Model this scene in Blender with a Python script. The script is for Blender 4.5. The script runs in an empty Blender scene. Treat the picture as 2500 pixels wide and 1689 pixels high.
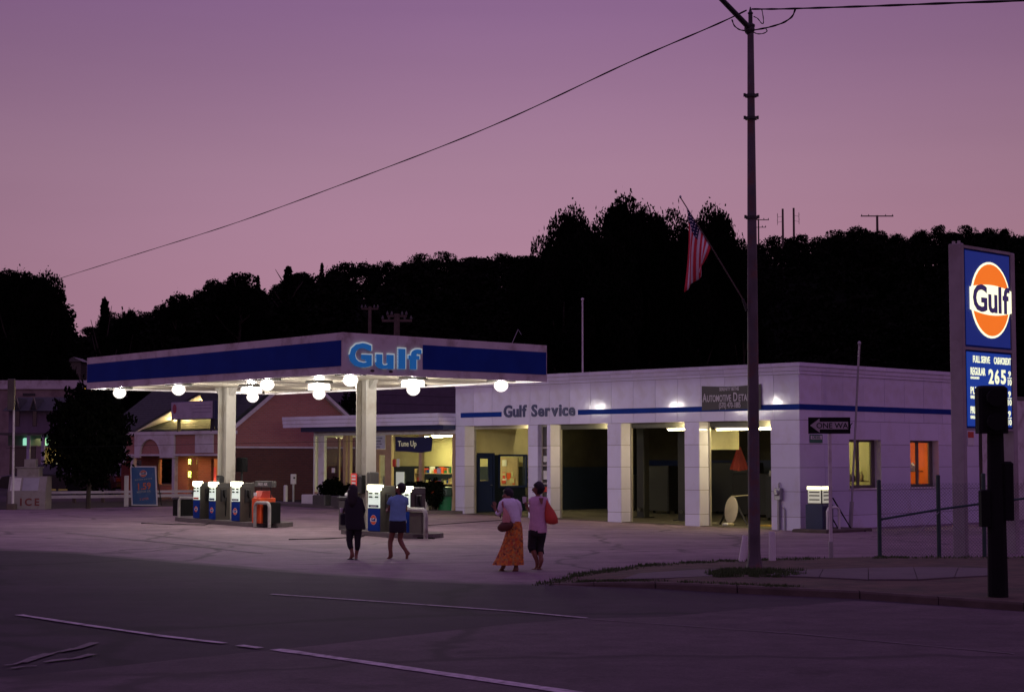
import bpy, math, random
import numpy as np
from mathutils import Vector, Matrix
random.seed(7)
SC = bpy.context.scene
COL = SC.collection
# ------------------------------------------------------------------ camera, sky, sun, exposure
F, CX, CY, CAMH = 4290.0, 1250.0, 844.5, 2.15
PITCH = math.atan(275.5 / F)
cam = bpy.data.cameras.new('camera'); camo = bpy.data.objects.new('camera', cam); COL.objects.link(camo)
cam.sensor_width = 36.0; cam.lens = F / 2500 * 36; cam.clip_start = .1; cam.clip_end = 3000
camo.location = (0, 0, CAMH); camo.rotation_euler = (math.pi / 2 + PITCH, 0, 0)
SC.camera = camo
w = bpy.data.worlds.new('World'); SC.world = w; w.use_nodes = True
nt = w.node_tree; bgn = nt.nodes['Background']
sky = nt.nodes.new('ShaderNodeTexSky'); sky.sky_type = 'NISHITA'; sky.sun_disc = False
sky.sun_elevation = math.radians(0.0); sky.sun_rotation = math.radians(20)
tc = nt.nodes.new('ShaderNodeTexCoord'); sx = nt.nodes.new('ShaderNodeSeparateXYZ'); nt.links.new(tc.outputs['Generated'], sx.inputs[0])
ramp = nt.nodes.new('ShaderNodeValToRGB'); nt.links.new(sx.outputs['Z'], ramp.inputs[0])
stops = [(0.0, (.40, .19, .29)), (.10, (.41, .212, .312)), (.165, (.385, .21, .32)), (.25, (.29, .146, .305)), (.45, (.33, .17, .42)), (1.0, (.33, .19, .50))]
el = ramp.color_ramp.elements
while len(el) < len(stops): el.new(.5)
for e, (p_, c_) in zip(el, stops): e.position = p_; e.color = (*c_, 1)
mixn = nt.nodes.new('ShaderNodeMixRGB'); mixn.blend_type = 'ADD'; mixn.inputs[0].default_value = .012
nt.links.new(ramp.outputs[0], mixn.inputs[1]); nt.links.new(sky.outputs[0], mixn.inputs[2])
# the afterglow is strongest over the hill and falls off to the sides and the far sky
def mathn(op, a, b_=None):
    x = nt.nodes.new('ShaderNodeMath'); x.operation = op
    for i, v in enumerate((a, b_)):
        if v is None: continue
        if isinstance(v, (int, float)): x.inputs[i].default_value = v
        else: nt.links.new(v, x.inputs[i])
    return x.outputs[0]
glow = mathn('ADD', mathn('MULTIPLY', mathn('POWER', mathn('MAXIMUM', sx.outputs['Y'], 0.0), 18.0), .44), .60)
gm = nt.nodes.new('ShaderNodeMixRGB'); gm.blend_type = 'MULTIPLY'; gm.inputs[0].default_value = 1.0
mpn = nt.nodes.new('ShaderNodeMapping'); mpn.inputs['Scale'].default_value = (1.2, 1.2, 9.0); nt.links.new(tc.outputs['Generated'], mpn.inputs[0])
cn_ = nt.nodes.new('ShaderNodeTexNoise'); cn_.inputs['Scale'].default_value = 2.4; cn_.inputs['Detail'].default_value = 5; nt.links.new(mpn.outputs[0], cn_.inputs['Vector'])
glow = mathn('MULTIPLY', glow, mathn('MULTIPLY_ADD', cn_.outputs['Fac'], .14)); glow.node.inputs[1].links[0].from_node.inputs[2].default_value = .93
nt.links.new(mixn.outputs[0], gm.inputs[1]); nt.links.new(glow, gm.inputs[2]); nt.links.new(gm.outputs[0], bgn.inputs[0]); bgn.inputs[1].default_value = 1.0
sun = bpy.data.lights.new('sun', 'SUN'); suno = bpy.data.objects.new('sun', sun); COL.objects.link(suno)
sun.energy = .02; sun.angle = math.radians(20); sun.color = (1, .7, .75)
suno.rotation_euler = (math.radians(80), 0, math.radians(160))
SC.view_settings.view_transform = 'Standard'; SC.view_settings.look = 'None'
SC.view_settings.exposure = 0.0; SC.view_settings.gamma = 1.0; SC.view_settings.use_curve_mapping = False
SC.render.engine = 'CYCLES'
SC.cycles.use_light_tree = True; SC.cycles.use_denoising = True; SC.cycles.max_bounces = 6; SC.cycles.sample_clamp_indirect = 3

# ------------------------------------------------------------------ survey helpers (photo pixel -> place)
def ray(px, py):
    x, z = px - CX, CY - py; c, s = math.cos(PITCH), math.sin(PITCH)
    return Vector((x / F, (F * c - z * s) / F, (F * s + z * c) / F))
CAM = Vector((0, 0, CAMH))
def atz(px, py, z): r = ray(px, py); return CAM + r * ((z - CAMH) / r.z)
def aty(px, py, Y): r = ray(px, py); return CAM + r * (Y / r.y)
A = Vector((8.63, 52.8, 0)); SA = math.radians(-45)
C = Vector((-4.31, 44.66, 0)); CA = math.radians(-48)
def gz(x, y):
    v = (-(x - A.x) + (y - A.y)) * .70710678
    v = min(v, 34)
    return 0.0 if v <= 0 else .016 * v * v / (v + 4)
def gp(px, py, up=0.0):
    z = up
    for _ in range(30):
        q = atz(px, py, z); z = .5 * z + .5 * (gz(q.x, q.y) + up)
    return q
def loc(O, a, q):
    c, s = math.cos(a), math.sin(a); dx, dy = q[0] - O[0], q[1] - O[1]
    return Vector((dx * c + dy * s, -dx * s + dy * c, q[2]))
def wld(O, a, x, y, z=0):
    c, s = math.cos(a), math.sin(a); return Vector((O[0] + x * c - y * s, O[1] + x * s + y * c, z))
def fx(px, py=1100, O=A, a=SA, y0=0):
    r = ray(px, py); c, s = math.cos(a), math.sin(a)
    d = (y0 - s * O[0] + c * O[1]) / (-s * r.x + c * r.y); return loc(O, a, CAM + r * d)
def fy(px, py=1100, O=A, a=SA, x0=0):
    r = ray(px, py); c, s = math.cos(a), math.sin(a)
    d = (x0 + c * O[0] + s * O[1]) / (c * r.x + s * r.y); return loc(O, a, CAM + r * d)

# ------------------------------------------------------------------ materials
MATS = {}
def mat(name, col, rough=.6, var=.12, scale=3.0, bump=0.0, bscale=None, emit=None, es=0.0, metal=0.0, spec=.5, stain=None, stain_scale=.5, rand=0.0, trans=0.0):
    if name in MATS: return MATS[name]
    m = bpy.data.materials.new(name); m.use_nodes = True; n = m.node_tree; b = n.nodes['Principled BSDF']
    L = n.links.new
    b.inputs['Roughness'].default_value = rough; b.inputs['Metallic'].default_value = metal
    b.inputs['Specular IOR Level'].default_value = spec
    t = n.nodes.new('ShaderNodeTexCoord')
    nz = n.nodes.new('ShaderNodeTexNoise'); nz.inputs['Scale'].default_value = scale; nz.inputs['Detail'].default_value = 6
    L(t.outputs['Object'], nz.inputs['Vector'])
    r = n.nodes.new('ShaderNodeValToRGB'); r.color_ramp.elements[0].position = .3; r.color_ramp.elements[1].position = .7
    r.color_ramp.elements[0].color = (*[max(0, c * (1 - var)) for c in col], 1); r.color_ramp.elements[1].color = (*[min(1, c * (1 + var)) for c in col], 1)
    L(nz.outputs['Fac'], r.inputs[0]); out = r.outputs[0]
    if stain:
        n2 = n.nodes.new('ShaderNodeTexNoise'); n2.inputs['Scale'].default_value = stain_scale; n2.inputs['Detail'].default_value = 8; n2.inputs['Roughness'].default_value = .65
        L(t.outputs['Object'], n2.inputs['Vector'])
        r2 = n.nodes.new('ShaderNodeValToRGB'); r2.color_ramp.elements[0].position = .5; r2.color_ramp.elements[1].position = .72
        L(n2.outputs['Fac'], r2.inputs[0])
        mx = n.nodes.new('ShaderNodeMixRGB'); L(r2.outputs[0], mx.inputs[0]); L(out, mx.inputs[1]); mx.inputs[2].default_value = (*stain, 1); out = mx.outputs[0]
    if rand:
        oi = n.nodes.new('ShaderNodeObjectInfo'); mr = n.nodes.new('ShaderNodeMapRange'); mr.inputs[3].default_value = 1 - rand; mr.inputs[4].default_value = 1 + rand * .4
        L(oi.outputs['Random'], mr.inputs[0]); hs = n.nodes.new('ShaderNodeHueSaturation'); L(mr.outputs[0], hs.inputs['Value']); L(out, hs.inputs['Color']); out = hs.outputs[0]
    L(out, b.inputs['Base Color'])
    if bump:
        n3 = n.nodes.new('ShaderNodeTexNoise'); n3.inputs['Scale'].default_value = bscale or scale * 8; n3.inputs['Detail'].default_value = 4
        L(t.outputs['Object'], n3.inputs['Vector']); bp = n.nodes.new('ShaderNodeBump'); bp.inputs['Strength'].default_value = bump; bp.inputs['Distance'].default_value = .02
        L(n3.outputs['Fac'], bp.inputs['Height']); L(bp.outputs[0], b.inputs['Normal'])
    if emit:
        b.inputs['Emission Color'].default_value = (*emit, 1); b.inputs['Emission Strength'].default_value = es
    if trans: b.inputs['Transmission Weight'].default_value = trans
    MATS[name] = m; return m
M = {}
M['porcelain'] = mat('white_porcelain_enamel', (.66, .63, .82), .10, .04, 1.2, bump=.14, bscale=2.2, stain=(.55, .50, .58), stain_scale=.8, rand=.10)
M['joint'] = mat('dark_joint_mortar', (.16, .13, .15), .8)
M['white'] = mat('white_paint', (.72, .71, .72), .45, .06, 2, stain=(.5, .45, .42), stain_scale=1.2)
M['whitedirty'] = mat('weathered_white_paint', (.6, .57, .58), .5, .10, 1.5, stain=(.30, .24, .22), stain_scale=1.6)
M['column'] = mat('column_paint', (.44, .42, .37), .5, .08, 1.2, stain=(.3, .26, .2), stain_scale=1.5)
M['soffit'] = mat('soffit_panel_paint', (.60, .55, .42), .42, .05, 2, stain=(.30, .27, .20), stain_scale=.9)
M['blue'] = mat('royal_blue_paint', (.006, .034, .24), .6, .10, 1.5, spec=.10)
M['navy'] = mat('navy_paint', (.010, .018, .075), .4)
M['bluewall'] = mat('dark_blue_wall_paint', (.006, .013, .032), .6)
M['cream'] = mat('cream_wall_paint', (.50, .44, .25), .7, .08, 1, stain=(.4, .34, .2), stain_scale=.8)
M['painted_shade'] = mat('workshop_wall_painted_shade', (.045, .037, .022), .8, .3, 1.2, stain=(.02, .018, .012), stain_scale=.7)  # wall paint with the shade of the unlit bays put into its colour
M['orangewall'] = mat('orange_wall_paint', (.75, .20, .03), .6)
M['steel'] = mat('galvanised_steel', (.35, .35, .37), .4, .15, 3, metal=.6)
M['alu'] = mat('aluminium_frame', (.45, .42, .38), .35, .1, 3, metal=.5)
M['tan'] = mat('tan_frame_paint', (.42, .30, .18), .5)
M['dark'] = mat('dark_painted_metal', (.02, .02, .022), .5)
M['black'] = mat('black_rubber', (.008, .008, .009), .8, spec=.15)
M['pole'] = mat('rusting_painted_steel', (.085, .07, .085), .6, .3, 2.5, stain=(.15, .045, .025), stain_scale=2.2, bump=.2)
M['greenpost'] = mat('green_fence_coating', (.015, .05, .045), .5)
M['concrete'] = mat('kerb_concrete', (.10, .078, .066), .9, .2, 2.5, bump=.4, stain=(.07, .055, .04), stain_scale=.8)
M['walk'] = mat('pavement_concrete', (.115, .095, .10), .85, .12, 2.0, bump=.4, stain=(.09, .075, .075), stain_scale=.7)
M['grey'] = mat('grey_metal_panel', (.085, .078, .068), .4, .1, 4, metal=.3)
M['greydark'] = mat('charcoal_panel', (.07, .068, .065), .5)
M['red'] = mat('red_paint', (.55, .05, .03), .5)
M['orange'] = mat('orange_red_paint', (.70, .085, .02), .4)
M['green'] = mat('green_plastic', (.012, .16, .06), .4)
M['skin'] = mat('brown_skin', (.22, .09, .05), .55, .06, 6)
M['hair'] = mat('black_hair', (.012, .009, .009), .6, .3, 40, bump=.5)
M['roofshingle'] = mat('dark_roof_shingle', (.035, .045, .042), .8, .25, 6)
M['wood'] = mat('weathered_wood', (.10, .075, .06), .8, .25, 5, bump=.3)
def lensmat(name, col, es, trans):
    m = bpy.data.materials.new(name); m.use_nodes = True; n = m.node_tree
    for x in list(n.nodes):
        if x.type != 'OUTPUT_MATERIAL': n.nodes.remove(x)
    o = n.nodes[0]; t_ = n.nodes.new('ShaderNodeBsdfTransparent'); e_ = n.nodes.new('ShaderNodeEmission'); e_.inputs[0].default_value = (*col, 1); e_.inputs[1].default_value = es
    mx = n.nodes.new('ShaderNodeMixShader'); mx.inputs[0].default_value = 1 - trans; n.links.new(t_.outputs[0], mx.inputs[1]); n.links.new(e_.outputs[0], mx.inputs[2]); n.links.new(mx.outputs[0], o.inputs[0]); return m
M['bulb'] = lensmat('lamp_lens', (1.0, .90, .82), 4.0, .75)
M['tube'] = mat('fluorescent_tube', (.9, .9, .8), .4, emit=(1.0, .90, .42), es=46)
M['interior_lamp'] = mat('interior_lamp_diffuser', (.9, .9, .8), .4, emit=(1.0, .88, .42), es=16)
M['striplight'] = mat('pump_topper_light', (.9, .9, .8), .4, emit=(1.0, .95, .62), es=7)
M['warmbulb'] = mat('warm_bulb', (.9, .8, .5), .4, emit=(1.0, .70, .26), es=1500)
M['litpanel'] = mat('backlit_price_panel', (.7, .75, .7), .5, .15, 6, emit=(.75, .9, .78), es=.62)

def brickmat(name, c1, c2, mortar, s=1.0):
    m = bpy.data.materials.new(name); m.use_nodes = True; n = m.node_tree; b = n.nodes['Principled BSDF']; L = n.links.new
    t = n.nodes.new('ShaderNodeTexCoord'); mp = n.nodes.new('ShaderNodeMapping'); mp.inputs['Rotation'].default_value = (math.pi / 2, 0, 0)
    sp = n.nodes.new('ShaderNodeSeparateXYZ'); cb = n.nodes.new('ShaderNodeCombineXYZ'); ad = n.nodes.new('ShaderNodeMath')
    L(t.outputs['Object'], sp.inputs[0]); L(sp.outputs['X'], ad.inputs[0]); L(sp.outputs['Y'], ad.inputs[1]); L(ad.outputs[0], cb.inputs['X']); L(sp.outputs['Z'], cb.inputs['Y'])
    br = n.nodes.new('ShaderNodeTexBrick'); br.inputs['Scale'].default_value = s; br.inputs['Brick Width'].default_value = .22; br.inputs['Row Height'].default_value = .075; br.inputs['Mortar Size'].default_value = .01
    br.inputs['Color1'].default_value = (*c1, 1); br.inputs['Color2'].default_value = (*c2, 1); br.inputs['Mortar'].default_value = (*mortar, 1)
    L(cb.outputs[0], br.inputs['Vector']); L(br.outputs['Color'], b.inputs['Base Color']); b.inputs['Roughness'].default_value = .85
    bp = n.nodes.new('ShaderNodeBump'); bp.inputs['Strength'].default_value = .5; bp.inputs['Distance'].default_value = .01; bp.invert = True
    L(br.outputs['Fac'], bp.inputs['Height']); L(bp.outputs[0], b.inputs['Normal'])
    return m
M['brickdark'] = brickmat('brown_brick', (.16, .062, .038), (.12, .048, .032), (.13, .09, .075))
M['brickpink'] = brickmat('salmon_brick', (.50, .20, .15), (.42, .165, .125), (.40, .27, .24))

def glassmat(name, alpha=.12, tint=(1, 1, 1)):
    m = bpy.data.materials.new(name); m.use_nodes = True; n = m.node_tree; L = n.links.new
    for x in list(n.nodes):
        if x.type != 'OUTPUT_MATERIAL': n.nodes.remove(x)
    o = [x for x in n.nodes if x.type == 'OUTPUT_MATERIAL'][0]
    tr = n.nodes.new('ShaderNodeBsdfTransparent'); tr.inputs[0].default_value = (*tint, 1); gl = n.nodes.new('ShaderNodeBsdfGlossy'); gl.inputs['Roughness'].default_value = .02
    lw = n.nodes.new('ShaderNodeLayerWeight'); lw.inputs[0].default_value = .5; pw = n.nodes.new('ShaderNodeMath'); pw.operation = 'POWER'; pw.inputs[1].default_value = 5; L(lw.outputs['Facing'], pw.inputs[0]); fr = n.nodes.new('ShaderNodeMath'); fr.operation = 'MULTIPLY_ADD'; fr.inputs[1].default_value = .85; fr.inputs[2].default_value = .03; L(pw.outputs[0], fr.inputs[0]); mx = n.nodes.new('ShaderNodeMixShader')
    L(fr.outputs[0], mx.inputs[0]); L(tr.outputs[0], mx.inputs[1]); L(gl.outputs[0], mx.inputs[2]); L(mx.outputs[0], o.inputs[0])
    return m
M['glass'] = glassmat('window_glass', tint=(.9, .92, .9))
M['darkglass'] = mat('dark_glass', (.01, .01, .012), .05, spec=.8)

def groundmat(name, base, patch, rough, crack=0.0, ps=.25, oil=0.0, fine=.22):
    m = bpy.data.materials.new(name); m.use_nodes = True; n = m.node_tree; b = n.nodes['Principled BSDF']; L = n.links.new
    t = n.nodes.new('ShaderNodeTexCoord')
    def noise(s, d=6, r=.6, vec=None):
        x = n.nodes.new('ShaderNodeTexNoise'); x.inputs['Scale'].default_value = s; x.inputs['Detail'].default_value = d; x.inputs['Roughness'].default_value = r
        L(vec or t.outputs['Object'], x.inputs['Vector']); return x.outputs['Fac']
    def rmp(v, a, b_, ca=(0, 0, 0), cb_=(1, 1, 1)):
        x = n.nodes.new('ShaderNodeValToRGB'); x.color_ramp.elements[0].position = a; x.color_ramp.elements[1].position = b_
        x.color_ramp.elements[0].color = (*ca, 1); x.color_ramp.elements[1].color = (*cb_, 1); L(v, x.inputs[0]); return x.outputs[0]
    def mix(f, a, b_, mode='MIX'):
        x = n.nodes.new('ShaderNodeMixRGB'); x.blend_type = mode
        for i, v in enumerate((f, a, b_)):
            if isinstance(v, (int, float)): x.inputs[i].default_value = v
            elif isinstance(v, tuple): x.inputs[i].default_value = (*v, 1)
            else: L(v, x.inputs[i])
        return x.outputs[0]
    mp = n.nodes.new('ShaderNodeMapping'); mp.inputs['Rotation'].default_value = (0, 0, math.radians(8)); mp.inputs['Scale'].default_value = (.35, 1.2, 1); L(t.outputs['Object'], mp.inputs[0])
    c = mix(rmp(noise(ps, 8, .65, mp.outputs[0]), .38, .62), base, patch)
    c = mix(1.0, c, rmp(noise(1.7, 5, .6), .3, .7, (1 - fine,) * 3, (1 + fine * .6,) * 3), 'MULTIPLY')
    c = mix(1.0, c, rmp(noise(28, 3, .7), .3, .7, (1 - fine,) * 3, (1 + fine,) * 3), 'MULTIPLY')
    if oil:
        c = mix(rmp(noise(.8, 7, .6), .60, .70, (0, 0, 0), (oil,) * 3), c, tuple(x * .35 for x in base))
    if crack:
        vo = n.nodes.new('ShaderNodeTexVoronoi'); vo.feature = 'DISTANCE_TO_EDGE'; vo.inputs['Scale'].default_value = crack
        nv = n.nodes.new('ShaderNodeTexNoise'); nv.inputs['Scale'].default_value = .8; L(t.outputs['Object'], nv.inputs['Vector'])
        av = n.nodes.new('ShaderNodeMixRGB'); av.blend_type = 'LINEAR_LIGHT'; av.inputs[0].default_value = .55; L(t.outputs['Object'], av.inputs[1]); L(nv.outputs['Color'], av.inputs[2]); L(av.outputs[0], vo.inputs['Vector'])
        c = mix(rmp(vo.outputs['Distance'], .004, .016, (.75,) * 3, (0, 0, 0)), c, tuple(x * .28 for x in base))
    L(c, b.inputs['Base Color']); b.inputs['Roughness'].default_value = rough; b.inputs['Specular IOR Level'].default_value = .35
    bp = n.nodes.new('ShaderNodeBump'); bp.inputs['Strength'].default_value = .6; bp.inputs['Distance'].default_value = .01
    L(noise(60, 3), bp.inputs['Height']); L(bp.outputs[0], b.inputs['Normal'])
    return m
M['ground'] = groundmat('dry_earth_and_grass', (.03, .03, .02), (.02, .025, .014), .95)
M['lot'] = groundmat('worn_concrete_lot', (.27, .185, .225), (.185, .125, .155), .8, crack=.16, ps=.3, oil=.55)
M['road'] = groundmat('dark_asphalt', (.027, .017, .027), (.045, .030, .042), .85, ps=.22, fine=.26, crack=.07)
M['road2'] = groundmat('old_light_asphalt', (.105, .074, .088), (.07, .05, .06), .85, ps=.18, oil=.85, fine=.30, crack=.09)
M['line'] = mat('worn_road_paint', (.50, .44, .48), .8, .3, 9, stain=(.10, .08, .09), stain_scale=5)
M['linefaint'] = mat('faded_road_paint', (.16, .13, .145), .8, .3, 9, stain=(.09, .074, .082), stain_scale=3.5)
M['grass'] = mat('night_grass', (.045, .085, .018), .8, .4, 9)
M['dirt'] = mat('dry_verge_soil', (.085, .055, .038), .95, .35, 2.2, bump=.6, stain=(.04, .045, .025), stain_scale=1.0)
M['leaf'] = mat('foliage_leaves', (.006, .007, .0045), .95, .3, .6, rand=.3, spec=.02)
M['bark'] = mat('tree_bark', (.05, .038, .03), .9, .3, 4, bump=.5)

# ------------------------------------------------------------------ mesh builder
class MB:
    def __init__(s): s.v = []; s.f = []
    def add(s, vs, fs):
        o = len(s.v); s.v += [tuple(x) for x in vs]; s.f += [tuple(i + o for i in f) for f in fs]; return s
    def box(s, x0, x1, y0, y1, z0, z1, R=None, c=None):
        vs = [Vector(p) for p in ((x0, y0, z0), (x1, y0, z0), (x1, y1, z0), (x0, y1, z0), (x0, y0, z1), (x1, y0, z1), (x1, y1, z1), (x0, y1, z1))]
        if R: cc = Vector(c) if c is not None else Vector(((x0 + x1) / 2, (y0 + y1) / 2, (z0 + z1) / 2)); vs = [R @ (v - cc) + cc for v in vs]
        return s.add(vs, [(0, 3, 2, 1), (4, 5, 6, 7), (0, 1, 5, 4), (1, 2, 6, 5), (2, 3, 7, 6), (3, 0, 4, 7)])
    def bbox(s, x0, x1, y0, y1, z0, z1, b=.02):   # box with chamfered vertical and top edges
        pts = [(x0 + b, y0), (x1 - b, y0), (x1, y0 + b), (x1, y1 - b), (x1 - b, y1), (x0 + b, y1), (x0, y1 - b), (x0, y0 + b)]
        cx, cy = (x0 + x1) / 2, (y0 + y1) / 2
        ins = [(cx + (x - cx) * (1 - 2 * b / (x1 - x0)), cy + (y - cy) * (1 - 2 * b / (y1 - y0))) for x, y in pts]
        vs = [(x, y, z0) for x, y in pts] + [(x, y, z1 - b) for x, y in pts] + [(x, y, z1) for x, y in ins]
        fs = [tuple(range(7, -1, -1)), tuple(range(16, 24))]
        for k in (0, 8):
            fs += [(k + i, k + (i + 1) % 8, k + 8 + (i + 1) % 8, k + 8 + i) for i in range(8)]
        return s.add(vs, fs)
    def tube(s, pts, r, n=8, cap=True):
        pts = [Vector(p) for p in pts]; rs = r if isinstance(r, (list, tuple)) else [r] * len(pts)
        rings = []; up = Vector((0, 0, 1))
        for i, p in enumerate(pts):
            d = (pts[min(i + 1, len(pts) - 1)] - pts[max(i - 1, 0)]).normalized()
            ref = up if abs(d.z) < .9 else Vector((1, 0, 0))
            a = d.cross(ref).normalized(); b = a.cross(d).normalized()
            if i and rings:
                pass
            rings.append([p + (a * math.cos(2 * math.pi * k / n) + b * math.sin(2 * math.pi * k / n)) * rs[i] for k in range(n)])
        vs = [v for rg in rings for v in rg]; fs = []
        for i in range(len(rings) - 1):
            # match ring start to avoid twist
            best = min(range(n), key=lambda k: (rings[i + 1][k] - rings[i][0]).length)
            for k in range(n):
                a0, a1 = i * n + k, i * n + (k + 1) % n; b0, b1 = (i + 1) * n + (k + best) % n, (i + 1) * n + (k + 1 + best) % n
                fs.append((a0, a1, b1, b0))
        if cap: fs += [tuple(range(n))[::-1], tuple(range((len(rings) - 1) * n, len(rings) * n))]
        return s.add(vs, fs)
    def lathe(s, prof, c=(0, 0, 0), n=16, sx=1, sy=1, a0=0, a1=2 * math.pi):
        full = abs(a1 - a0 - 2 * math.pi) < 1e-6; m = n if full else n + 1
        vs = [(c[0] + r * sx * math.cos(a0 + (a1 - a0) * k / n), c[1] + r * sy * math.sin(a0 + (a1 - a0) * k / n), c[2] + z) for r, z in prof for k in range(m)]
        fs = []
        for i in range(len(prof) - 1):
            for k in range(n if full else n):
                k1 = (k + 1) % m; fs.append((i * m + k, i * m + k1, (i + 1) * m + k1, (i + 1) * m + k))
        if full: fs += [tuple(range(m))[::-1], tuple(range((len(prof) - 1) * m, len(prof) * m))]
        return s.add(vs, fs)
    def ell(s, c, rx, ry, rz, n=14, m=9, R=None):
        vs = []; 
        for i in range(m + 1):
            t = math.pi * i / m
            for k in range(n):
                v = Vector((rx * math.sin(t) * math.cos(2 * math.pi * k / n), ry * math.sin(t) * math.sin(2 * math.pi * k / n), -rz * math.cos(t)))
                vs.append((R @ v if R else v) + Vector(c))
        fs = [(i * n + k, i * n + (k + 1) % n, (i + 1) * n + (k + 1) % n, (i + 1) * n + k) for i in range(m) for k in range(n)]
        return s.add(vs, fs)
    def prism(s, poly, d, ext):   # poly: 3d points, ext: extrusion vector
        n = len(poly); P = [Vector(p) for p in poly]; E = Vector(ext)
        vs = P + [p + E for p in P]
        return s.add(vs, [tuple(range(n))[::-1], tuple(range(n, 2 * n))] + [(i, (i + 1) % n, n + (i + 1) % n, n + i) for i in range(n)])
    def loft(s, rings, cap=True):
        n = len(rings[0]); vs = [p for r in rings for p in r]
        fs = [(i * n + k, i * n + (k + 1) % n, (i + 1) * n + (k + 1) % n, (i + 1) * n + k) for i in range(len(rings) - 1) for k in range(n)]
        if cap: fs += [tuple(range(n))[::-1], tuple(range((len(rings) - 1) * n, len(rings) * n))]
        return s.add(vs, fs)
    def wall(s, axis, p0, p1, a0, a1, z0, z1, holes):
        # wall slab with rectangular holes. axis 'x': runs along x (thickness p0..p1 in y); axis 'y': runs along y
        xs = sorted({a0, a1, *[h[0] for h in holes], *[h[1] for h in holes]}); zs = sorted({z0, z1, *[h[2] for h in holes], *[h[3] for h in holes]})
        for i in range(len(xs) - 1):
            run = None
            for j in range(len(zs) - 1):
                cx, cz = (xs[i] + xs[i + 1]) / 2, (zs[j] + zs[j + 1]) / 2
                if any(h[0] < cx < h[1] and h[2] < cz < h[3] for h in holes):
                    run = None; continue
                if axis == 'x': s.box(xs[i], xs[i + 1], p0, p1, zs[j], zs[j + 1])
                else: s.box(p0, p1, xs[i], xs[i + 1], zs[j], zs[j + 1])
        return s
    def mesh(s, name, m, smooth=False):
        me = bpy.data.meshes.new(name); me.from_pydata(s.v, [], s.f); me.materials.append(m)
        if smooth: me.polygons.foreach_set('use_smooth', [True] * len(me.polygons))
        me.update(); return me
    def build(s, name, m, parent=None, smooth=False, loc=None, rz=0):
        return obj(name, s.mesh(name, m, smooth), parent, loc, rz)
def obj(name, me, parent=None, loc=None, rz=0):
    o = bpy.data.objects.new(name, me); COL.objects.link(o)
    if parent: o.parent = parent
    if loc is not None: o.location = loc
    if rz: o.rotation_euler = (0, 0, rz)
    return o
def tag(o, label, cat, group=None, kind=None):
    if label: o['label'] = label
    if cat: o['category'] = cat
    if group: o['group'] = group
    if kind: o['kind'] = kind
    return o
def thing(name, label, cat, loc=(0, 0, 0), rz=0, group=None):
    o = obj(name, None, None, loc, rz); return tag(o, label, cat, group)
def struct(name, mb, m, **k):
    o = mb.build(name, m, **k); o['kind'] = 'structure'; return o
def copy_tree(o, parent=None):
    c = o.copy(); COL.objects.link(c); c.parent = parent
    for ch in list(o.children): copy_tree(ch, c)
    return c
def text_mesh(body, size, bold=.02, ext=.004, sxy=(1, 1), align='CENTER', shear=0):
    cu = bpy.data.curves.new('lettering', 'FONT'); cu.body = body; cu.size = size; cu.offset = bold * size; cu.extrude = ext
    cu.align_x = align; cu.resolution_u = 3; cu.shear = shear
    o = bpy.data.objects.new('lettering', cu); COL.objects.link(o)
    me = bpy.data.meshes.new_from_object(o.evaluated_get(bpy.context.evaluated_depsgraph_get()))
    bpy.data.objects.remove(o); bpy.data.curves.remove(cu)
    me.transform(Matrix.Diagonal((sxy[0], sxy[1], 1, 1))); me.materials.clear(); return me
PLANES = {'-y': Matrix(((1, 0, 0), (0, 0, -1), (0, 1, 0))).to_4x4(),    # reads along +x, seen from -y
          '+x': Matrix(((0, 0, 1), (1, 0, 0), (0, 1, 0))).to_4x4(),     # reads along +y, seen from +x
          '+y': Matrix(((-1, 0, 0), (0, 0, 1), (0, 1, 0))).to_4x4()}
def text(name, body, size, m, parent, pos, plane='-y', **k):
    me = text_mesh(body, size, **k); me.transform(PLANES[plane]); me.materials.append(m)
    o = obj(name, me, parent, pos); return o
def letters(word, size, m, parent, pos, plane, gap, name='letter', **k):
    # each letter an object of its own; pos is the left end of the baseline
    d = {'-y': Vector((1, 0, 0)), '+x': Vector((0, 1, 0))}[plane]; x = 0; out = []
    for ch in word:
        if ch == ' ': x += size * .32; continue
        me = text_mesh(ch, size, align='LEFT', **k); xs = [v.co.x for v in me.vertices]; x0, x1 = min(xs), max(xs)
        me.transform(Matrix.Translation((-x0, 0, 0))); me.transform(PLANES[plane]); me.materials.append(m)
        out.append(obj(name, me, parent, Vector(pos) + d * x)); x += x1 - x0 + gap
    return out, x - gap
def emis(name, col, e, base=None):
    return mat(name, base or col, .5, .04, 3, emit=col, es=e)
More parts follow.
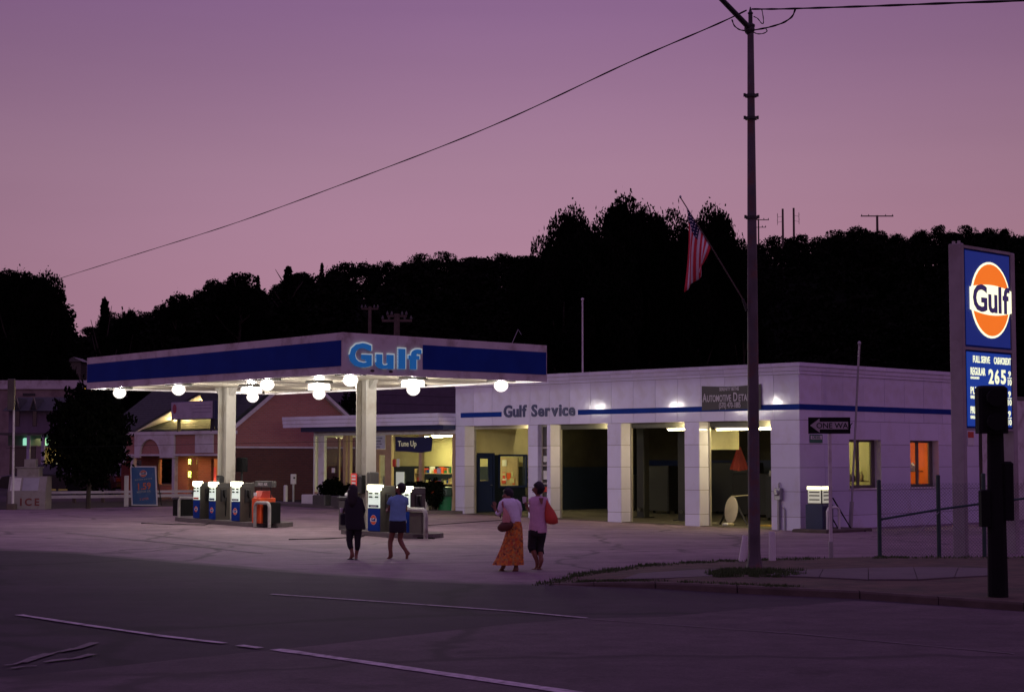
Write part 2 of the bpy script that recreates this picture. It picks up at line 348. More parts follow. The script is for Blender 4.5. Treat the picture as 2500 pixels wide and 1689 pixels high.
def gulf_disc(parent, pos, plane, r, mo, mw, mb, ext=.01, name='logo_disc', ring=True, txt=True):
    # round emblem: orange disc with white outline, broad white band bulging at the sides, blue word
    P = PLANES[plane]
    def circ(rx, ry, z0, z1, n=36, lim=None):
        pts = [(rx * math.cos(2 * math.pi * k / n), ry * math.sin(2 * math.pi * k / n)) for k in range(n)]
        vs = [P @ Vector((x, y, z0)) for x, y in pts] + [P @ Vector((x, y, z1)) for x, y in pts]
        b = MB(); b.add(vs, [tuple(range(n, 2 * n)), tuple(range(n))[::-1]] + [(i, (i + 1) % n, n + (i + 1) % n, n + i) for i in range(n)]); return b
    e = ext
    o1 = circ(r * 1.06, r * 1.06, 0, e).build('logo_outline', mw, parent, loc=pos)
    o2 = circ(r, r, 0, e * 1.5).build(name, mo, parent, loc=pos)
    # band
    n = 12; H = r * .42; pts = []
    for k in range(n + 1):
        x = -r * 1.10 + 2.2 * r * k / n; pts.append((x, H * (1 - .22 * (x / r) ** 2)))
    pts += [(x, -y) for x, y in pts[::-1]]
    vs = [P @ Vector((x, y, 0)) for x, y in pts] + [P @ Vector((x, y, e * 2)) for x, y in pts]; m_ = len(pts)
    b = MB(); b.add(vs, [tuple(range(m_, 2 * m_))[::-1], tuple(range(m_)), *[(i, (i + 1) % m_, m_ + (i + 1) % m_, m_ + i) for i in range(m_)]])
    b.build('logo_band', mw, parent, loc=pos)
    if txt:
        up = P @ Vector((0, -r * .24, e * 2 + .002))
        text('lettering', 'Gulf', r * .86, mb, parent, Vector(pos) + up, plane, bold=.03, ext=.003)

# ------------------------------------------------------------------ ground, road, verge
def lattice(lo, hi, a, b, fine, coarse):
    v = []; x = lo
    while x < hi - 1e-6:
        v.append(x); x += fine if a <= x < b else coarse
    v.append(hi); return v
xs = lattice(-400, 400, -60, 40, 2.0, 20.0); ys = lattice(-60, 700, 0, 120, 2.0, 20.0)
mb = MB(); nx = len(xs)
mb.v = [(x, y, gz(x, y)) for y in ys for x in xs]
mb.f = [(j * nx + i, j * nx + i + 1, (j + 1) * nx + i + 1, (j + 1) * nx + i) for j in range(len(ys) - 1) for i in range(nx - 1)]
struct('ground', mb, M['ground'])
def band(mb, tops, bots, off, sub=1.5):
    # sheet between two polylines sampled at the same stations, laid on the ground
    P, Q = [Vector(p[:2]) for p in tops], [Vector(p[:2]) for p in bots]
    for i in range(len(P) - 1):
        n = max(1, int((P[i + 1] - P[i]).length / sub)); m = max(1, int(max((P[i] - Q[i]).length, (P[i + 1] - Q[i + 1]).length) / sub))
        vs = []
        for a in range(n + 1):
            t = P[i].lerp(P[i + 1], a / n); b_ = Q[i].lerp(Q[i + 1], a / n)
            for k in range(m + 1):
                q = t.lerp(b_, k / m); vs.append((q.x, q.y, gz(q.x, q.y) + off))
        mb.add(vs, [(a * (m + 1) + k, a * (m + 1) + k + 1, (a + 1) * (m + 1) + k + 1, (a + 1) * (m + 1) + k) for a in range(n) for k in range(m)])
    return mb
lotback = [(-60, 28), (-40, 44), (-19, 61.5), (-13, 67), (-9, 71), (-2, 78), (32, 78)]
lotfront = [(-60, 20), (-40, 20), (-19, 20), (-13, 20), (-9, 20), (-2, 20), (32, 20)]
struct('forecourt', band(MB(), lotback, lotfront, .006), M['lot'])
edge = [(-60, 74), (-24, 51.5)] + [tuple(gp(*p)[:2]) for p in [(0, 1345), (180, 1352), (400, 1372), (700, 1398), (1000, 1420), (1200, 1429), (1350, 1430), (1600, 1438), (1800, 1450), (2100, 1464), (2500, 1494)]] + [(16, 20), (40, 6)]
ed2 = [(e[0], e[1]) for e in edge]
for kk_, (wd_, cc_) in enumerate([(.75, .80), (.5, .58), (.25, .38)]):
    c0 = (.245 * cc_, .178 * cc_, .205 * cc_); nmz = ('apron_edge_pale', 'apron_edge_mid', 'apron_edge_dark')[kk_]
    def fine(pts, off, amp):
        out = []
        for (xa, ya), (xb, yb) in zip(pts, pts[1:]):
            n = max(1, int(math.hypot(xb - xa, yb - ya) / .8)); out += [(xa + (xb - xa) * k / n, ya + (yb - ya) * k / n + off + amp * random.uniform(-1, 1)) for k in range(n)]
        return out + [(pts[-1][0], pts[-1][1] + off)]
    seg = [e for e in ed2 if -25 < e[0] < gp(1345, 1430).x + .1]; tp_ = fine(seg, wd_, .16)
    struct('apron_edge', band(MB(), tp_, [(x, y - wd_ - .5) for x, y in tp_], .0075 + .0012 * kk_), groundmat(nmz, c0, tuple(v * .75 for v in c0), .8, ps=.4, fine=.3))
struct('road', band(MB(), edge, [(e[0], -15) for e in edge], .012), M['road'])
seam = [(-30, 21.5), (-12, 17.8)] + [tuple(gp(*p)[:2]) for p in [(16, 1656), (215, 1637), (457, 1610), (672, 1589), (968, 1557), (1250, 1525), (1433, 1512), (1626, 1508), (1842, 1486), (1949, 1481), (2083, 1468), (2300, 1482)]] + [(12, 20), (25, 11)]
struct('road_resurfaced_patch', band(MB(), seam, [(e[0] * 1.0, -14) for e in seam], .018), M['road2'])
def stripe(mb, pxs, wd, off, taper=0):
    P = [gp(*p) for p in pxs]; L_, R_ = [], []; Q = []
    for a, c_ in zip(P, P[1:]):
        n = max(1, int((c_ - a).length / .30)); Q += [a.lerp(c_, k / n) for k in range(n)]
    P = Q + [P[-1]]; taper = max(taper, .28)
    for i, p in enumerate(P):
        d = (P[min(i + 1, len(P) - 1)] - P[max(i - 1, 0)]); d.z = 0; d.normalize(); n = Vector((-d.y, d.x, 0)); ww = wd * (1 - taper * random.random())
        L_.append(p + n * ww / 2); R_.append(p - n * ww / 2)
    return band(mb, L_, R_, off, .6)
b = MB()
stripe(b, [(672, 1589), (914, 1624), (1250, 1674), (1360, 1690), (1500, 1712)], .20, .026)
stripe(b, [(584, 1579), (635, 1586)], .13, .026); stripe(b, [(46, 1504), (215, 1530), (398, 1556.5), (549, 1574)], .13, .026, .3)
stripe(b, [(662, 1453), (914, 1470.5), (1250, 1494.7), (1433, 1512)], .10, .026, .4)
tag(b.build('road_marking', M['line']), None, None, kind='structure')
b = MB()
for sx0, sy0, sx1, sy1 in [(11, 1629, 60, 1618), (55, 1622, 120, 1600), (100, 1607, 180, 1587), (150, 1596, 231, 1573), (30, 1636, 90, 1630), (108, 1621, 165, 1612), (150, 1616, 226, 1601)]: stripe(b, [(sx0, sy0), ((sx0 + sx1) / 2, (sy0 + sy1) / 2 + random.uniform(-3, 3)), (sx1, sy1)], .14, .026 + .003 * random.random(), .8)
tag(b.build('road_marking_worn', M['linefaint']), None, None, kind='structure')
b = MB()
stripe(b, [(1433, 1514), (1700, 1533), (1949, 1551), (2476, 1600)], .06, .026, .6)
stripe(b, [(161, 1301), (400, 1325), (645, 1352)], .12, .016, .5); stripe(b, [(344, 1304), (600, 1330), (823, 1352)], .10, .016, .6)
stripe(b, [(1357, 1407), (1481, 1405)], .1, .016, .5); stripe(b, [(1510, 1283), (1580, 1274.5)], .12, .016, .3)
tag(b.build('forecourt_marking', M['linefaint']), None, None, kind='structure')

# raised verge with kerb at the corner of the forecourt
KB = [gp(*p) for p in [(1335, 1428), (1450, 1432), (1600, 1437), (1800, 1449), (2100, 1463), (2500, 1493)]] + [Vector((16, 20.2, 0)), Vector((26, 13, 0))]
KT = [gp(*p) for p in [(1335, 1425), (1450, 1404), (1600, 1390), (1800, 1381), (2100, 1374), (2500, 1374)]] + [Vector((22, 37, 0)), Vector((34, 37, 0))]
ZT = [.02, .07, .11, .13, .13, .13, .13, .13]
mb = MB(); N = len(KB); kw = .16
mb.v = [(p.x, p.y + kw, z) for p, z in zip(KB, ZT)] + [(p.x, p.y, z - .004) for p, z in zip(KT, ZT)] + [(p.x, p.y + .001, -.01) for p in KT]
mb.f = [(i, i + 1, N + i + 1, N + i) for i in range(N - 1)] + [(N + i, N + i + 1, 2 * N + i + 1, 2 * N + i) for i in range(N - 1)]
struct('verge', mb, M['dirt'])
root = thing('kerb', 'low worn concrete kerb curving along the road edge below the lamp post', 'kerb', (0, 0, 0))
total = 0
for i in range(N - 1):     # kerb stones with joints
    p, q = KB[i], KB[i + 1]; L_ = (q - p).length; n = max(1, round(L_ / 1.5))
    for k in range(n):
        a, c_ = p.lerp(q, (k + .006) / n), p.lerp(q, (k + 1 - .006) / n); za = ZT[i] + (ZT[i + 1] - ZT[i]) * k / n; zb = ZT[i] + (ZT[i + 1] - ZT[i]) * (k + 1) / n
        m_ = MB(); m_.loft([[(a.x, a.y, -.05), (a.x, a.y + kw, -.05), (a.x, a.y + kw, za), (a.x, a.y + .03, za), (a.x, a.y, za - .03)], [(c_.x, c_.y, -.05), (c_.x, c_.y + kw, -.05), (c_.x, c_.y + kw, zb), (c_.x, c_.y + .03, zb), (c_.x, c_.y, zb - .03)]])
        m_.build('kerb_stone', M['concrete'], root)
def at_verge(px, py, z=.13): return atz(px, py, z)
def slab(name, pxs, z, th, m):
    P = [atz(px, py, z) for px, py in pxs]
    b = MB(); b.prism([(p.x, p.y, z - th) for p in P], None, (0, 0, th)); return b
W = [(1900, 1391), (2010, 1388), (2120, 1385.5), (2230, 1384), (2340, 1384.5), (2450, 1387)]; W2 = [(1880, 1404), (2000, 1408), (2120, 1414), (2240, 1414), (2330, 1408), (2440, 1402)]
wk = MB()
for i in range(5):
    P = [atz(*W[i], .15), atz(*W[i + 1], .15), atz(*W2[i + 1], .15), atz(*W2[i], .15)]; cc = sum(P, Vector()) / 4
    P = [cc + (p - cc) * .985 for p in P]; o = MB(); o.prism([(p.x, p.y, .05) for p in P][::-1], None, (0, 0, .10 + .006 * random.random()))
    o = o.build('paving_slab', M['walk']); o['kind'] = 'structure'
P = [atz(*p, .12) for p in [(1560, 1399), (1700, 1390), (1770, 1389), (1770, 1404), (1620, 1411), (1520, 1413)]]
o = MB().prism([(p.x, p.y, .05) for p in P][::-1], None, (0, 0, .075)).build('paving_slab', M['walk']); o['kind'] = 'structure'
# grass: blades in tufts
def blades(name, spots, n, h, spread, m, seed=1):
    rg = np.random.default_rng(seed); V = []; Fc = []
    for (x, y, z, s) in spots:
        for _ in range(int(n * s)):
            a = rg.random() * 6.28; rr = spread * s * math.sqrt(rg.random()); bx, by = x + rr * math.cos(a), y + rr * math.sin(a) * .8
            t = rg.random() * 6.28; hh = h * (.4 + rg.random()); w_ = .008 + .01 * rg.random(); dx, dy = math.cos(t), math.sin(t); le = .5 * hh * rg.random()
            o_ = len(V); V += [(bx - dx * w_, by - dy * w_, z - .02), (bx + dx * w_, by + dy * w_, z - .02), (bx + dy * le, by - dx * le, z + hh)]; Fc.append((o_, o_ + 1, o_ + 2))
    b = MB(); b.v = V; b.f = Fc; o = b.build(name, m); o['kind'] = 'stuff'; return o
sp = []
for k in range(26):
    p = atz(1750 + 190 * random.random(), 1393 + 15 * random.random(), .13); sp.append((p.x, p.y, .13, .6 + random.random() * .6))
o = blades('grass_tuft', sp, 160, .07, .28, M['grass'], 3)
sp = []
for k in range(110):
    t = random.random(); i = int(t * 5); f = t * 5 - i; p = KT[i].lerp(KT[i + 1], f); zz = ZT[i] + (ZT[i + 1] - ZT[i]) * f
    sp.append((p.x, p.y - random.random() * .5, zz, .3 + .8 * random.random()))
for k in range(60):
    t = .15 + .55 * random.random(); i = int(t * 5); f = t * 5 - i; p = KB[i].lerp(KB[i + 1], f); zz = ZT[i] + (ZT[i + 1] - ZT[i]) * f
    sp.append((p.x, p.y + .25 + .2 * random.random(), zz, .3 + .5 * random.random()))
blades('grass', sp, 45, .035, .35, M['grass'], 4)

# ------------------------------------------------------------------ hill and trees
SKY = [(-150, 600), (10, 600), (40, 600), (75, 618), (105, 612), (125, 650), (150, 742), (190, 742), (215, 720), (250, 700), (300, 700), (360, 695), (400, 655), (450, 645), (500, 612), (540, 610), (600, 640), (630, 640), (655, 595), (700, 600), (760, 585), (820, 590), (860, 588), (900, 574), (960, 566), (1040, 562), (1120, 556), (1200, 558), (1240, 552), (1300, 540), (1400, 530), (1600, 530), (1700, 545), (1740, 515), (1800, 515), (1860, 540), (1900, 505), (1970, 498), (2050, 520), (2150, 505), (2250, 500), (2324, 510), (2500, 515)]
SKY = [(x * 1.0757, y * 1.0757) for x, y in SKY]
def skyy(px):
    for (a, ya), (b_, yb) in zip(SKY, SKY[1:]):
        if a <= px <= b_: return ya + (yb - ya) * (px - a) / (b_ - a)
    return SKY[0][1] if px < SKY[0][0] else SKY[-1][1]
RY = 235.0
def ridge(x):
    px = CX + 4300 * x / RY; z = CAMH + (1120 - skyy(min(max(px, -150), 2680))) * RY / 4300
    return max(1.5, z - 6.0)
rs = [ridge(-200 + i * 4) for i in range(101)]
rs = [sum(rs[max(0, i - 2):i + 3]) / len(rs[max(0, i - 2):i + 3]) for i in range(101)]
def hz(x, y):
    t = min(max((y - 118) / (RY - 118), 0), 1); t = t * t * (3 - 2 * t)
    f = min(max((x + 200) / 4, 0), 99.99); i = int(f); r = rs[i] + (rs[i + 1] - rs[i]) * (f - i)
    d = 1 - .35 * min(max((y - RY) / 150, 0), 1)
    return -.5 + (r + .5) * t * d
mb = MB(); hx = [-200 + 5 * i for i in range(81)]; hy = [112 + 6 * i for i in range(40)]
mb.v = [(x, y, hz(x, y)) for y in hy for x in hx]; n = len(hx)
mb.f = [(j * n + i, j * n + i + 1, (j + 1) * n + i + 1, (j + 1) * n + i) for j in range(len(hy) - 1) for i in range(n - 1)]
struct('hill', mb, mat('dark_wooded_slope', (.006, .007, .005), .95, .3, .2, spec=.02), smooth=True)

def crown_arrays(kind, seed, nl, leaf):
    # unit tree: height 1, half width .5 -> leaf quads (numpy verts)
    rg = np.random.default_rng(seed); P = []
    if kind == 'broad':
        nc = 40; cs = []
        for _ in range(nc):
            t = rg.random() * 6.283; h = .30 + .66 * rg.random() ** .8; wmax = .36 * math.sin(math.pi * min(.97, (h - .12) / .88)) ** .6
            rr = wmax * (.35 + .65 * rg.random()); cs.append((rr * math.cos(t), rr * math.sin(t), h - .06, .055 + .075 * rg.random()))
        for c in cs:
            m = nl // nc; d = rg.normal(size=(m, 3)); d /= np.linalg.norm(d, axis=1)[:, None]; rad = c[3] * (.55 + .5 * rg.random(m) ** .5)
            q = d * rad[:, None] * (1.15, 1.15, .8); P.append(q + c[:3])
            k = m // 9; d = rg.normal(size=(k, 3)); d /= np.linalg.norm(d, axis=1)[:, None]; P.append(d * (c[3] * 1.30) * (.5 + .5 * rg.random((k, 1))) * (1, 1, .9) + c[:3])
    elif kind == 'conifer':
        z = rg.random(nl) ** 1.2 * .92; lay = np.floor(z * 15) / 15; fr = (z - lay) * 15; w_ = .23 * (1 - z) ** .9 * (1.15 - .65 * fr) + .012; t = rg.random(nl) * 6.283
        t = np.round(t / 6.283 * 11) / 11 * 6.283 + rg.normal(size=nl) * .13 + lay * 7; rr = w_ * rg.random(nl) ** .45
        P.append(np.stack([rr * np.cos(t), rr * np.sin(t), .06 + z * .94 - rr * .25], 1))
    elif kind == 'round':
        d = rg.normal(size=(nl, 3)); d /= np.linalg.norm(d, axis=1)[:, None]; bumps = 1 + .13 * np.sin(d[:, 0] * 7 + seed) * np.cos(d[:, 2] * 6 + d[:, 1] * 5) + .09 * np.sin(d[:, 1] * 13 + d[:, 2] * 9) + .08 * np.sin(d[:, 2] * 17 + d[:, 0] * 11) - .10 * (d[:, 2] > .3) * np.abs(np.sin(d[:, 0] * 3))
        rr = (.35 + .65 * rg.random(nl) ** .35) * bumps; P.append(d * rr[:, None] * (.42, .42, .40) + (0, 0, .59))
    P = np.concatenate(P); m = len(P); a = rg.normal(size=(m, 3)); a /= np.linalg.norm(a, axis=1)[:, None]; b_ = np.cross(a, rg.normal(size=(m, 3))); b_ /= np.linalg.norm(b_, axis=1)[:, None]
    s = leaf * (.6 + .8 * rg.random((m, 1))); a = a * s; b_ = b_ * s * .62
    return np.stack([P - a - b_ * .3, P + b_, P + a + b_ * .2, P - b_], 1)   # m,4,3
def quads_mesh(name, Q, m):
    n = len(Q); me = bpy.data.meshes.new(name); me.vertices.add(n * 4); me.vertices.foreach_set('co', Q.reshape(-1).astype(np.float32))
    me.loops.add(n * 4); me.loops.foreach_set('vertex_index', np.arange(n * 4, dtype=np.int32)); me.polygons.add(n)
    me.polygons.foreach_set('loop_start', np.arange(0, n * 4, 4, dtype=np.int32)); me.materials.append(m); me.update(calc_edges=True); return me
def trunk_mb(seed, h0=.0, r=.022, top=.75, limbs=7, z1=.3):
    rg = random.Random(seed); b = MB(); pts = [(0, 0, -.02)]; x = y = 0
    for i in range(1, 6): x += rg.uniform(-.012, .012); y += rg.uniform(-.012, .012); pts.append((x, y, top * i / 5))
    b.tube(pts, [r * (1.25 - .2 * i) for i in range(6)], 7)
    for k in range(limbs):
        t = k / limbs * 6.28 * 1.6; z = z1 + (top - z1) * k / limbs; L_ = .28 * (1 - .5 * k / limbs)
        b.tube([(0, 0, z), (L_ * .5 * math.cos(t), L_ * .5 * math.sin(t), z + .08), (L_ * math.cos(t), L_ * math.sin(t), z + .20)], [r * .5, r * .32, r * .12], 5)
    return b
TR = {}
for kind, sd, nl, lf in [('broad', 1, 7000, .016), ('broad', 2, 7000, .016), ('broad', 3, 7000, .016), ('conifer', 4, 3600, .016), ('round', 5, 11000, .021), ('broad', 6, 30000, .0098), ('broad', 7, 30000, .0098), ('broad', 8, 30000, .0098)]:
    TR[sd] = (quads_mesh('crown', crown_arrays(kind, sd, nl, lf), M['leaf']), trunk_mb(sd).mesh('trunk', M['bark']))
def tree(name, label, x, y, z, h, wd, sd, rz=None, group=None, cat='tree'):
    t = thing(name, label, cat, (x, y, z), random.random() * 6.28 if rz is None else rz, group); t.scale = (wd, wd, h)
    obj('crown', TR[sd][0], t); obj('trunk', TR[sd][1], t); return t
# trees along the ridge
px = -40; lastx = None
while px < 2560:
    yy = max(skyy(px), skyy(max(px - 40, -150)) - 22, skyy(px + 40) - 22) + random.uniform(-6, 18); con = random.random() < .13 and px < 1300
    Y = RY + random.uniform(-14, 10); x = (px - CX) * Y / 4300; ztop = CAMH + (1120 - yy) * Y / 4300; zb = hz(x, Y); h = max(3.0, ztop - zb + (1.2 if con else 0))
    if not (120 < px < 215):
        tree('ridge_tree', 'black silhouetted conifer on the wooded ridge against the purple sky' if con else 'dark leafy tree on the wooded ridge against the purple sky', x, Y, zb - .30 * h, h * 1.30, (h * .75 if con else max(5.5, h * 1.05)), 4 if con else random.choice((1, 2, 3)), group='conifers along the ridge skyline' if con else 'leafy trees along the ridge skyline')
    px += random.uniform(26, 62)
# forest on the slope, one mass
Qs = []; rg = np.random.default_rng(11)
for k in range(900):
    Y = 122 + (RY + 4 - 122) * (k / 900) ** .85; x = rg.uniform(-.34, .34) * Y
    h = rg.uniform(4.5, 7.5); base = hz(x, Y); ppx = CX + 4300 * x / Y; lim = CAMH + (1120 - skyy(min(max(ppx, -150), 2680)) - 14) * Y / 4300 - base + .8
    if lim < 2.0: continue
    h = min(h, lim)
    q = TRQ[k % 3] if 'TRQ' in globals() else None
    if q is None:
        TRQ = [crown_arrays('broad', 21 + i, 420, .040) for i in range(3)]; q = TRQ[k % 3]
    a = rg.random() * 6.28; R_ = np.array([[math.cos(a), -math.sin(a), 0], [math.sin(a), math.cos(a), 0], [0, 0, 1]])
    Qs.append((q @ R_.T) * (h * 1.1, h * 1.1, h) + (x, Y, base - 1.2))
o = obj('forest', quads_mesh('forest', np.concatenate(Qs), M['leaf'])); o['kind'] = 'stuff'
# larger trees behind the station
for (cx, ty, wp, Y, sd, lb) in [(1405, 497, 250, 125, 6, 'tall leafy tree left of the flag with a feathery broken top'), (1530, 448, 270, 128, 7, 'tallest tree behind the service station, crown highest against the sky'), (1640, 492, 230, 124, 8, 'broad dark tree whose crown stands directly behind the flag'),
                                (1742, 488, 220, 122, 6, 'round topped dark tree between the flag and the lamp post'), (1312, 560, 170, 122, 8, 'lower sloping tree with a branch reaching left over the ridge'), (1815, 556, 150, 120, 7, 'small dark tree just left of the lamp post'), (1460, 520, 260, 116, 7, 'dark bushy tree filling the gap left of the tallest tree'), (1590, 492, 220, 119, 6, 'dark tree crowding the tallest tree on its right'), (1695, 503, 200, 119, 7, 'dark tree right behind the lower edge of the flag'), (1380, 575, 260, 114, 8, 'low dark tree beneath the feathery topped one')]:
    x = (cx - CX) * Y / 4300; zt = CAMH + (1120 - ty) * Y / 4300; tree('tall_tree', lb, x, Y, -.3, zt + .3, wp * Y / 4300 * 1.15, sd)
for (cx, ty, wp, Y, sd, lb) in [(95, 655, 190, 116, 6, 'tall dark tree at the left edge of the photo'), (20, 640, 180, 120, 7, 'dark tree cut off by the left edge'), (250, 688, 130, 125, 4, 'pointed conifer behind the left end of the canopy'), (300, 730, 110, 128, 2, 'small leafy tree right of the pointed conifer'), (700, 632, 120, 190, 4, 'conifer standing proud of the ridge left of centre'), (425, 705, 110, 170, 1, 'feathery small tree breaking the ridge line above the canopy'), (580, 650, 190, 175, 3, 'leafy tree pair rising above the ridge over the canopy')]:
    x = (cx - CX) * Y / 4300; zt = CAMH + (1120 - ty) * Y / 4300; zb = hz(x, Y) if Y > 120 else gz(x, Y); tree('background_tree', lb, x, Y, zb - .3, zt - zb + .3, wp * Y / 4300 * (1.7 if sd == 4 else 1.2), sd)

# ------------------------------------------------------------------ service station
S = thing('service_station', 'long white panelled service station with four open repair bays and a blue stripe', 'service station', A, SA)
def gs(x, y): p = wld(A, SA, x, y); return gz(p.x, p.y)
XL, TOP, LINT, DEP = -15.09, 5.03, 3.32, 10.35
bays = [(-14.61, -11.42), (-9.90 - .45, -7.74), (-7.14, -4.45), (-3.85, -1.07)]
bays[1] = (-10.35, -7.74)
slot = (-10.95, -10.52)     # narrow glazed strip between two posts
WT = .46
# backing walls (joint colour shows between the panels)
b = MB(); b.box(XL, -.02, .02, WT, LINT + .012, TOP - .02)
solid = [(XL, -14.61), (-11.42, -10.95), (-10.52, -10.35), (-7.74, -7.14), (-4.45, -3.85), (-1.07, -.02)]
for a, c_ in solid: b.box(a + .015, c_ - .015, .02, WT - .015, -.1, LINT + .012)
b.build('wall', M['joint'], S)
W1, W2_ = (2.60, 4.36, 1.24, 2.75), (6.06, 7.78, 1.24, 2.75)
b = MB(); b.wall('y', -.40, -.02, WT + .002, DEP, -.1, TOP - .02, [W1, W2_]); b.build('wall', M['joint'], S)
def panel(x0, x1, y0, y1, z0, z1, R=None, m='porcelain'):
    cx, cy = (x0 + x1) / 2, (y0 + y1) / 2; o = MB().box(x0 - cx, x1 - cx, y0 - cy, y1 - cy, z0, z1).build('panel', M[m], S, loc=(cx, cy, 0)); o.rotation_euler = (random.gauss(0, .0004), 0, random.gauss(0, .004)); return o
g = .012
rows = [-.10, .41, 1.17, 1.89, 2.60, LINT]
def face_front(x0, x1, n=1):
    for i in range(n):
        a, c_ = x0 + (x1 - x0) * i / n, x0 + (x1 - x0) * (i + 1) / n
        for z0, z1 in zip(rows, rows[1:]): panel(a + g / 2, c_ - g / 2, 0, .018, z0 + g / 2, z1 - g / 2)
for a, c_ in solid[:-1]: face_front(a, c_)
face_front(-1.07, 0)
# reveals: right hand side of every pier, seen lit by the bays
for a, c_ in solid[:-1]:
    for z0, z1 in zip(rows, rows[1:]):
        panel(c_ - .014, c_, .022, WT, z0 + g / 2, z1 - g / 2)
nb = 16
for i in range(nb):
    a, c_ = XL + (0 - XL) * i / nb, XL + (0 - XL) * (i + 1) / nb
    panel(a + g / 2, c_ - g / 2, 0, .018, LINT + g / 2, 4.70 - g / 2)
    for z0, z1, pr in [(4.70, 4.80, .03), (4.80, 4.93, .055), (4.93, 5.05, .09)]: panel(a + g / 4, c_ - g / 4, -pr, .018, z0 + g / 3, z1 - g / 3)
ny = 9
for i in range(ny):
    a, c_ = DEP * i / ny, DEP * (i + 1) / ny
    panel(-.018, 0, a + g / 2, c_ - g / 2, LINT + g / 2, 4.70 - g / 2)
    for z0, z1, pr in [(4.70, 4.80, .03), (4.80, 4.93, .055), (4.93, 5.05, .09)]: panel(-.018, pr, a + g / 4 - (pr if i == 0 else 0), c_ - g / 4, z0 + g / 3, z1 - g / 3)
ycuts = [0, 1.3, 2.60, 4.36, 6.06, 7.78, 9.0, DEP]
for z0, z1 in zip(rows, rows[1:]):
    for a, c_ in zip(ycuts, ycuts[1:]):
        segs = [(z0, z1)]
        for (h0, h1, hz0, hz1) in (W1, W2_):
            if a >= h0 - .01 and c_ <= h1 + .01:
                segs = [(s0, s1) for s0, s1 in [(z0, min(z1, hz0)), (max(z0, hz1), z1)] if s1 - s0 > .05]
        for s0, s1 in segs: panel(-.018, 0, a + g / 2, c_ - g / 2, s0 + g / 2, s1 - g / 2)
# blue stripe
for bx_ in [(-14.81, -12.72, -.008, 0.001, 3.63, 3.80), (-9.06, .010, -.008, .001, 3.63, 3.80), (.001, .010, .0015, DEP, 3.63, 3.80)]: MB().box(*bx_).build('stripe', M['blue'], S)
ml = mat('sign_letter_paint', (.06, .065, .15), .4)
ls, wdt = letters('Gulf Service', .56, ml, S, (-12.60, -.001, 3.62), '-y', .04, bold=.034, ext=.03)
k = 3.42 / wdt
for o in ls:
    o.location.x = -12.60 + (o.location.x + 12.60) * k; o.data.transform(Matrix.Diagonal((k, 1, 1, 1)))
# roof, parapet back, ceiling, floor
MB().box(XL + .01, -.41, .47, DEP - .01, 4.25, 4.45).build('roof', M['greydark'], S)
b = MB(); b.box(XL, -.02, DEP, DEP + .25, -.1, TOP - .02); b.build('rear_wall', M['painted_shade'], S); MB().box(XL, -.02, DEP - .03, DEP - .002, -.05, 2.1).build('rear_dado', M['navy'], S)  # rear wall coloured dark to stand in for shade deep in the bays
fl = MB()
for i in range(16):
    for j in range(10):
        xa, xb, ya, yb = XL + .1 - (XL + .5) * i / 16, XL + .1 - (XL + .5) * (i + 1) / 16, .02 + (DEP - .03) * j / 10, .02 + (DEP - .03) * (j + 1) / 10
        fl.add([(xa, ya, gs(xa, ya) + .02), (xb, ya, gs(xb, ya) + .02), (xb, yb, gs(xb, yb) + .02), (xa, yb, gs(xa, yb) + .02)], [(0, 1, 2, 3)])
M['floor'] = groundmat('oily_workshop_floor', (.16, .14, .11), (.08, .07, .055), .6, ps=.6, oil=.7)
fl.build('floor', M['floor'], S)
# partition between bay one and office: blue dado, cream above, a door and a window
PX = -15.0
hol = [(1.05, 1.80, .25, 2.30), (2.16, 3.50, 1.16, 2.25)]
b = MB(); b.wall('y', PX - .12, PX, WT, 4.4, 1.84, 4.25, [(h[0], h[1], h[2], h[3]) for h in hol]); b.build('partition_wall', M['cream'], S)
MB().box(PX - .12, PX, 4.4, DEP - .01, 1.84, 4.25).build('partition_wall', M['painted_shade'], S)  # deep end of the cream partition, its shade painted as a darker colour
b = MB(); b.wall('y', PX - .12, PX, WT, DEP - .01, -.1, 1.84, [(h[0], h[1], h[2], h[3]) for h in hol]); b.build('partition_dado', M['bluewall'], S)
b = MB()
for h in hol:
    for (u0, u1, v0, v1) in [(h[0] - .07, h[0], h[2], h[3]), (h[1], h[1] + .07, h[2], h[3]), (h[0] - .07, h[1] + .07, h[3], h[3] + .07)]: b.box(PX - .13, PX + .03, u0, u1, v0, v1)
b.box(PX - .13, PX + .04, hol[1][0] - .07, hol[1][1] + .07, hol[1][2] - .07, hol[1][2]); b.build('partition_frame', M['navy'], S)
b = MB(); b.wall('y', PX - .06, PX - .02, 1.05, 1.80, .25, 2.30, [(1.17, 1.60, 1.36, 2.16)])
d = b.build('workshop_door', M['navy'], S); MB().box(PX - .045, PX - .035, 1.17, 1.60, 1.36, 2.16).build('pane', M['glass'], d); MB().tube([(PX, 1.72, 1.2), (PX + .06, 1.72, 1.2), (PX + .06, 1.62, 1.2)], .012, 6).build('handle', M['steel'], d)
MB().box(PX - .065, PX - .055, 2.16, 3.50, 1.16, 2.25).build('window_pane', M['glass'], S)
# roller door heads, tracks
for i, (a, c_) in enumerate(bays):
    b = MB(); b.box(a + .01, c_ - .01, WT + .02, WT + .30, LINT - .16 if i else LINT - .10, LINT + .2); b.build('door_header', M['greydark'] if i else M['alu'], S)
    MB().box(a, a + .05, WT + .002, WT + .08, .0, LINT).build('door_track', M['alu'], S); MB().box(c_ - .05, c_, WT + .002, WT + .08, .0, LINT).build('door_track', M['alu'], S)
    for k_ in range(3):
        q = a + (c_ - a) * k_ / 3; 
        MB().box(q + .03, q + (c_ - a) / 3 - .03, WT + .4, WT + 2.6, LINT + .10, LINT + .14).build('raised_door_section', M['whitedirty'], S)
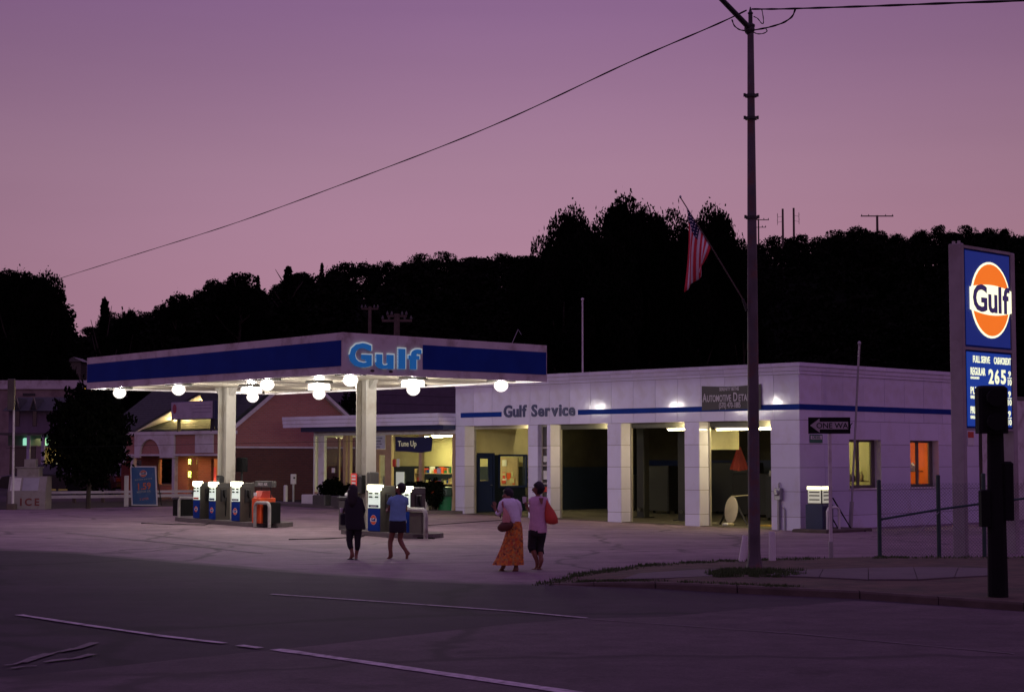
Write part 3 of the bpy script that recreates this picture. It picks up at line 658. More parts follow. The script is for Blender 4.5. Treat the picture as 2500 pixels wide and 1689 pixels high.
# glazed strip between bays one and two
b = MB(); b.wall('x', .18, .24, slot[0], slot[1], 0, LINT, [(slot[0] + .05, slot[1] - .05, z0, z1) for z0, z1 in [(.7, 1.28), (1.34, 1.9), (1.96, 2.5), (2.56, 3.26)]]); b.build('strip_window_frame', M['alu'], S)
MB().box(slot[0] + .05, slot[1] - .05, .20, .205, .7, 3.26).build('strip_window_pane', M['glass'], S)
for z0, z1, c_ in [(1.45, 1.75, 'white'), (1.02, 1.2, 'red'), (2.05, 2.25, 'white')]: MB().box(slot[0] + .08, slot[1] - .1, .193, .198, z0, z1).build('sticker', M[c_], S)
# side windows and the two lit rooms behind them
for (h0, h1, z0, z1) in (W1, W2_):
    f = MB(); xf0, xf1 = -.30, -.24
    ww = h1 - h0; cuts = [h0, h0 + .46 * ww * .98, h1]
    f.wall('y', xf0, xf1, h0, h1, z0, z1, [(h0 + .07, h0 + .44 * ww, z0 + .09, z1 - .07), (h0 + .44 * ww + .11, h1 - .20, z0 + .09, z1 - .07)])
    o = f.build('window_frame', mat('dull_window_frame', (.12, .10, .09), .5), S)
    MB().box(-.275, -.27, h0 + .05, h1 - .16, z0 + .06, z1 - .05).build('pane', M['glass'], o)
    MB().box(-.24, .03, h0 - .03, h1 + .03, z0 - .05, z0).build('window_sill', M['white'], S)
    b = MB(); b.box(-.40, -.001, h1 - .001, h1 + .012, z0, z1); b.box(-.40, -.001, h0 - .012, h0 + .001, z0, z1); b.box(-.40, -.001, h0, h1, z1 - .001, z1 + .012); b.build('window_reveal', M['white'], S)
for (y0, y1, m_, nm) in [(2.2, 5.2, M['cream'], 'store_room_wall'), (5.35, 9.2, M['orangewall'], 'restroom_wall')]:
    b = MB(); b.box(-2.45, -2.40, y0, y1, .03, 4.2); b.box(-2.39, -.41, y0, y0 + .05, .03, 4.2); b.box(-2.39, -.41, y1 - .05, y1, .03, 4.2); b.box(-2.39, -.41, y0 + .05, y1 - .05, 3.3, 3.35)
    b.build(nm, m_, S)
def area(name, locl, size, energy, col, O=A, a=SA, rot=(0, 0, 0), sy=None):
    l = bpy.data.lights.new(name, 'AREA'); l.energy = energy; l.color = col; l.shape = 'RECTANGLE'; l.size = size; l.size_y = sy or size
    o = bpy.data.objects.new(name, l); COL.objects.link(o); p = wld(O, a, locl[0], locl[1], locl[2]); o.location = p; o.rotation_euler = (rot[0], rot[1], a + rot[2]); return o
def ceiling_lamp(x, y, z, L_, parent_lbl, energy, col=(1, .86, .42), along='x'):
    t = thing('ceiling_lamp', parent_lbl, 'lamp', wld(A, SA, x, y, z), SA)
    if along == 'x': MB().box(-L_ / 2, L_ / 2, -.10, .10, 0, .06).build('lamp_housing', M['white'], t); MB().tube([(-L_ / 2, 0, -.02), (L_ / 2, 0, -.02)], .025, 8).build('tube', M['tube'], t)
    else: MB().box(-.1, .1, -L_ / 2, L_ / 2, 0, .06).build('lamp_housing', M['white'], t); MB().tube([(0, -L_ / 2, -.02), (0, L_ / 2, -.02)], .025, 8).build('tube', M['tube'], t)
    if energy: area('interior_light', (x, y, z - .06), L_ if along == 'x' else .15, energy, col, sy=.15 if along == 'x' else L_)
    return t
ceiling_lamp(-1.4, 3.7, 3.22, 1.2, 'tube lamp on the ceiling behind the left side window', 26, (1, .92, .45), 'y')
ceiling_lamp(-1.4, 7.2, 3.22, 1.2, 'tube lamp on the ceiling behind the orange side window', 34, (1, .72, .36), 'y')
ceiling_lamp(-2.3, .64, 3.10, 2.7, 'glowing fluorescent tube across the top of the fourth repair bay', 12, (1, .84, .36))
ceiling_lamp(-5.2, .64, 3.12, .9, 'short fluorescent tube at the top of the third repair bay', .3, (1, .82, .36))
for x_, w_, e_ in [(-2.4, 'fourth', 4), (-12.3, 'first', 6)]: ceiling_lamp(x_, 2.3, 3.75, 2.0, f'lengthwise ceiling tube above the front of the {w_} repair bay', e_, (1, .86, .42), 'y')
ceiling_lamp(-12.9, 3.2, 4.15, 1.4, 'ceiling tube inside the first repair bay', 30, (1, .85, .48))
ceiling_lamp(-3.8, 6.0, 4.15, 1.2, 'ceiling tube at the back of the fourth repair bay', 3, (1, .82, .40))

for (a, c_), w_, e_ in zip(bays, ('first', 'second', 'third', 'fourth'), (26, 38, 42, 42)):  # lamps added at each bay to brighten the pier reveals
    t = thing('added_reveal_lamp', f'added fill lamp under the lintel at the right jamb of the {w_} repair bay', 'lamp', wld(A, SA, c_ - .12, .28, LINT - .10), SA); MB().bbox(-.06, .08, -.07, .07, 0, .09, .015).build('housing', M['alu'], t)
    area('added_reveal_light', (c_ - .22, .26, LINT - .10), .16, e_, (1, .84, .40), rot=(0, math.radians(52), 0))

# office
O_ = thing('station_office', 'glazed office of the service station under a projecting flat white overhang', 'office', A, SA)
OX0, OX1, OZ = -23.2, XL - .002, 3.05
def og(x, y=0): return gs(x, y)
def oh(nm, m, y0, y1, z0, z1, x0=-24.16, x1=XL - .0): return MB().box(x0, x1, y0, y1, z0, z1).build(nm, M[m], O_)
for i, (z0, z1) in enumerate([(3.37, 3.50), (3.51, 3.65), (3.66, 3.79)]): oh('fascia_band', 'porcelain', -.815 - .02 * i, 3.8, z0, z1)
oh('soffit', 'navy', -.60, 3.6, 3.20, 3.365, OX0 - .1, OX1)
oh('header', 'whitedirty', -.03, .12, OZ, 3.195, OX0, OX1)
posts = [(-23.2, -23.12), (-22.90, -22.55), (-21.38, -21.22), (-21.10, -20.98), (-19.70, -19.62), (-19.42, -19.34), (-18.88, -18.56), (-17.02, -16.86), (-15.22, -15.10)]
for a, c_ in posts: MB().box(a, c_, -.04, .10, .3, OZ).build('window_post', M['white'] if a < -22 else M['tan'], O_)
for a, c_ in [(-23.1, -22.92), (-22.54, -21.4), (-20.97, -19.72), (-18.54, -17.04), (-16.84, -15.24)]:
    MB().box(a, c_, .02, .026, .86, OZ - .02).build('window_pane', M['glass'], O_)
    MB().box(a, c_, -.05, .12, .78, .86).build('window_sill', M['tan'], O_); MB().box(a, c_, -.02, .14, .1, .78).build('low_wall', M['whitedirty'], O_)
b = MB(); b.wall('x', .0, .05, -19.34, -18.90, .35, 2.42, [(-19.28, -18.96, .6, 2.3)]); dd = b.build('entrance_door', M['tan'], O_)
MB().box(-19.28, -18.96, .02, .026, .6, 2.3).build('pane', M['glass'], dd); MB().box(-19.0, -18.97, -.06, -.0, 1.2, 1.5).build('handle', M['steel'], dd)
MB().box(-19.6, -19.44, .02, .026, .5, 2.42).build('side_pane', M['glass'], O_); MB().box(-19.60, -18.90, -.04, .08, 2.42, 2.5).build('door_head', M['tan'], O_)
# opening-hours panel above the door
sg = MB().box(-19.70, -18.9, -.055, -.042, 2.52, 3.04).build('notice_panel', mat('pale_blue_print', (.52, .55, .66), .5), O_)
mt = M['navy']
for zz, s_, w_ in [(2.94, .05, 'SERVICE STATION'), (2.82, .075, 'REPAIRS'), (2.72, .05, 'TIRES BATTERIES'), (2.60, .075, 'OPEN')]: text('lettering', w_, s_ * 1.25, mt, sg, (-19.3, -.058, zz - .03), '-y', bold=.01, ext=.002)
# interior of the office
b = MB(); b.box(OX0, OX1 - .13, 4.0, 4.1, 1.86, 3.4); b.build('back_wall', M['cream'], O_)
b = MB(); b.box(OX0, OX1 - .13, 4.0, 4.1, 0, 1.86); b.build('back_wall_dado', M['bluewall'], O_)
b = MB(); b.wall('y', OX0, OX0 + .08, .12, 4.0, 0, 3.4, [(.3, 3.0, .9, 3.0)]); b.build('end_wall', M['whitedirty'], O_)
MB().box(OX0 + .03, OX0 + .036, .3, 3.0, .9, 3.0).build('end_window_pane', M['glass'], O_)
for yy in (1.2, 2.1): MB().box(OX0 - .01, OX0 + .09, yy, yy + .05, .9, 3.0).build('window_post', M['tan'], O_)
MB().box(OX0, OX1 - .13, .13, 4.0, 3.10, 3.19).build('ceiling', M['cream'], O_)
b = MB()
for i in range(9):
    for j in range(4):
        xa, xb, ya, yb = OX0 + .88 * i, OX0 + .88 * (i + 1), .12 + .97 * j, .12 + .97 * (j + 1); b.add([(xa, ya, gs(xa, ya) + .1), (xb, ya, gs(xb, ya) + .1), (xb, yb, gs(xb, yb) + .1), (xa, yb, gs(xa, yb) + .1)], [(0, 1, 2, 3)])
b.build('floor', M['floor'], O_)
ceiling_lamp(-17.2, 1.5, 3.03, 1.6, 'ceiling tube in the office over the tune up banner', 95, (1, .93, .42))
ceiling_lamp(-19.6, 3.0, 3.03, 1.2, 'ceiling tube at the rear of the office', 60, (1, .93, .42))
ceiling_lamp(-22.2, 2.2, 3.03, .8, 'small ceiling tube at the far end of the office', 3, (1, .80, .40))
# window banner
bn = MB(); n = 14; vs = []
x0, x1 = -18.30, -16.25
for i in range(n + 1):
    t = i / n; x = x0 + (x1 - x0) * t; yv = -.06 + .012 * math.sin(9 * t); zt = 2.98 - .03 * math.sin(3.1 * t); vs += [(x, yv, zt), (x - (.06 if i == n else 0), yv, zt - .55 + .02 * math.sin(7 * t)), (x, yv + .008, zt), (x - (.06 if i == n else 0), yv + .008, zt - .55 + .02 * math.sin(7 * t))]
bn.add(vs, [(4 * i + 1, 4 * i + 5, 4 * i + 4, 4 * i) for i in range(n)] + [(4 * i + 2, 4 * i + 6, 4 * i + 7, 4 * i + 3) for i in range(n)])
T = thing('window_banner', 'navy banner reading Tune Up hanging across the office window', 'banner', A, SA)
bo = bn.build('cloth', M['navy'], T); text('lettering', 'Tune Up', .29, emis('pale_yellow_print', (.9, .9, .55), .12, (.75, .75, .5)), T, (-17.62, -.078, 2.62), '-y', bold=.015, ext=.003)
# shelf, desk, chair and notices inside the office
def inside(name, label, cat, x, y, z=None, rz=0): return thing(name, label, cat, wld(A, SA, x, y, gs(x, y) + .1 if z is None else z), SA + rz)
t = inside('display_shelf', 'shelf of small goods along the office wall seen through the window', 'shelf', -19.9, 3.6)
for zz in (.4, .8, 1.2): MB().box(-1.2, 1.2, -.2, .2, zz, zz + .03).build('shelf_board', M['tan'], t)
for xx in (-1.2, 1.17): MB().box(xx, xx + .03, -.2, .2, 0, 1.4).build('upright', M['tan'], t)
cols = [M['red'], M['orange'], M['white'], M['cream'], M['blue'], M['green'], M['tan'], M['greydark']]
for zz in (.43, .83, 1.23):
    x = -1.1
    while x < 1.05:
        w_ = random.uniform(.06, .16); o = MB().bbox(x, x + w_ * .85, -.14, .1, zz, zz + random.uniform(.1, .26), .008).build('goods', random.choice(cols), None); o.location = t.location; o.rotation_euler = t.rotation_euler
        tag(o, 'small packaged goods on the shelf inside the office', 'goods', 'goods on the office shelf'); x += w_ + .03
t = inside('counter', 'dark counter with a box on top behind the office window', 'counter', -16.4, 2.2)
MB().bbox(-.9, .9, -.3, .3, 0, 1.0, .02).build('body', M['wood'], t); MB().box(-.95, .95, -.35, .35, 1.0, 1.04).build('worktop', M['tan'], t)
t = inside('orange_chair', 'orange chair standing just inside the office window', 'chair', -17.2, .75)
MB().bbox(-.24, .24, -.22, .22, .42, .50, .02).build('seat', M['orange'], t)
b = MB(); b.loft([[(-.24 + .48 * i / 6, .2 + .05 * math.sin(math.pi * i / 6), z) for i in range(7)] + [(.24 - .48 * i / 6, .24 + .05 * math.sin(math.pi * i / 6), z) for i in range(7)] for z in (.55, .8, 1.02)]); b.build('backrest', M['orange'], t)
for a_, c_ in ((-.2, -.18), (.2, -.18), (-.2, .2), (.2, .2)): MB().tube([(a_, c_, 0), (a_ * .95, c_ * .95, .42)], .014, 6).build('leg', M['steel'], t)
for (x, z, w_, h_, m_, lb) in [(-18.08, 1.15, .46, .52, 'white', 'white paper notice taped low in the office window'), (-15.95, 1.62, .2, .2, 'white', 'small white notice in the right part of the office window'), (-18.42, 1.86, .18, .28, 'red', 'red sticker beside the office door post'), (-18.2, 1.86, .14, .3, 'white', 'white and red sticker right of the red sticker'), (-22.0, 1.62, .18, .18, 'white', 'small white notice in the left end of the office window')]:
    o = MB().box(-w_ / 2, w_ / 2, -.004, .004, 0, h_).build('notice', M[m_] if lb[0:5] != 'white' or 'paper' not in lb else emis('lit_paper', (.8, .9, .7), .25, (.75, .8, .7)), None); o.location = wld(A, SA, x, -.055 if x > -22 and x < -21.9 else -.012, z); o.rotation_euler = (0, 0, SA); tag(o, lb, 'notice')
t = inside('wall_clock', 'round clock with cables on the yellow back wall of the office', 'clock', -18.4, 3.96, 2.35)
MB().ell((0, 0, 0), .14, .03, .14).build('face', M['tan'], t)
# things seen through the partition window and in the bays
t = inside('notice_board', 'cluttered notice board with papers behind the workshop window', 'notice board', -15.9, 3.2, 1.1)
MB().box(-.9, .5, .3, .34, .0, 1.1).build('board', M['tan'], t)
for i in range(16): w_, h_ = random.uniform(.1, .25), random.uniform(.1, .25); x = random.uniform(-.85, .3); z = random.uniform(.05, .85); MB().box(x, x + w_, .28 - i * .001, .29 - i * .001, z, z + h_).build('paper', random.choice([M['white'], M['cream'], M['white'], M['red'], M['orange'], M['bluewall']]), t)
def bay_item(name, label, cat, x, y, rz=0): return thing(name, label, cat, wld(A, SA, x, y, gs(x, y) + .02), SA + rz)
for (x, y, lb) in [(-8.95, 3.2, 'dark lift column standing in the second repair bay'), (-6.6, 2.6, 'dark lift column standing at the left of the third repair bay'), (-2.6, 6.0, 'dark lift column at the right of the fourth repair bay')]:
    t = bay_item('lift_column', lb, 'vehicle lift', x, y); MB().bbox(-.17, .17, -.15, .15, 0, 3.4, .02).build('column', M['dark'], t); MB().box(-.25, .25, -.3, .3, 0, .03).build('base_plate', M['dark'], t); MB().tube([(0, -.2, .3), (.5, -.8, .3)], .06, 6).build('arm', M['dark'], t)
def cabinet(x, y, w_, d_, h_, lb, m_='dark', nd=4, cat='tool cabinet', rz=0):
    t = bay_item('tool_cabinet', lb, cat, x, y, rz); MB().bbox(-w_ / 2, w_ / 2, -d_ / 2, d_ / 2, .1, h_, .02).build('body', M[m_], t)
    for k in range(nd): z = .16 + (h_ - .2) * k / nd; MB().box(-w_ / 2 + .03, w_ / 2 - .03, -d_ / 2 - .012, -d_ / 2, z, z + (h_ - .26) / nd - .02).build('drawer', M[m_], t)
    for sx_, sy_ in ((-1, -1), (1, -1), (-1, 1), (1, 1)): MB().lathe([(.05, 0), (.05, .1)], (sx_ * (w_ / 2 - .08), sy_ * (d_ / 2 - .08), 0), 8).build('caster', M['black'], t)
    return t
cabinet(-12.6, 8.6, 1.8, .7, 1.5, 'long dark cabinet at the back of the repair bays')
cabinet(-11.0, 6.6, 1.2, .6, 1.75, 'tall dark cabinet seen through the second repair bay')
cabinet(-9.0, 8.4, 2.2, .7, 1.9, 'wide black cabinet at the back of the third repair bay')
cabinet(-13.6, 7.6, 1.4, .7, 1.35, 'low dark workbench cabinet by the partition', nd=3)
cabinet(-6.6, 7.2, 2.6, .7, 1.55, 'black tool cabinets lining the rear of the fourth repair bay', nd=5)
cabinet(-4.6, 5.6, 1.3, .6, 1.5, 'dark tool chest with red edges in the fourth repair bay', nd=6)
# fourth bay: hanging panel, red drape, round topped trestle, mat
p = fy(1760, 1062, x0=-4.2)
t = thing('hanging_sign', 'plain cream board hanging inside the top left of the fourth bay', 'board', wld(A, SA, fx(1734, 1060, y0=1.6).x, 1.6, 0), SA)
MB().box(.0, 1.15, 0, .03, 2.45, 3.10).build('board', M['cream'], t); MB().tube([(.1, .015, 3.1), (.1, .015, 3.6)], .006, 5).build('chain', M['steel'], t); MB().tube([(1.05, .015, 3.1), (1.05, .015, 3.6)], .006, 5).build('chain', M['steel'], t)
M['darkred'] = mat('dark_red_cloth', (.22, .022, .015), .8)
t = thing('red_cloth', 'red cloth hanging in a triangle in the fourth bay', 'cloth', wld(A, SA, fx(1804, 1100, y0=3.3).x, 3.3, 0), SA)
b = MB(); n = 16; top = []; bot = []
for i in range(n + 1): u = -1 + 2 * i / n; top.append((u * .05, .02 * math.sin(u * 14), 2.55)); bot.append((u * .36, .05 * math.sin(u * 14), 1.75 + .05 * abs(u)))
b.add(top + bot + [(x, y + .012, z) for x, y, z in top + bot], [(i, n + 1 + i, n + 2 + i, i + 1) for i in range(n)] + [(2 * n + 2 + i, 2 * n + 3 + i, 3 * n + 4 + i, 3 * n + 3 + i) for i in range(n)]); b.build('cloth', M['darkred'], t, smooth=True)
t = bay_item('trestle', 'pale round board propped on dark splayed trestle legs in the fourth bay', 'trestle', fx(1786, 1240, y0=1.2).x, 1.2)
MB().ell((0, -.02, .48), .26, .02, .44, 24, 12, Matrix.Rotation(math.radians(10), 3, 'Y')).build('round_board', mat('pale_board', (.55, .5, .38), .5), t)
for sx_ in (-1, 1): MB().tube([(sx_ * .1, .06, .9), (sx_ * .28, .08, .45), (sx_ * .55, .1, .02)], [.03, .04, .03], 6).build('leg', M['dark'], t)
MB().box(-.05, .75, .03, .33, .93, .96, Matrix.Rotation(math.radians(-4), 3, 'Y')).build('tray', M['cream'], t)
t = bay_item('floor_mat', 'yellow mat on the floor of the fourth bay', 'mat', -2.1, 2.0); MB().bbox(-.8, .9, -.5, .5, 0, .02, .005).build('mat', mat('yellow_mat', (.45, .30, .04), .7, stain=(.2, .12, .03)), t)
t = bay_item('rag_pile', 'crumpled pale rags on the floor inside the fourth bay opening', 'rags', -3.45, .9)
for k in range(5): MB().ell((random.uniform(-.14, .14), random.uniform(-.08, .08), .04), .11, .08, .05, 8, 5).build('rag', M['white'] if k % 2 else M['cream'], t)
for i in range(16):
    o = MB().lathe([(.035, 0), (.035, .12), (.015, .15), (.015, .19)], n=8).build('bottle', random.choice([M['cream'], M['white'], M['tan'], M['green'], M['red'], M['grey']]), None)
    x = -5.2 + (i % 8) * .155; o.location = wld(A, SA, x, 5.5 + (i // 8) * .15, gs(x, 5.6) + 1.52); tag(o, 'small bottle on top of the tool chest in the fourth bay', 'bottle', 'bottles on the tool chest')
for i in range(7):
    o = MB().lathe([(.05, 0), (.055, .14), (.02, .2), (.02, .26)], n=8).build('bottle', random.choice([M['white'], M['cream'], M['steel']]), None)
    x = -1.9 + .0; o.location = wld(A, SA, -2.2, 2.6 + i * .33, 1.62 + (.0 if i < 5 else 0)); tag(o, 'bottle on the shelf behind the left side window', 'bottle', 'bottles behind the left side window')
t = thing('store_shelf', 'pale shelf behind the left side window', 'shelf', wld(A, SA, -2.2, 3.7, 0), SA); MB().box(-.19, .15, -1.3, 1.3, 1.58, 1.61).build('shelf_board', M['cream'], t); MB().bbox(-.19, .15, -.3, 1.2, .1, 1.3, .02).build('cupboard', M['cream'], t)
t = thing('window_shelf', 'narrow shelf of cleaning bottles inside the orange side window', 'shelf', wld(A, SA, -.80, 6.9, 0), SA); MB().box(-.12, .12, -1.0, 1.0, 1.72, 1.75).build('shelf_board', M['tan'], t)
for i, (yy, hh, rr, mm) in enumerate([(-.8, .22, .05, 'white'), (-.62, .16, .06, 'greydark'), (-.35, .2, .07, 'steel'), (-.12, .25, .04, 'tan'), (.12, .32, .10, 'steel'), (.36, .34, .10, 'white'), (.58, .28, .09, 'white'), (.8, .2, .05, 'grey')]): MB().lathe([(rr, 0), (rr, hh * .6), (rr * .5, hh * .8), (rr * .4, hh)], (0, yy, 1.75), 10).build('bottle', M[mm], t)
t = thing('sill_goods', 'jars and plants along the inner sill of the yellow side window', 'shelf', wld(A, SA, -.80, 3.6, 0), SA); MB().box(-.12, .12, -1.1, 1.1, 1.42, 1.45).build('shelf_board', M['tan'], t)
for i, (yy, hh, rr, mm) in enumerate([(-.9, .3, .07, 'tan'), (-.6, .42, .06, 'grey'), (-.42, .2, .08, 'cream'), (-.1, .5, .05, 'steel'), (.08, .36, .11, 'cream'), (.35, .25, .09, 'grey'), (.62, .45, .07, 'cream'), (.85, .3, .06, 'tan')]): MB().lathe([(rr, 0), (rr, hh * .55), (rr * .45, hh * .8), (rr * .3, hh)], (0, yy, 1.45), 10).build('jar', M[mm], t)
t = thing('restroom_counter', 'counter with jars in the orange room behind the right side window', 'counter', wld(A, SA, -2.1, 7.2, 0), SA); MB().bbox(-.25, .2, -1.6, 1.6, .1, 1.35, .02).build('body', M['orangewall'], t)
for i in range(7): MB().lathe([(.07, 0), (.09, .12), (.07, .26), (.03, .32)], (0, -1.3 + i * .42, 1.35), 10).build('jar', random.choice([M['white'], M['steel'], M['cream'], M['greydark']]), t)

# ------------------------------------------------------------------ things on and beside the station
t = thing('wall_banner', 'dark banner advertising automotive detail hung over the blue stripe above the fourth bay', 'banner', wld(A, SA, -3.70, 0, 3.67), SA)
b = MB(); n = 16; vs = []; Wb = 2.32
for i in range(n + 1): u = i / n; sag = .045 * math.sin(math.pi * u); y = -.045 - .012 * math.sin(9 * u); vs += [(Wb * u, y, .0 + sag * .4), (Wb * u, y, .77 - sag), (Wb * u, y + .006, sag * .4), (Wb * u, y + .006, .77 - sag)]
b.add(vs, [(4 * i, 4 * i + 4, 4 * i + 5, 4 * i + 1) for i in range(n)] + [(4 * i + 2, 4 * i + 3, 4 * i + 7, 4 * i + 6) for i in range(n)]); b.build('cloth', mat('banner_vinyl', (.055, .045, .05), .6), t)
mt2 = mat('banner_print', (.50, .46, .52), .6)
for body, z, s_, sx_ in [('SERENITY BETHS', .60, .145, .62), ('(570) 470-1885', .07, .24, .60)]: text('lettering', body, s_, mt2, t, (1.10 if s_ < .2 else 1.12, -.064, z), '-y', bold=.012, ext=.003, sxy=(sx_ * (1.15 if s_ < .2 else .95), 1))
text('lettering', 'A', .37, mt2, t, (.13, -.064, .27), '-y', bold=.014, ext=.003, sxy=(.62, 1)); text('lettering', 'UTOMOTIVE', .29, mt2, t, (.70, -.064, .27), '-y', bold=.014, ext=.003, sxy=(.58, 1))
text('lettering', 'D', .38, mt2, t, (1.34, -.064, .27), '-y', bold=.014, ext=.003, sxy=(.62, 1)); text('lettering', 'ETAIL', .29, mt2, t, (1.70, -.064, .27), '-y', bold=.014, ext=.003, sxy=(.66, 1))
# diesel plate on the right wall
p = fy(1976, 1060); q = fy(2007, 1081)
t = thing('diesel_sign', 'small green and white DIESEL plate on the white wall behind the one way sign', 'sign', A, SA)
MB().box(.012, .022, p.y, q.y, q.z, p.z).build('plate', mat('sign_green', (.03, .16, .09), .5), t)
MB().box(.023, .026, p.y + .03, q.y - .03, q.z + (p.z - q.z) * .42, p.z - .03).build('legend_strip', M['white'], t)
text('lettering', 'DIESEL', .15, mat('sign_green', (0, 0, 0)), t, (.028, (p.y + q.y) / 2, q.z + (p.z - q.z) * .5), '+x', bold=.015, ext=.002)
# small red and white notice at the right of the wall
p = fy(2361, 1052); q = fy(2377, 1087)
t = thing('red_notice', 'small red and white notice on the wall beside the pylon post', 'notice', A, SA)
MB().box(.012, .02, p.y, q.y, q.z, p.z).build('plate', M['white'], t); MB().box(.021, .025, p.y + .02, q.y - .02, (p.z + q.z) / 2 + .02, p.z - .02).build('red_field', M['red'], t)
# dark doorway and window further along the wall
t = thing('rear_annexe', 'dim annexe wall with a dark door beyond the lit side windows', 'building', A, SA)
b = MB(); b.wall('y', -.3, -.02, DEP + .26, 16, 0, 4.2, [(11.4, 12.4, .1, 2.3)]); b.build('wall', M['whitedirty'], t); MB().box(-.15, -.1, 11.4, 12.4, .05, 2.3).build('door', M['dark'], t); MB().box(-6, -.02, DEP + .26, 16, 4.2, 4.35).build('roof', M['greydark'], t)
MB().box(-.18, -.15, 12.9, 14.6, 1.0, 2.3).build('window', M['darkglass'], t)
# electric meter with conduit at the front corner
t = thing('electric_meter', 'grey electric meter with a conduit down the front wall by the corner', 'meter', wld(A, SA, -.74, -.10, 0), SA)
MB().bbox(-.12, .12, -.06, .09, .92, 1.28, .02).build('meter_box', M['steel'], t); MB().lathe([(.09, 0), (.09, .05), (.06, .08)], (0, 0, 0), 14).build('dial', M['steel'], t).matrix_local = Matrix.Translation((0, -.06, 1.13)) @ Matrix.Rotation(math.pi / 2, 4, 'X')
MB().tube([(0, .03, 1.28), (0, .03, 1.4), (0, .07, 1.42)], .025, 7).tube([(.0, .03, .0), (.0, .03, .92)], .05, 8).tube([(.12, .05, .7), (.2, .06, .62), (.2, .06, .0)], .02, 6).build('conduit', M['steel'], t)
# leaning vent pole by the right wall and the vertical pole on the roof
p0 = wld(A, SA, .55, 2.15, 0); t = thing('vent_pole', 'thin leaning vent pole in front of the right side wall', 'pole', p0, 0)
q0, q1 = aty(2076, 1290, p0.y), aty(2098, 838, p0.y); t.location = (q0.x, p0.y, 0); dx = q1.x - q0.x
MB().tube([(0, 0, 0), (dx * .16, 0, .85)], .065, 8).build('base_sleeve', M['steel'], t); MB().tube([(dx * .16, 0, .85), (dx, 0, q1.z)], .034, 7).build('pipe', M['steel'], t); MB().ell((dx, 0, q1.z), .055, .055, .07, 8, 6).build('cap', M['steel'], t)
p0 = aty(1422.5, 905, 64); t = thing('roof_mast', 'slender white mast with a ball top standing above the station roof', 'mast', (p0.x, 64, 4.4)); zt = aty(1422.5, 731, 64).z - 4.4
MB().tube([(0, 0, 0), (0, 0, zt)], [.035, .028], 7).build('pole', M['white'], t); MB().ell((0, 0, zt), .055, .055, .06, 8, 6).build('ball', M['white'], t)
# planters, bins and bushes by the office
def planter(cx, cy, r, h, lb):
    t = thing('planter', lb, 'planter', cx, SA); MB().lathe([(r * .98, 0), (r, h), (r * .86, h), (r * .84, h - .08)], n=24, sy=.7).build('tub', M['white'], t); MB().lathe([(r * .85, h - .08), (r * .8, h - .07)], n=24, sy=.7).build('soil', M['dirt'], t); return t
gw = lambda x, y: (lambda p: Vector((p.x, p.y, gz(p.x, p.y))))(wld(A, SA, x, y))
planter(gw(-16.35, -.75), 0, .55, .52, 'round white planter tub left of the green bin by the office')
t = thing('low_planter_wall', 'low white planter wall under the left end of the office window', 'planter', gw(-22.55, -.30), SA)
MB().bbox(-.75, .70, -.25, .22, 0, .46, .02).build('wall', M['white'], t)
t = thing('trash_bin', 'green trash bin with a dark lid beside the first pier', 'bin', gp(1090, 1252), SA)
MB().lathe([(.30, 0), (.34, .62)], n=18).build('body', M['green'], t); MB().lathe([(.37, .60), (.38, .66), (.37, .86), (.30, .93), (.1, .95)], n=18).build('lid', mat('bin_lid', (.015, .05, .03), .4), t)
def bush(name, label, loc, w_, h_, seed, n=1400, leaf=.05):
    q = crown_arrays('round', seed, n, leaf); t = thing(name, label, 'bush', loc, random.random() * 6); t.scale = (w_, w_, h_); obj('foliage', quads_mesh('foliage', q, M['leaf']), t)
    b = MB(); 
    for k in range(5): a_ = k * 1.26; b.tube([(0, 0, 0), (.2 * math.cos(a_), .2 * math.sin(a_), .6)], .02, 5)
    b.build('stem', M['bark'], t); return t
bush('bush', 'dark bush in the white planter tub', gw(-16.35, -.75) + Vector((0, 0, .35)), 1.3, .8, 31)
bush('bush', 'dark bush against the right end of the office window', gw(-15.75, -.45), 1.1, 1.25, 32)
bush('bush', 'spreading dark bush under the middle of the office window', gw(-17.6, -.55), 1.5, .95, 33)
bush('bush', 'dark bush beside the low planter wall at the left of the office', gw(-21.2, -.7), 1.3, 1.15, 34)
bush('bush', 'dark bush behind the woman in black near the office door', gw(-20.0, -.7), 1.1, 1.0, 35)
for i, (cx_, lb) in enumerate([(-21.3, 'square grey tub at the left of the office'), (-20.2, 'square grey tub right of another one near the office door')]):
    t = thing('square_planter', lb, 'planter', gw(cx_, -1.0), SA); MB().bbox(-.38, .38, -.3, .3, 0, .5, .03).build('tub', M['greydark'], t)
# raised walk in front of the office
b = MB(); P = [wld(A, SA, *q) for q in [(-25.5, .0), (-25.5, -1.35), (-15.2, -1.25), (-14.75, -.45), (-14.7, 0)]]
b.loft([[(p.x, p.y, gz(p.x, p.y) - .05) for p in P], [(p.x, p.y, gz(p.x, p.y) + .11) for p in P]]); struct('office_walk', b, M['walk'])
# bollard and utility pedestal by the brick wall
t = thing('bollard', 'white bollard beside the brown brick wall', 'bollard', gp(697, 1230)); MB().lathe([(.085, 0), (.085, .72), (.05, .76)], n=10).build('post', M['white'], t)
t = thing('utility_box', 'small white utility box on a post against the brick wall', 'utility box', gp(716, 1230)); MB().tube([(0, 0, 0), (0, 0, .8)], .05, 7).build('post', M['steel'], t); MB().bbox(-.11, .11, -.08, .08, .8, 1.2, .02).build('box', M['white'], t); MB().lathe([(.04, 0), (.04, .01)], n=10).build('dial', M['dark'], t).matrix_local = Matrix.Translation((.04, -.085, 1.05)) @ Matrix.Rotation(math.pi / 2, 4, 'X'); MB().box(-.25, .25, -.2, .2, -.05, .05).build('foot', M['concrete'], t)
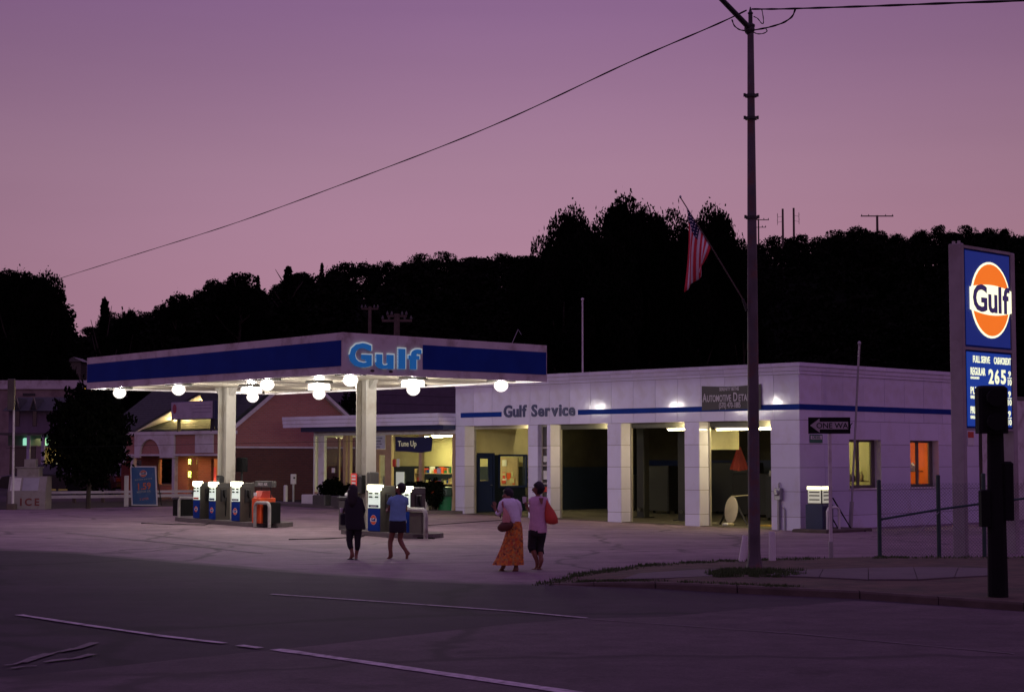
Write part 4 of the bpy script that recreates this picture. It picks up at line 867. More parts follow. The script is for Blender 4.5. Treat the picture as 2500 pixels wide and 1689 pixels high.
# bollards by the lamp post
for (px, py, ptop, dx, lb) in [(1808, 1385, 1308, .11, 'white bollard leaning right just left of the lamp post'), (1886, 1383, 1298, .0, 'upright white bollard right of the lamp post')]:
    p = gp(px, py); t = thing('bollard', lb, 'bollard', p, 0, None); h = (py - ptop) * p.y / 4300
    MB().tube([(0, 0, -.05), (dx, 0, h)], [.075, .065], 10).build('post', M['white'], t)

# ------------------------------------------------------------------ forecourt canopy
K = thing('canopy', 'large flat forecourt canopy with a white and blue fascia on two white columns', 'canopy', C, CA)
CL, CW, CB = -13.3, 7.12, 4.31
def tz(x, y): return 5.37 + (-.09) * (x / CL) + (-.03) * (y / CW)
def fas(nm, m, p0, p1, out, z0, z1, top=False):
    # strip of fascia between local points p0,p1; z given as function or number
    (xa, ya), (xb, yb) = p0, p1; ox, oy = out
    f = lambda z, x, y: z(x, y) if callable(z) else z
    r = [[(xa, ya, f(z0, xa, ya)), (xa + ox, ya + oy, f(z0, xa, ya)), (xa + ox, ya + oy, f(z1, xa, ya)), (xa, ya, f(z1, xa, ya))], [(xb, yb, f(z0, xb, yb)), (xb + ox, yb + oy, f(z0, xb, yb)), (xb + ox, yb + oy, f(z1, xb, yb)), (xb, yb, f(z1, xb, yb))]]
    return MB().loft(r).build(nm, M[m], K)
for p0, p1, out, n in [((CL, 0), (0, 0), (0, .08), 7), ((0, 0), (0, CW), (-.08, 0), 4), ((0, CW), (CL, CW), (0, -.08), 6), ((CL, CW), (CL, 0), (.08, 0), 4)]:
    for i in range(n):
        a = (p0[0] + (p1[0] - p0[0]) * i / n, p0[1] + (p1[1] - p0[1]) * i / n); c_ = (p0[0] + (p1[0] - p0[0]) * (i + 1) / n, p0[1] + (p1[1] - p0[1]) * (i + 1) / n)
        d = Vector((c_[0] - a[0], c_[1] - a[1])).normalized() * .004
        if i > 0: a = (a[0] + d.x, a[1] + d.y)
        if i == 0 and out[0]: a = (a[0], a[1] + .082 * (1 if p1[1] > p0[1] else -1))
        if i == n - 1 and out[0]: c_ = (c_[0], c_[1] - .082 * (1 if p1[1] > p0[1] else -1))
        fas('fascia_panel', 'whitedirty', a, c_, out, CB, lambda x, y: tz(x, y))
fas('blue_band', 'blue', (CL + .03, -.012), (-.06, -.012), (0, .011), lambda x, y: 4.51, lambda x, y: tz(x, y) - .20)
fas('blue_band', 'blue', (.012, 2.62), (.012, CW - .03), (-.011, 0), lambda x, y: 4.51, lambda x, y: tz(x, y) - .20)
# roof deck and soffit planks
MB().box(CL + .1, -.1, .1, CW - .1, 4.95, 5.05).build('roof_deck', M['greydark'], K)
n = 22
for i in range(n):
    a, c_ = .09 + (CW - .18) * i / n, .09 + (CW - .18) * (i + 1) / n
    MB().box(CL + .09, -.09, a + .006, c_ - .006, 4.36 + .004 * (i % 2), 4.39).build('soffit_panel', M['soffit'], K)
for yy in (1.4, 3.3, 5.4): MB().box(CL + .2, -.2, yy - .06, yy + .06, 4.392, 4.94).build('beam', M['steel'], K)
# letters of the sign on the right hand face
white_edge = emis('letter_edge_glow', (.75, .95, .90), .28, (.6, .66, .66)); blue_face = emis('letter_face_blue', (.012, .17, .52), .34, (.01, .12, .40))
for ch, pa, pb, ya, yb in [('G', 851, 906, 835, 896), ('u', 916, 959.5, 863, 900), ('l', 970, 988, 849, 900), ('f', 995, 1027, 850, 901)]:
    p = fy(pa, (ya + yb) / 2, C, CA, 0); q = fy(pb, (ya + yb) / 2, C, CA, 0); zt, zb = fy((pa + pb) / 2, ya, C, CA, 0).z, fy((pa + pb) / 2, yb, C, CA, 0).z
    for nm, m_, grow, e0 in [('letter_edge', white_edge, .019, .05), ('letter_face', blue_face, .0, .062)]:
        me = text_mesh(ch, 1, bold=.030 + grow * .5, ext=.5, align='LEFT'); xs_ = [v.co.x for v in me.vertices]; ys_ = [v.co.y for v in me.vertices]
        g2 = grow; sx_ = (q.y - p.y - .02 + 2 * g2) / (max(xs_) - min(xs_)); sy_ = (zt - zb - .02 + 2 * g2) / (max(ys_) - min(ys_))
        me.transform(Matrix.Diagonal((sx_, sy_, e0, 1)) @ Matrix.Translation((-min(xs_), -min(ys_), .5))); me.transform(PLANES['+x']); me.materials.append(m_)
        par = K if nm == 'letter_edge' else last
        last = obj('letter' if nm == 'letter_edge' else nm, me, par, (0.004, p.y + .01 - g2, zb + .01 - g2) if nm == 'letter_edge' else (.004, g2, g2))
        if nm == 'letter_edge': last['label'] = 'blue letter with a pale glowing edge'
# columns: H sections with a knee bracket
for px in (893, 552):
    p = fx(px, 1200, C, CA, 3.3); pw = wld(C, CA, p.x, 3.3); zb = gz(pw.x, pw.y)
    c_ = MB(); hx_, hy_ = .24, .17
    c_.box(p.x - hx_, p.x - hx_ + .02, 3.3 - hy_, 3.3 + hy_, zb, 4.36).box(p.x + hx_ - .02, p.x + hx_, 3.3 - hy_, 3.3 + hy_, zb, 4.36).box(p.x - hx_ + .02, p.x + hx_ - .02, 3.3 - .01, 3.3 + .01, zb, 4.36)
    c_ = c_.build('column', M['column'], K)
    MB().box(p.x - hx_ - .06, p.x + hx_ + .06, 3.3 - hy_ - .06, 3.3 + hy_ + .06, zb, zb + .17).build('base_plate', M['steel'], c_)
    MB().prism([(p.x - hx_, 3.22, 4.0), (p.x - hx_, 3.22, 4.355), (p.x - hx_ - .34, 3.22, 4.355)], None, (0, .16, 0)).build('bracket', M['column'], c_); b = MB(); b.prism([(p.x + hx_, 3.22, 4.355), (p.x + hx_, 3.22, 4.1), (p.x + hx_ + .24, 3.22, 4.355)][::-1], None, (0, .16, 0)); b.build('bracket', M['column'], c_)
    if px == 893: MB().bbox(p.x + hx_ + .01, p.x + hx_ + .16, 3.3 - .16, 3.3 + .16, zb + 1.35, zb + 1.72, .02).build('junction_box', M['greydark'], c_)
# rust streaks and dents at the fascia foot are little patches of corroded metal
for px, py in [(909, 905), (954, 907)]:
    p = fy(px, py, C, CA, 0); b = MB(); b.ell((.004, p.y, p.z), .01, .07, .035, 8, 5); b.build('rust_patch', M['bark'], K)
# lamps
def canopy_lamp(x, y, lb, r=.20, flush=False):
    t = thing('canopy_lamp', lb, 'lamp', wld(C, CA, x, y, 4.355), CA, 'lamps under the forecourt canopy' if 0 else None)
    MB().bbox(-.30, .30, -.30, .30, -.07, 0, .03).build('housing', M['grey'], t)
    if flush: MB().bbox(-.24, .24, -.24, .24, -.26, -.07, .03).build('lens', M['bulb'], t)
    if True:
        l = bpy.data.lights.new('canopy_lamp_bulb', 'POINT'); l.energy = 150; l.color = (1.0, .93, .86); l.shadow_soft_size = .085
        lo_ = bpy.data.objects.new('canopy_lamp_bulb', l); COL.objects.link(lo_); lo_.parent = t; lo_.location = (0, 0, -.19)
    if not flush: MB().lathe([(.02, -.345), (r * .3, -.34), (r * .6, -.31), (r * .85, -.26), (r, -.19), (r * .95, -.13), (r * .75, -.07)], n=20).build('lens', M['bulb'], t)
front = [(292, 'front row lamp nearest the left end of the canopy'), (436, 'front row lamp left of the left column'), (652, 'front row lamp right of the left column'), (856, 'front row lamp beside the right column at the canopy corner')]
for px, lb in front: p = fx(px, 955, C, CA, .55); canopy_lamp(min(p.x, -.4), .55, 'bright drop lens lamp, ' + lb)
for px, lb in [(617, 'back row lamp just right of the left column'), (779, 'back row lamp in the middle above the brick gable'), (1009, 'back row lamp between the right column and the corner lamp'), (1229, 'back row lamp nearest the repair bays')]:
    p = fx(px, 955, C, CA, 5.75); canopy_lamp(min(p.x, -.4), 5.75, 'bright drop lens lamp, ' + lb)
for px, y_, lb in [(614, 2.6, 'square lamp behind the fascia, left one of three'), (779, 2.6, 'square lamp behind the fascia, middle of three'), (1008, 3.2, 'square lamp behind the sign letters')]:
    p = fx(px, 930, C, CA, y_); canopy_lamp(min(p.x, -.5), y_, 'small bright ' + lb, flush=True)
t = thing('roof_antenna', 'thin slanting aerial on the right end of the canopy roof', 'antenna', wld(C, CA, -.9, 6.4, 5.05), CA); q0, q1 = aty(1250, 835, 50), aty(1266, 795, 50)
MB().tube([(0, 0, 0), (.25, .22, .75)], .012, 5).tube([(.25, .22, .75), (.32, .28, .60)], .006, 4).build('rod', M['steel'], t)

# islands and pumps
def island(px0, px1, lb):
    a, c_ = fx(px0, 1290, C, CA, 3.0).x, fx(px1, 1290, C, CA, 3.0).x; pts = []
    for k in range(9): t_ = math.pi / 2 + math.pi * k / 8; pts.append((a + .7 + .7 * math.cos(t_), 3.3 + .75 * math.sin(t_)))
    for k in range(9): t_ = -math.pi / 2 + math.pi * k / 8; pts.append((c_ - .7 + .7 * math.cos(t_), 3.3 + .75 * math.sin(t_)))
    t = thing('pump_island', lb, 'kerb island', C, CA); W_ = [wld(C, CA, *p) for p in pts]
    b = MB(); b.loft([[(p[0], p[1], gz(w_.x, w_.y) - .05) for p, w_ in zip(pts, W_)], [(p[0], p[1], gz(w_.x, w_.y) + .13) for p, w_ in zip(pts, W_)]]); b.build('slab', M['walk'], t); return t
island(436, 668, 'low concrete pump island round the left column'); island(838, 1036, 'low concrete pump island round the right column')
def ipos(px, y=2.75, py=1250): p = fx(px, py, C, CA, y); w_ = wld(C, CA, p.x, y); return Vector((w_.x, w_.y, gz(w_.x, w_.y) + .13)), p.x
def pump(px, w_, h, lb, y=2.62, grade='UNLEADED', gc='navy', dp=.56):
    loc_, _ = ipos(px, y); t = thing('fuel_pump', lb, 'fuel pump', loc_, CA)
    MB().bbox(-w_ / 2, w_ / 2, .03, dp, 0, h, .02).build('cabinet', M['grey'], t)
    MB().box(-w_ / 2 + .005, w_ / 2 - .005, 0, .028, 0.02, h * .50).build('blue_panel', M['blue'], t)
    MB().prism([(-w_ / 2 + .005, .0, h * .52), (-w_ / 2 + .005, .028, h * .52), (-w_ / 2 + .005, .028, h * .90), (-w_ / 2 + .005, .02, h * .90)][::-1], None, (w_ - .01, 0, 0)).build('price_panel', M['litpanel'], t)
    MB().bbox(-w_ / 2 - .01, w_ / 2 + .01, -.03, .14, h * .905, h + .03, .015).build('topper_light', M['striplight'], t)
    for sx_ in (-.5, .5):
        for zz, s_ in ((.82, .045), (.74, .045)): MB().box(sx_ * w_ * .5 - w_ * .15, sx_ * w_ * .5 + w_ * .15, -.004, .002, h * zz, h * zz + s_).build('display', M['greydark'], t)
    MB().box(-w_ * .42, w_ * .42, -.005, .0, h * .535, h * .585).build('grade_strip', M[gc], t)
    if w_ > .4: text('lettering', grade, .05, M['white'], t, (0, -.007, h * .545), '-y', ext=.002)
    gulf_disc(t, (0, -.001, h * .26), '-y', w_ * .24, M['orange'], M['white'], M['blue'], ext=.004)
    # hose side
    MB().bbox(w_ / 2 - .001, w_ / 2 + .05, dp * .35, dp * .72, h * .50, h * .83, .015).build('nozzle_holder', M['dark'], t)
    nz_ = MB(); nz_.tube([(w_ / 2 + .06, dp * .5, h * .80), (w_ / 2 + .07, dp * .5, h * .68), (w_ / 2 + .03, dp * .62, h * .56)], [.02, .03, .015], 7); nz_.build('nozzle', M['black'], t)
    MB().tube([(w_ / 2 + .07, dp * .5, h * .78), (w_ / 2 + .2, dp * .45, h * .45), (w_ / 2 + .16, dp * .5, h * .14), (w_ / 2 + .08, dp * .6, h * .10), (w_ / 2 + .04, dp * .7, h * .6)], .017, 6).build('hose', M['black'], t)
    MB().box(w_ / 2 + .001, w_ / 2 + .012, .06, dp - .05, h * .86, h * .97).build('side_display', M['greydark'], t)
    return t
pump(478.5, .34, 1.12, 'leftmost of the three small lit pumps on the left island', grade='DIESEL', gc='red')
pump(517, .34, 1.12, 'second lit pump from the left, beside the left column')
pump(574, .42, 1.16, 'lit pump right of the left column next to the red cabinet')
pump(912, .52, 1.24, 'large lit pump beside the right column with a blue base')
pump(985, .52, 1.22, 'grey sided pump hidden behind the woman in the blue shirt', y=2.9)
loc_, _ = ipos(626, 2.62, 1268)
t = thing('air_station', 'orange red dispenser cabinet with a dark sign top on the left island', 'dispenser', loc_, CA)
MB().bbox(-.26, .2, 0, .55, 0, .74, .02).build('cabinet', M['orange'], t); MB().prism([(-.24, .05, .742), (-.24, .5, .742), (-.24, .42, .95), (-.24, .16, .95)][::-1], None, (.34, 0, 0)).build('sloping_top', M['red'], t)
MB().box(-.14, .0, -.012, 0, .80, .90).build('notice', M['white'], t); MB().tube([(-.2, .3, .9), (-.2, .3, 1.1)], .02, 6).tube([(.3, .3, .74), (.3, .3, 1.1)], .02, 6).build('bracket', M['dark'], t)
MB().bbox(-.36, .55, .15, .33, 1.06, 1.24, .02).build('sign_box', M['greydark'], t); text('lettering', 'FREE AIR', .13, M['whitedirty'], t, (.1, .14, 1.1), '-y', bold=.01, ext=.002)
MB().bbox(.24, .55, .05, .5, 0, .62, .03).build('hose_housing', M['black'], t)
M['hoop'] = mat('scuffed_hoop_paint', (.34, .33, .32), .5, .2, 4, stain=(.16, .13, .11), stain_scale=3)
def hoop(px, y, r0, w_, h, lb, m='hoop', rz=0):
    loc_, _ = ipos(px, y, 1265); t = thing('hoop_guard', lb, 'guard rail', loc_, CA + rz); p = [(-w_ / 2, 0, -.1), (-w_ / 2, 0, h - .15)]
    for k in range(1, 5): a_ = math.pi - math.pi / 2 * k / 5; p.append((-w_ / 2 + .15 + .15 * math.cos(a_), 0, h - .15 + .15 * math.sin(a_)))
    p += [(-x, 0, z) for x, _, z in p[::-1]]; MB().tube(p, r0, 8).build('pipe', M[m], t); return t
hoop(459, 2.75, .045, .75, .62, 'bent white pipe guard left of the small pumps', rz=.3); hoop(640, 2.55, .05, .75, .62, 'weathered white hoop guard right of the orange cabinet')
t = hoop(1012, 2.7, .06, .95, .66, 'white hoop guard at the right end of the right island')
MB().bbox(-.30, .22, .05, .12, .02, .60, .02).build('infill_panel', M['grey'], t)
for (px, y_, lb) in [(1022, 3.3, 'black hoses looping to the ground right of the right island'), (648, 3.1, 'black hoses looping to the ground right of the orange cabinet')]:
    loc_, _ = ipos(px, y_, 1270); t = thing('fuel_hose', lb, 'hose', loc_, CA); big = px > 900; s_ = 1.0 if big else .8
    for j in range(3): MB().tube([(-.55 + .1 * j, .2, .95 * s_), (-.25 + .08 * j, .1, .62 * s_), (.15 + .1 * j, -.02 * j, .35), (.32 + .1 * j, -.1, -.05), (.30 + .12 * j, -.25, -.105), (.0 + .2 * j, -.35, -.105), (.5 + .22 * j, -.42 + .1 * j, -.105), (.85 + .05 * j, -.3, -.105)][:8], .02, 6).build('hose', M['black'], t)
loc_, _ = ipos(850, 2.9, 1290); loc_.z = gz(loc_.x, loc_.y) + .10
t = thing('squeegee_bin', 'dark bin with white paper towels on the left end of the right island', 'bin', loc_, CA); MB().bbox(-.2, .2, -.2, .2, 0, .85, .03).build('body', M['greydark'], t); MB().bbox(-.22, .22, -.22, .22, .85, .93, .02).build('lid', M['dark'], t); MB().ell((.06, -.08, .98), .09, .07, .07, 8, 5).build('paper_towels', M['white'], t)
loc_, _ = ipos(868, 3.1, 1290)
t = thing('sale_sign', 'small red sign with white print above the woman in black', 'sign', loc_, CA); MB().tube([(0, .02, 0), (0, .02, 1.55)], .03, 7).build('post', M['dark'], t); MB().bbox(.06, .26, .0, .18, 1.0, 1.5, .02).build('towel_dispenser', M['dark'], t)
MB().box(-.20, .06, -.02, -.005, 1.18, 1.55).build('board', emis('red_card', (.8, .06, .05), .18, (.6, .06, .05)), t)
for zz in (1.45, 1.36, 1.26): MB().box(-.16, .02, -.026, -.021, zz, zz + .045).build('print_line', M['white'], t)
loc_, _ = ipos(533, 2.9, 1262); t = thing('towel_stand', 'dark stand between the second pump and the left column', 'stand', loc_, CA); MB().bbox(-.12, .12, -.1, .15, 0, 1.35, .05).build('body', M['dark'], t); MB().box(-.1, .02, -.12, -.105, 1.15, 1.6).build('red_card', M['red'], t)
loc_, _ = ipos(452, 3.3, 1256); t = thing('black_bin', 'black bin at the left end of the left island', 'bin', loc_, CA); MB().bbox(-.45, .1, -.2, .25, 0, .52, .03).build('body', M['black'], t); MB().bbox(-.47, .12, -.22, .27, .52, .58, .02).build('lid', M['dark'], t)
loc_, _ = ipos(590, 3.8, 1200); t = thing('dark_post_box', 'dark box on a pole right of the left column', 'box', loc_, CA); MB().tube([(0, 0, 0), (0, 0, 1.5)], .04, 6).build('pole', M['dark'], t); MB().bbox(-.2, .2, -.1, .1, 1.45, 1.9, .03).build('box', M['black'], t)
# cable across the forecourt
b = MB(); P = [gp(*p) for p in [(345, 1278), (420, 1281), (500, 1282), (525, 1275), (532, 1266)]]; b.tube([(p.x, p.y, p.z + .02) for p in P], .014, 5); t = thing('ground_cable', 'thin dark cable lying in front of the left pump island', 'cable'); b.build('cable', M['black'], t)
b = MB(); P = [gp(*p) for p in [(705, 1318), (800, 1316), (880, 1312), (905, 1303), (912, 1297)]]; b.tube([(p.x, p.y, p.z + .02) for p in P], .014, 5); t = thing('ground_cable', 'thin dark cable lying in front of the right pump island', 'cable'); b.build('cable', M['black'], t)
b = MB(); P = [gp(*p) for p in [(1030, 1284), (1100, 1279), (1180, 1273), (1260, 1268)]]; b.tube([(p.x, p.y, p.z + .015) for p in P], .012, 5); t = thing('ground_cable', 'thin dark line on the concrete between the right island and the first bay', 'cable'); b.build('cable', M['black'], t)

# diesel pump at the right wall
t = thing('diesel_pump', 'lit diesel pump with a dark hose standing against the right side wall', 'fuel pump', wld(A, SA, .9, .75, .10), SA + .12)
q = fy(2003, 1285, x0=.85); t.location = wld(A, SA, .85, q.y, .10)
MB().bbox(-.30, .28, -.36, .30, 0, .72, .02).build('cabinet', M['navy'], t); MB().bbox(-.24, .24, -.34, .26, .722, 1.22, .02).build('upper_cabinet', M['greydark'], t)
MB().box(.241, .252, -.31, .22, .76, 1.14).build('price_panel', emis('dim_lit_panel', (.8, .8, .6), .35, (.6, .6, .5)), t); MB().bbox(.22, .27, -.34, .25, 1.15, 1.25, .01).build('topper_light', emis('dim_topper', (1, .95, .55), 2.2), t)
MB().box(-.21, .21, -.352, -.341, .76, 1.14).build('price_panel', MATS['dim_lit_panel'], t); MB().bbox(-.24, .22, -.37, -.33, 1.15, 1.25, .01).build('topper_light', MATS['dim_topper'], t)
for zz in (.84, .96, 1.06): MB().box(-.17, .17, -.357, -.353, zz, zz + .035).build('display', M['grey'], t)
for zz in (.84, .96, 1.06): MB().box(.253, .257, -.26, .18, zz, zz + .035).build('display', M['grey'], t)
MB().bbox(-.12, .14, .34, .52, .2, 1.25, .03).build('hose_stand', M['black'], t)
MB().tube([(.15, .5, .9), (.3, .7, .5), (.5, .95, .0), (.7, 1.2, -.08), (.9, 1.1, -.08), (.7, .8, -.08), (.35, .5, -.05), (.15, .45, .3)], .022, 6).build('hose', M['black'], t)
t2 = thing('hoop_guard', 'white hoop guard in front of the diesel pump', 'guard rail', t.location + Vector((.33, -.28, -.1)), SA + .12 + math.pi / 2 - .2)
p = [(-.27, 0, 0), (-.27, 0, .62), (-.22, 0, .70), (-.15, 0, .73)]; p += [(-x, 0, z) for x, _, z in p[::-1]]; MB().tube(p, .038, 8).build('pipe', M['white'], t2)
t = thing('pump_plinth', 'low grey plinth under the diesel pump', 'plinth', t.location - Vector((0, 0, .10)), SA); MB().bbox(-.5, .75, -.75, 1.6, 0, .10, .03).build('slab', M['concrete'], t)

# ------------------------------------------------------------------ lamp post, flag, wires
p = atz(1842, 1391, .12); PY = p.y
LP = thing('lamp_post', 'tall rusting steel lamp post on the grassy kerb corner', 'lamp post', p)
tp = aty(1832, 24, PY); H_ = tp.z - .12; lx = tp.x - p.x
lean = lambda z: Vector((lx * z / H_, 0, z))
def along(py): return aty(1836, py, PY).z - .12
MB().tube([lean(z) + Vector((0, 0, 0)) for z in [0, .35, 1, 3, 5, 7.5, H_ - .35]], [.135, .112, .108, .104, .096, .078, .058], 14).build('pole', M['pole'], LP)
MB().lathe([(.16, -.05), (.16, .03), (.14, .12), (.115, .30)], n=12).build('base', M['pole'], LP)
q = lean(H_ - .35); MB().lathe([(.062, 0), (.085, .03), (.085, .06), (.04, .09), (.04, .26), (.055, .28), (.03, .31), (.008, .40)], q, 12).build('finial', M['dark'], LP)
for py in (235, 290, 532):
    z = along(py); q = lean(z); b = MB().lathe([(.10, -.02), (.115, -.02), (.115, .03), (.10, .03)], q, 12); b.box(q.x - .14, q.x - .10, -.02, .02, z - .01, z + .05).box(q.x + .10, q.x + .14, -.02, .02, z - .01, z + .05); b.build('clamp_band', M['dark'], LP)
z = along(72); a0 = lean(z); d = aty(1755, -8, PY - .6) - p; dd = (d - a0)
MB().tube([a0, a0 + dd, a0 + dd * 2.2 + Vector((0, 0, -.1)), a0 + dd * 3.2 + Vector((0, 0, -.35))], [.055, .048, .042, .038], 10).build('arm', M['dark'], LP)
e_ = a0 + dd * 3.2 + Vector((0, 0, -.35)); MB().ell(e_ + Vector((-.25, 0, -.02)), .36, .16, .10, 14, 8).build('lamp_head', M['dark'], LP)
MB().ell(a0 + Vector((-.02, 0, 0)), .10, .09, .12, 10, 7).build('arm_bracket', M['dark'], LP)
# number plate size tag on pole left blank; flag on a slanting staff
FG = thing('flag', 'striped flag with a dark blue starred corner hanging on the lamp post staff', 'flag', p)
FY = PY - .22
def fp(px, py, dy=0): return aty(px, py, FY + dy) - p
MB().tube([fp(1823, 746, .16), fp(1736, 602), fp(1661, 482, -.16)], [.013, .012, .010], 6).build('staff', M['wood'], FG)
MB().ell(fp(1661, 481, -.16), .022, .022, .03, 8, 6).build('finial', M['steel'], FG)
MB().tube([fp(1823, 746, .16) + Vector((.0, .0, -.10)), fp(1814, 731, .12)], .025, 8).build('holder', M['dark'], FG)
HT = [(1674, 502), (1692, 532), (1706, 556), (1720, 578), (1736, 602)]; MT = [(1680, 580), (1686, 590), (1698, 606), (1712, 622), (1727, 632)]; BT = [(1668, 713), (1684, 700), (1697, 688), (1709, 674), (1711, 656)]
def lerp_list(L_, s):
    f = min(max(s, 0), .9999) * (len(L_) - 1); i = int(f); return Vector(L_[i]).lerp(Vector(L_[i + 1]), f - i)
def flagpt(s, t):
    h, m_, b_ = lerp_list(HT, s), lerp_list(MT, s), lerp_list(BT, s)
    q = h * (1 - t) ** 2 + (m_ * 2 - (h + b_) / 2) * 2 * t * (1 - t) + b_ * t * t
    f = t * (1 - .3 * t); q.x += 9 * f * math.sin(s * 11 + .5) * (1 - .3 * t)
    return fp(q.x, q.y, -.16 * (1 - s) * (1 - t) + .13 * f * math.cos(s * 11.0 + .5) + .03 * math.sin(5 * t + 3 * s))
fred, fwh, fbl = mat('flag_red', (.72, .035, .06), .7, .08), mat('flag_white', (.85, .80, .84), .7, .05), mat('flag_blue', (.012, .016, .09), .7, .05)
def flagstrip(s0, s1, t0, t1, m_, nm='stripe', ns=3):
    nt_ = 14; vs = []
    for i in range(ns + 1):
        for j in range(nt_ + 1): vs.append(flagpt(s0 + (s1 - s0) * i / ns, t0 + (t1 - t0) * j / nt_))
    b = MB(); b.add(vs, [(i * (nt_ + 1) + j, i * (nt_ + 1) + j + 1, (i + 1) * (nt_ + 1) + j + 1, (i + 1) * (nt_ + 1) + j) for i in range(ns) for j in range(nt_)])
    o = b.build(nm, m_, FG, smooth=True); sl = o.modifiers.new('thickness', 'SOLIDIFY'); sl.thickness = .004; return o
for k in range(13): flagstrip(k / 13, (k + 1) / 13, .30 if k < 7 else 0, 1, fwh if k % 2 else fred)
cn = flagstrip(0, 7 / 13, 0, .30, fbl, 'canton', 7)
for i in range(5):
    for j in range(4): q = flagpt((.5 + i) / 5 * 7 / 13, (.5 + j) / 4 * .30); MB().ell(q + Vector((0, -.012, 0)), .012, .004, .012, 6, 4).build('star', fwh, cn)
def wire(name, lb, pts, r, cat='cable', n=5, twist=True, sub=18):
    P = []; 
    for (x0, y0, Y0), (x1, y1, Y1) in zip(pts, pts[1:]):
        for k in range(sub):
            f = k / sub; P.append(aty(x0 + (x1 - x0) * f, y0 + (y1 - y0) * f, 1 / ((1 - f) / Y0 + f / Y1)))
    P.append(aty(pts[-1][0], pts[-1][1], pts[-1][2])); o0 = P[0].copy(); t = thing(name, lb, cat, o0)
    # round off with neighbours
    Q = list(P)
    for _ in range(60 if len(P) > 60 else 4): Q = [Q[0]] + [(Q[i - 1] + Q[i] * 2 + Q[i + 1]) / 4 for i in range(1, len(Q) - 1)] + [Q[-1]]
    MB().tube([q - o0 for q in Q], [r * (1 + (.22 * math.sin(i * 1.3) if twist else 0)) for i in range(len(Q))], n).build('wire', M['black'], t); return t
xs_ = [(1822, 26), (1786, 48), (1660, 98), (1560, 138), (1418, 206), (1269, 285), (1110, 348), (968, 400), (800, 463), (645, 523), (500, 572), (430, 589), (300, 632), (148, 679)]
wire('overhead_cable', 'long twisted cable sagging from the lamp post down to the far left trees', [(x, y, 1 / (1 / 33 + (1822 - x) / (1822 - 148) * (1 / 92 - 1 / 33))) for x, y in xs_], .015, sub=6)
wire('overhead_cable', 'twisted cable running from the lamp post top to the right edge', [(1836, 23, 32.5), (1900, 23, 31), (2000, 20, 29), (2150, 15, 26), (2330, 8, 23.5), (2560, 0, 21)], .016, sub=8)
wire('jumper_cable', 'looping jumper cable right of the lamp post top', [(1942, 22, 31), (1935, 42, 31), (1912, 57, 31.5), (1875, 68, 32), (1841, 74, 32.6)], .016, sub=6)
wire('jumper_cable', 'short jumper loop left of the lamp post under the arm', [(1787, 49, 33.3), (1792, 64, 33.2), (1806, 74, 33), (1822, 76, 32.7)], .013, sub=6)
wire('jumper_cable', 'thin hanging loop just right of the post cap', [(1840, 41, 32.6), (1850, 45, 32.5), (1858, 57, 32.4), (1864, 60, 32.3), (1864, 45, 32.3), (1860, 24, 32.3)], .009, sub=5)
wire('jumper_cable', 'small lowest loop with connectors right of the lamp post', [(1841, 80, 32.6), (1850, 84, 32.4), (1864, 83, 32.3), (1874, 77, 32.2), (1870, 71, 32.2)], .010, sub=5)

# ------------------------------------------------------------------ pylon sign
PO = gp(2345, 1360); P_ = thing('pylon_sign', 'tall illuminated pylon sign with a round orange emblem over a blue fuel price board', 'pylon sign', PO, SA)
fyP = lambda px, py, x0=.14: fy(px, py, PO, SA, x0)
yl0, yl1 = fyP(2358, 800).y, fyP(2470, 800).y; zt0 = fyP(2358, 606).z; zm = fyP(2358, 845).z; zm2 = fyP(2358, 853).z; zl = fyP(2358, 1044).z; yw = yl1 - yl0
frame_m = mat('pylon_frame_paint', (.34, .30, .33), .5, .08, stain=(.2, .16, .15))
MB().bbox(-.18, .14, -.01, yl0 - .02, -.1, zt0 + .10, .015).build('post', frame_m, P_); MB().bbox(-.14, .14, yl1 + .02, yl1 + .20, -.1, zt0 + .06, .015).build('post', frame_m, P_)
MB().box(-.10, -.05, .02, .08, zt0 + .1, zt0 + .16).box(.03, .08, .02, .08, zt0 + .1, zt0 + .16).build('cap_bolt', M['steel'], P_)
sb = MB().bbox(-.12, .115, yl0, yl1, zm, zt0, .02).build('emblem_cabinet', M['blue'], P_); pb = MB().bbox(-.12, .115, yl0, yl1, zl, zm2, .02).build('price_cabinet', M['blue'], P_)
for za_, zb_ in [(zm2 + .005, zm - .005), (zt0 + .005, zt0 + .07), (zl - .05, zl - .005)]: MB().box(-.12, .13, yl0 - .02, yl1 + .02, za_, zb_).build('crossbar', frame_m, P_)
lblue = emis('lit_blue_face', (.006, .035, .30), .36, (.01, .04, .25)); lblue2 = emis('lit_blue_price_face', (.008, .06, .42), .55, (.01, .05, .3)); lorg = emis('lit_orange', (1.0, .20, .012), .80, (.8, .2, .02)); lwht = emis('lit_cream_white', (1.0, .98, .62), 1.25, (.9, .9, .8)); lnav = emis('lit_navy_letter', (.05, .03, .14), .5, (.02, .02, .08)); lpr = emis('lit_price_digit', (.95, 1.0, .60), 1.0, (.9, .9, .8))
MB().box(.116, .124, yl0 + .04, yl1 - .04, zm + .04, zt0 - .04).build('face', lblue, sb); MB().box(.116, .124, yl0 + .04, yl1 - .04, zl + .04, zm2 - .04).build('face', lblue2, pb)
cyy = fyP(2419.5, 733).y; czz = fyP(2419.5, 733).z
gulf_disc(P_, (.125, cyy, czz), '+x', yw * .405, lorg, lwht, lnav, ext=.012, txt=False)
ls, wd_ = letters('Gulf', .82, lnav, P_, (.152, cyy - .80, czz - .26), '+x', .05, name='emblem_letter', bold=.028, ext=.004)
kk = (yw * .80) / wd_
for o in ls: o.location.y = cyy - yw * .40 + (o.location.y - (cyy - .80)) * kk; o.data.transform(Matrix.Diagonal((1, kk, 1, 1)))
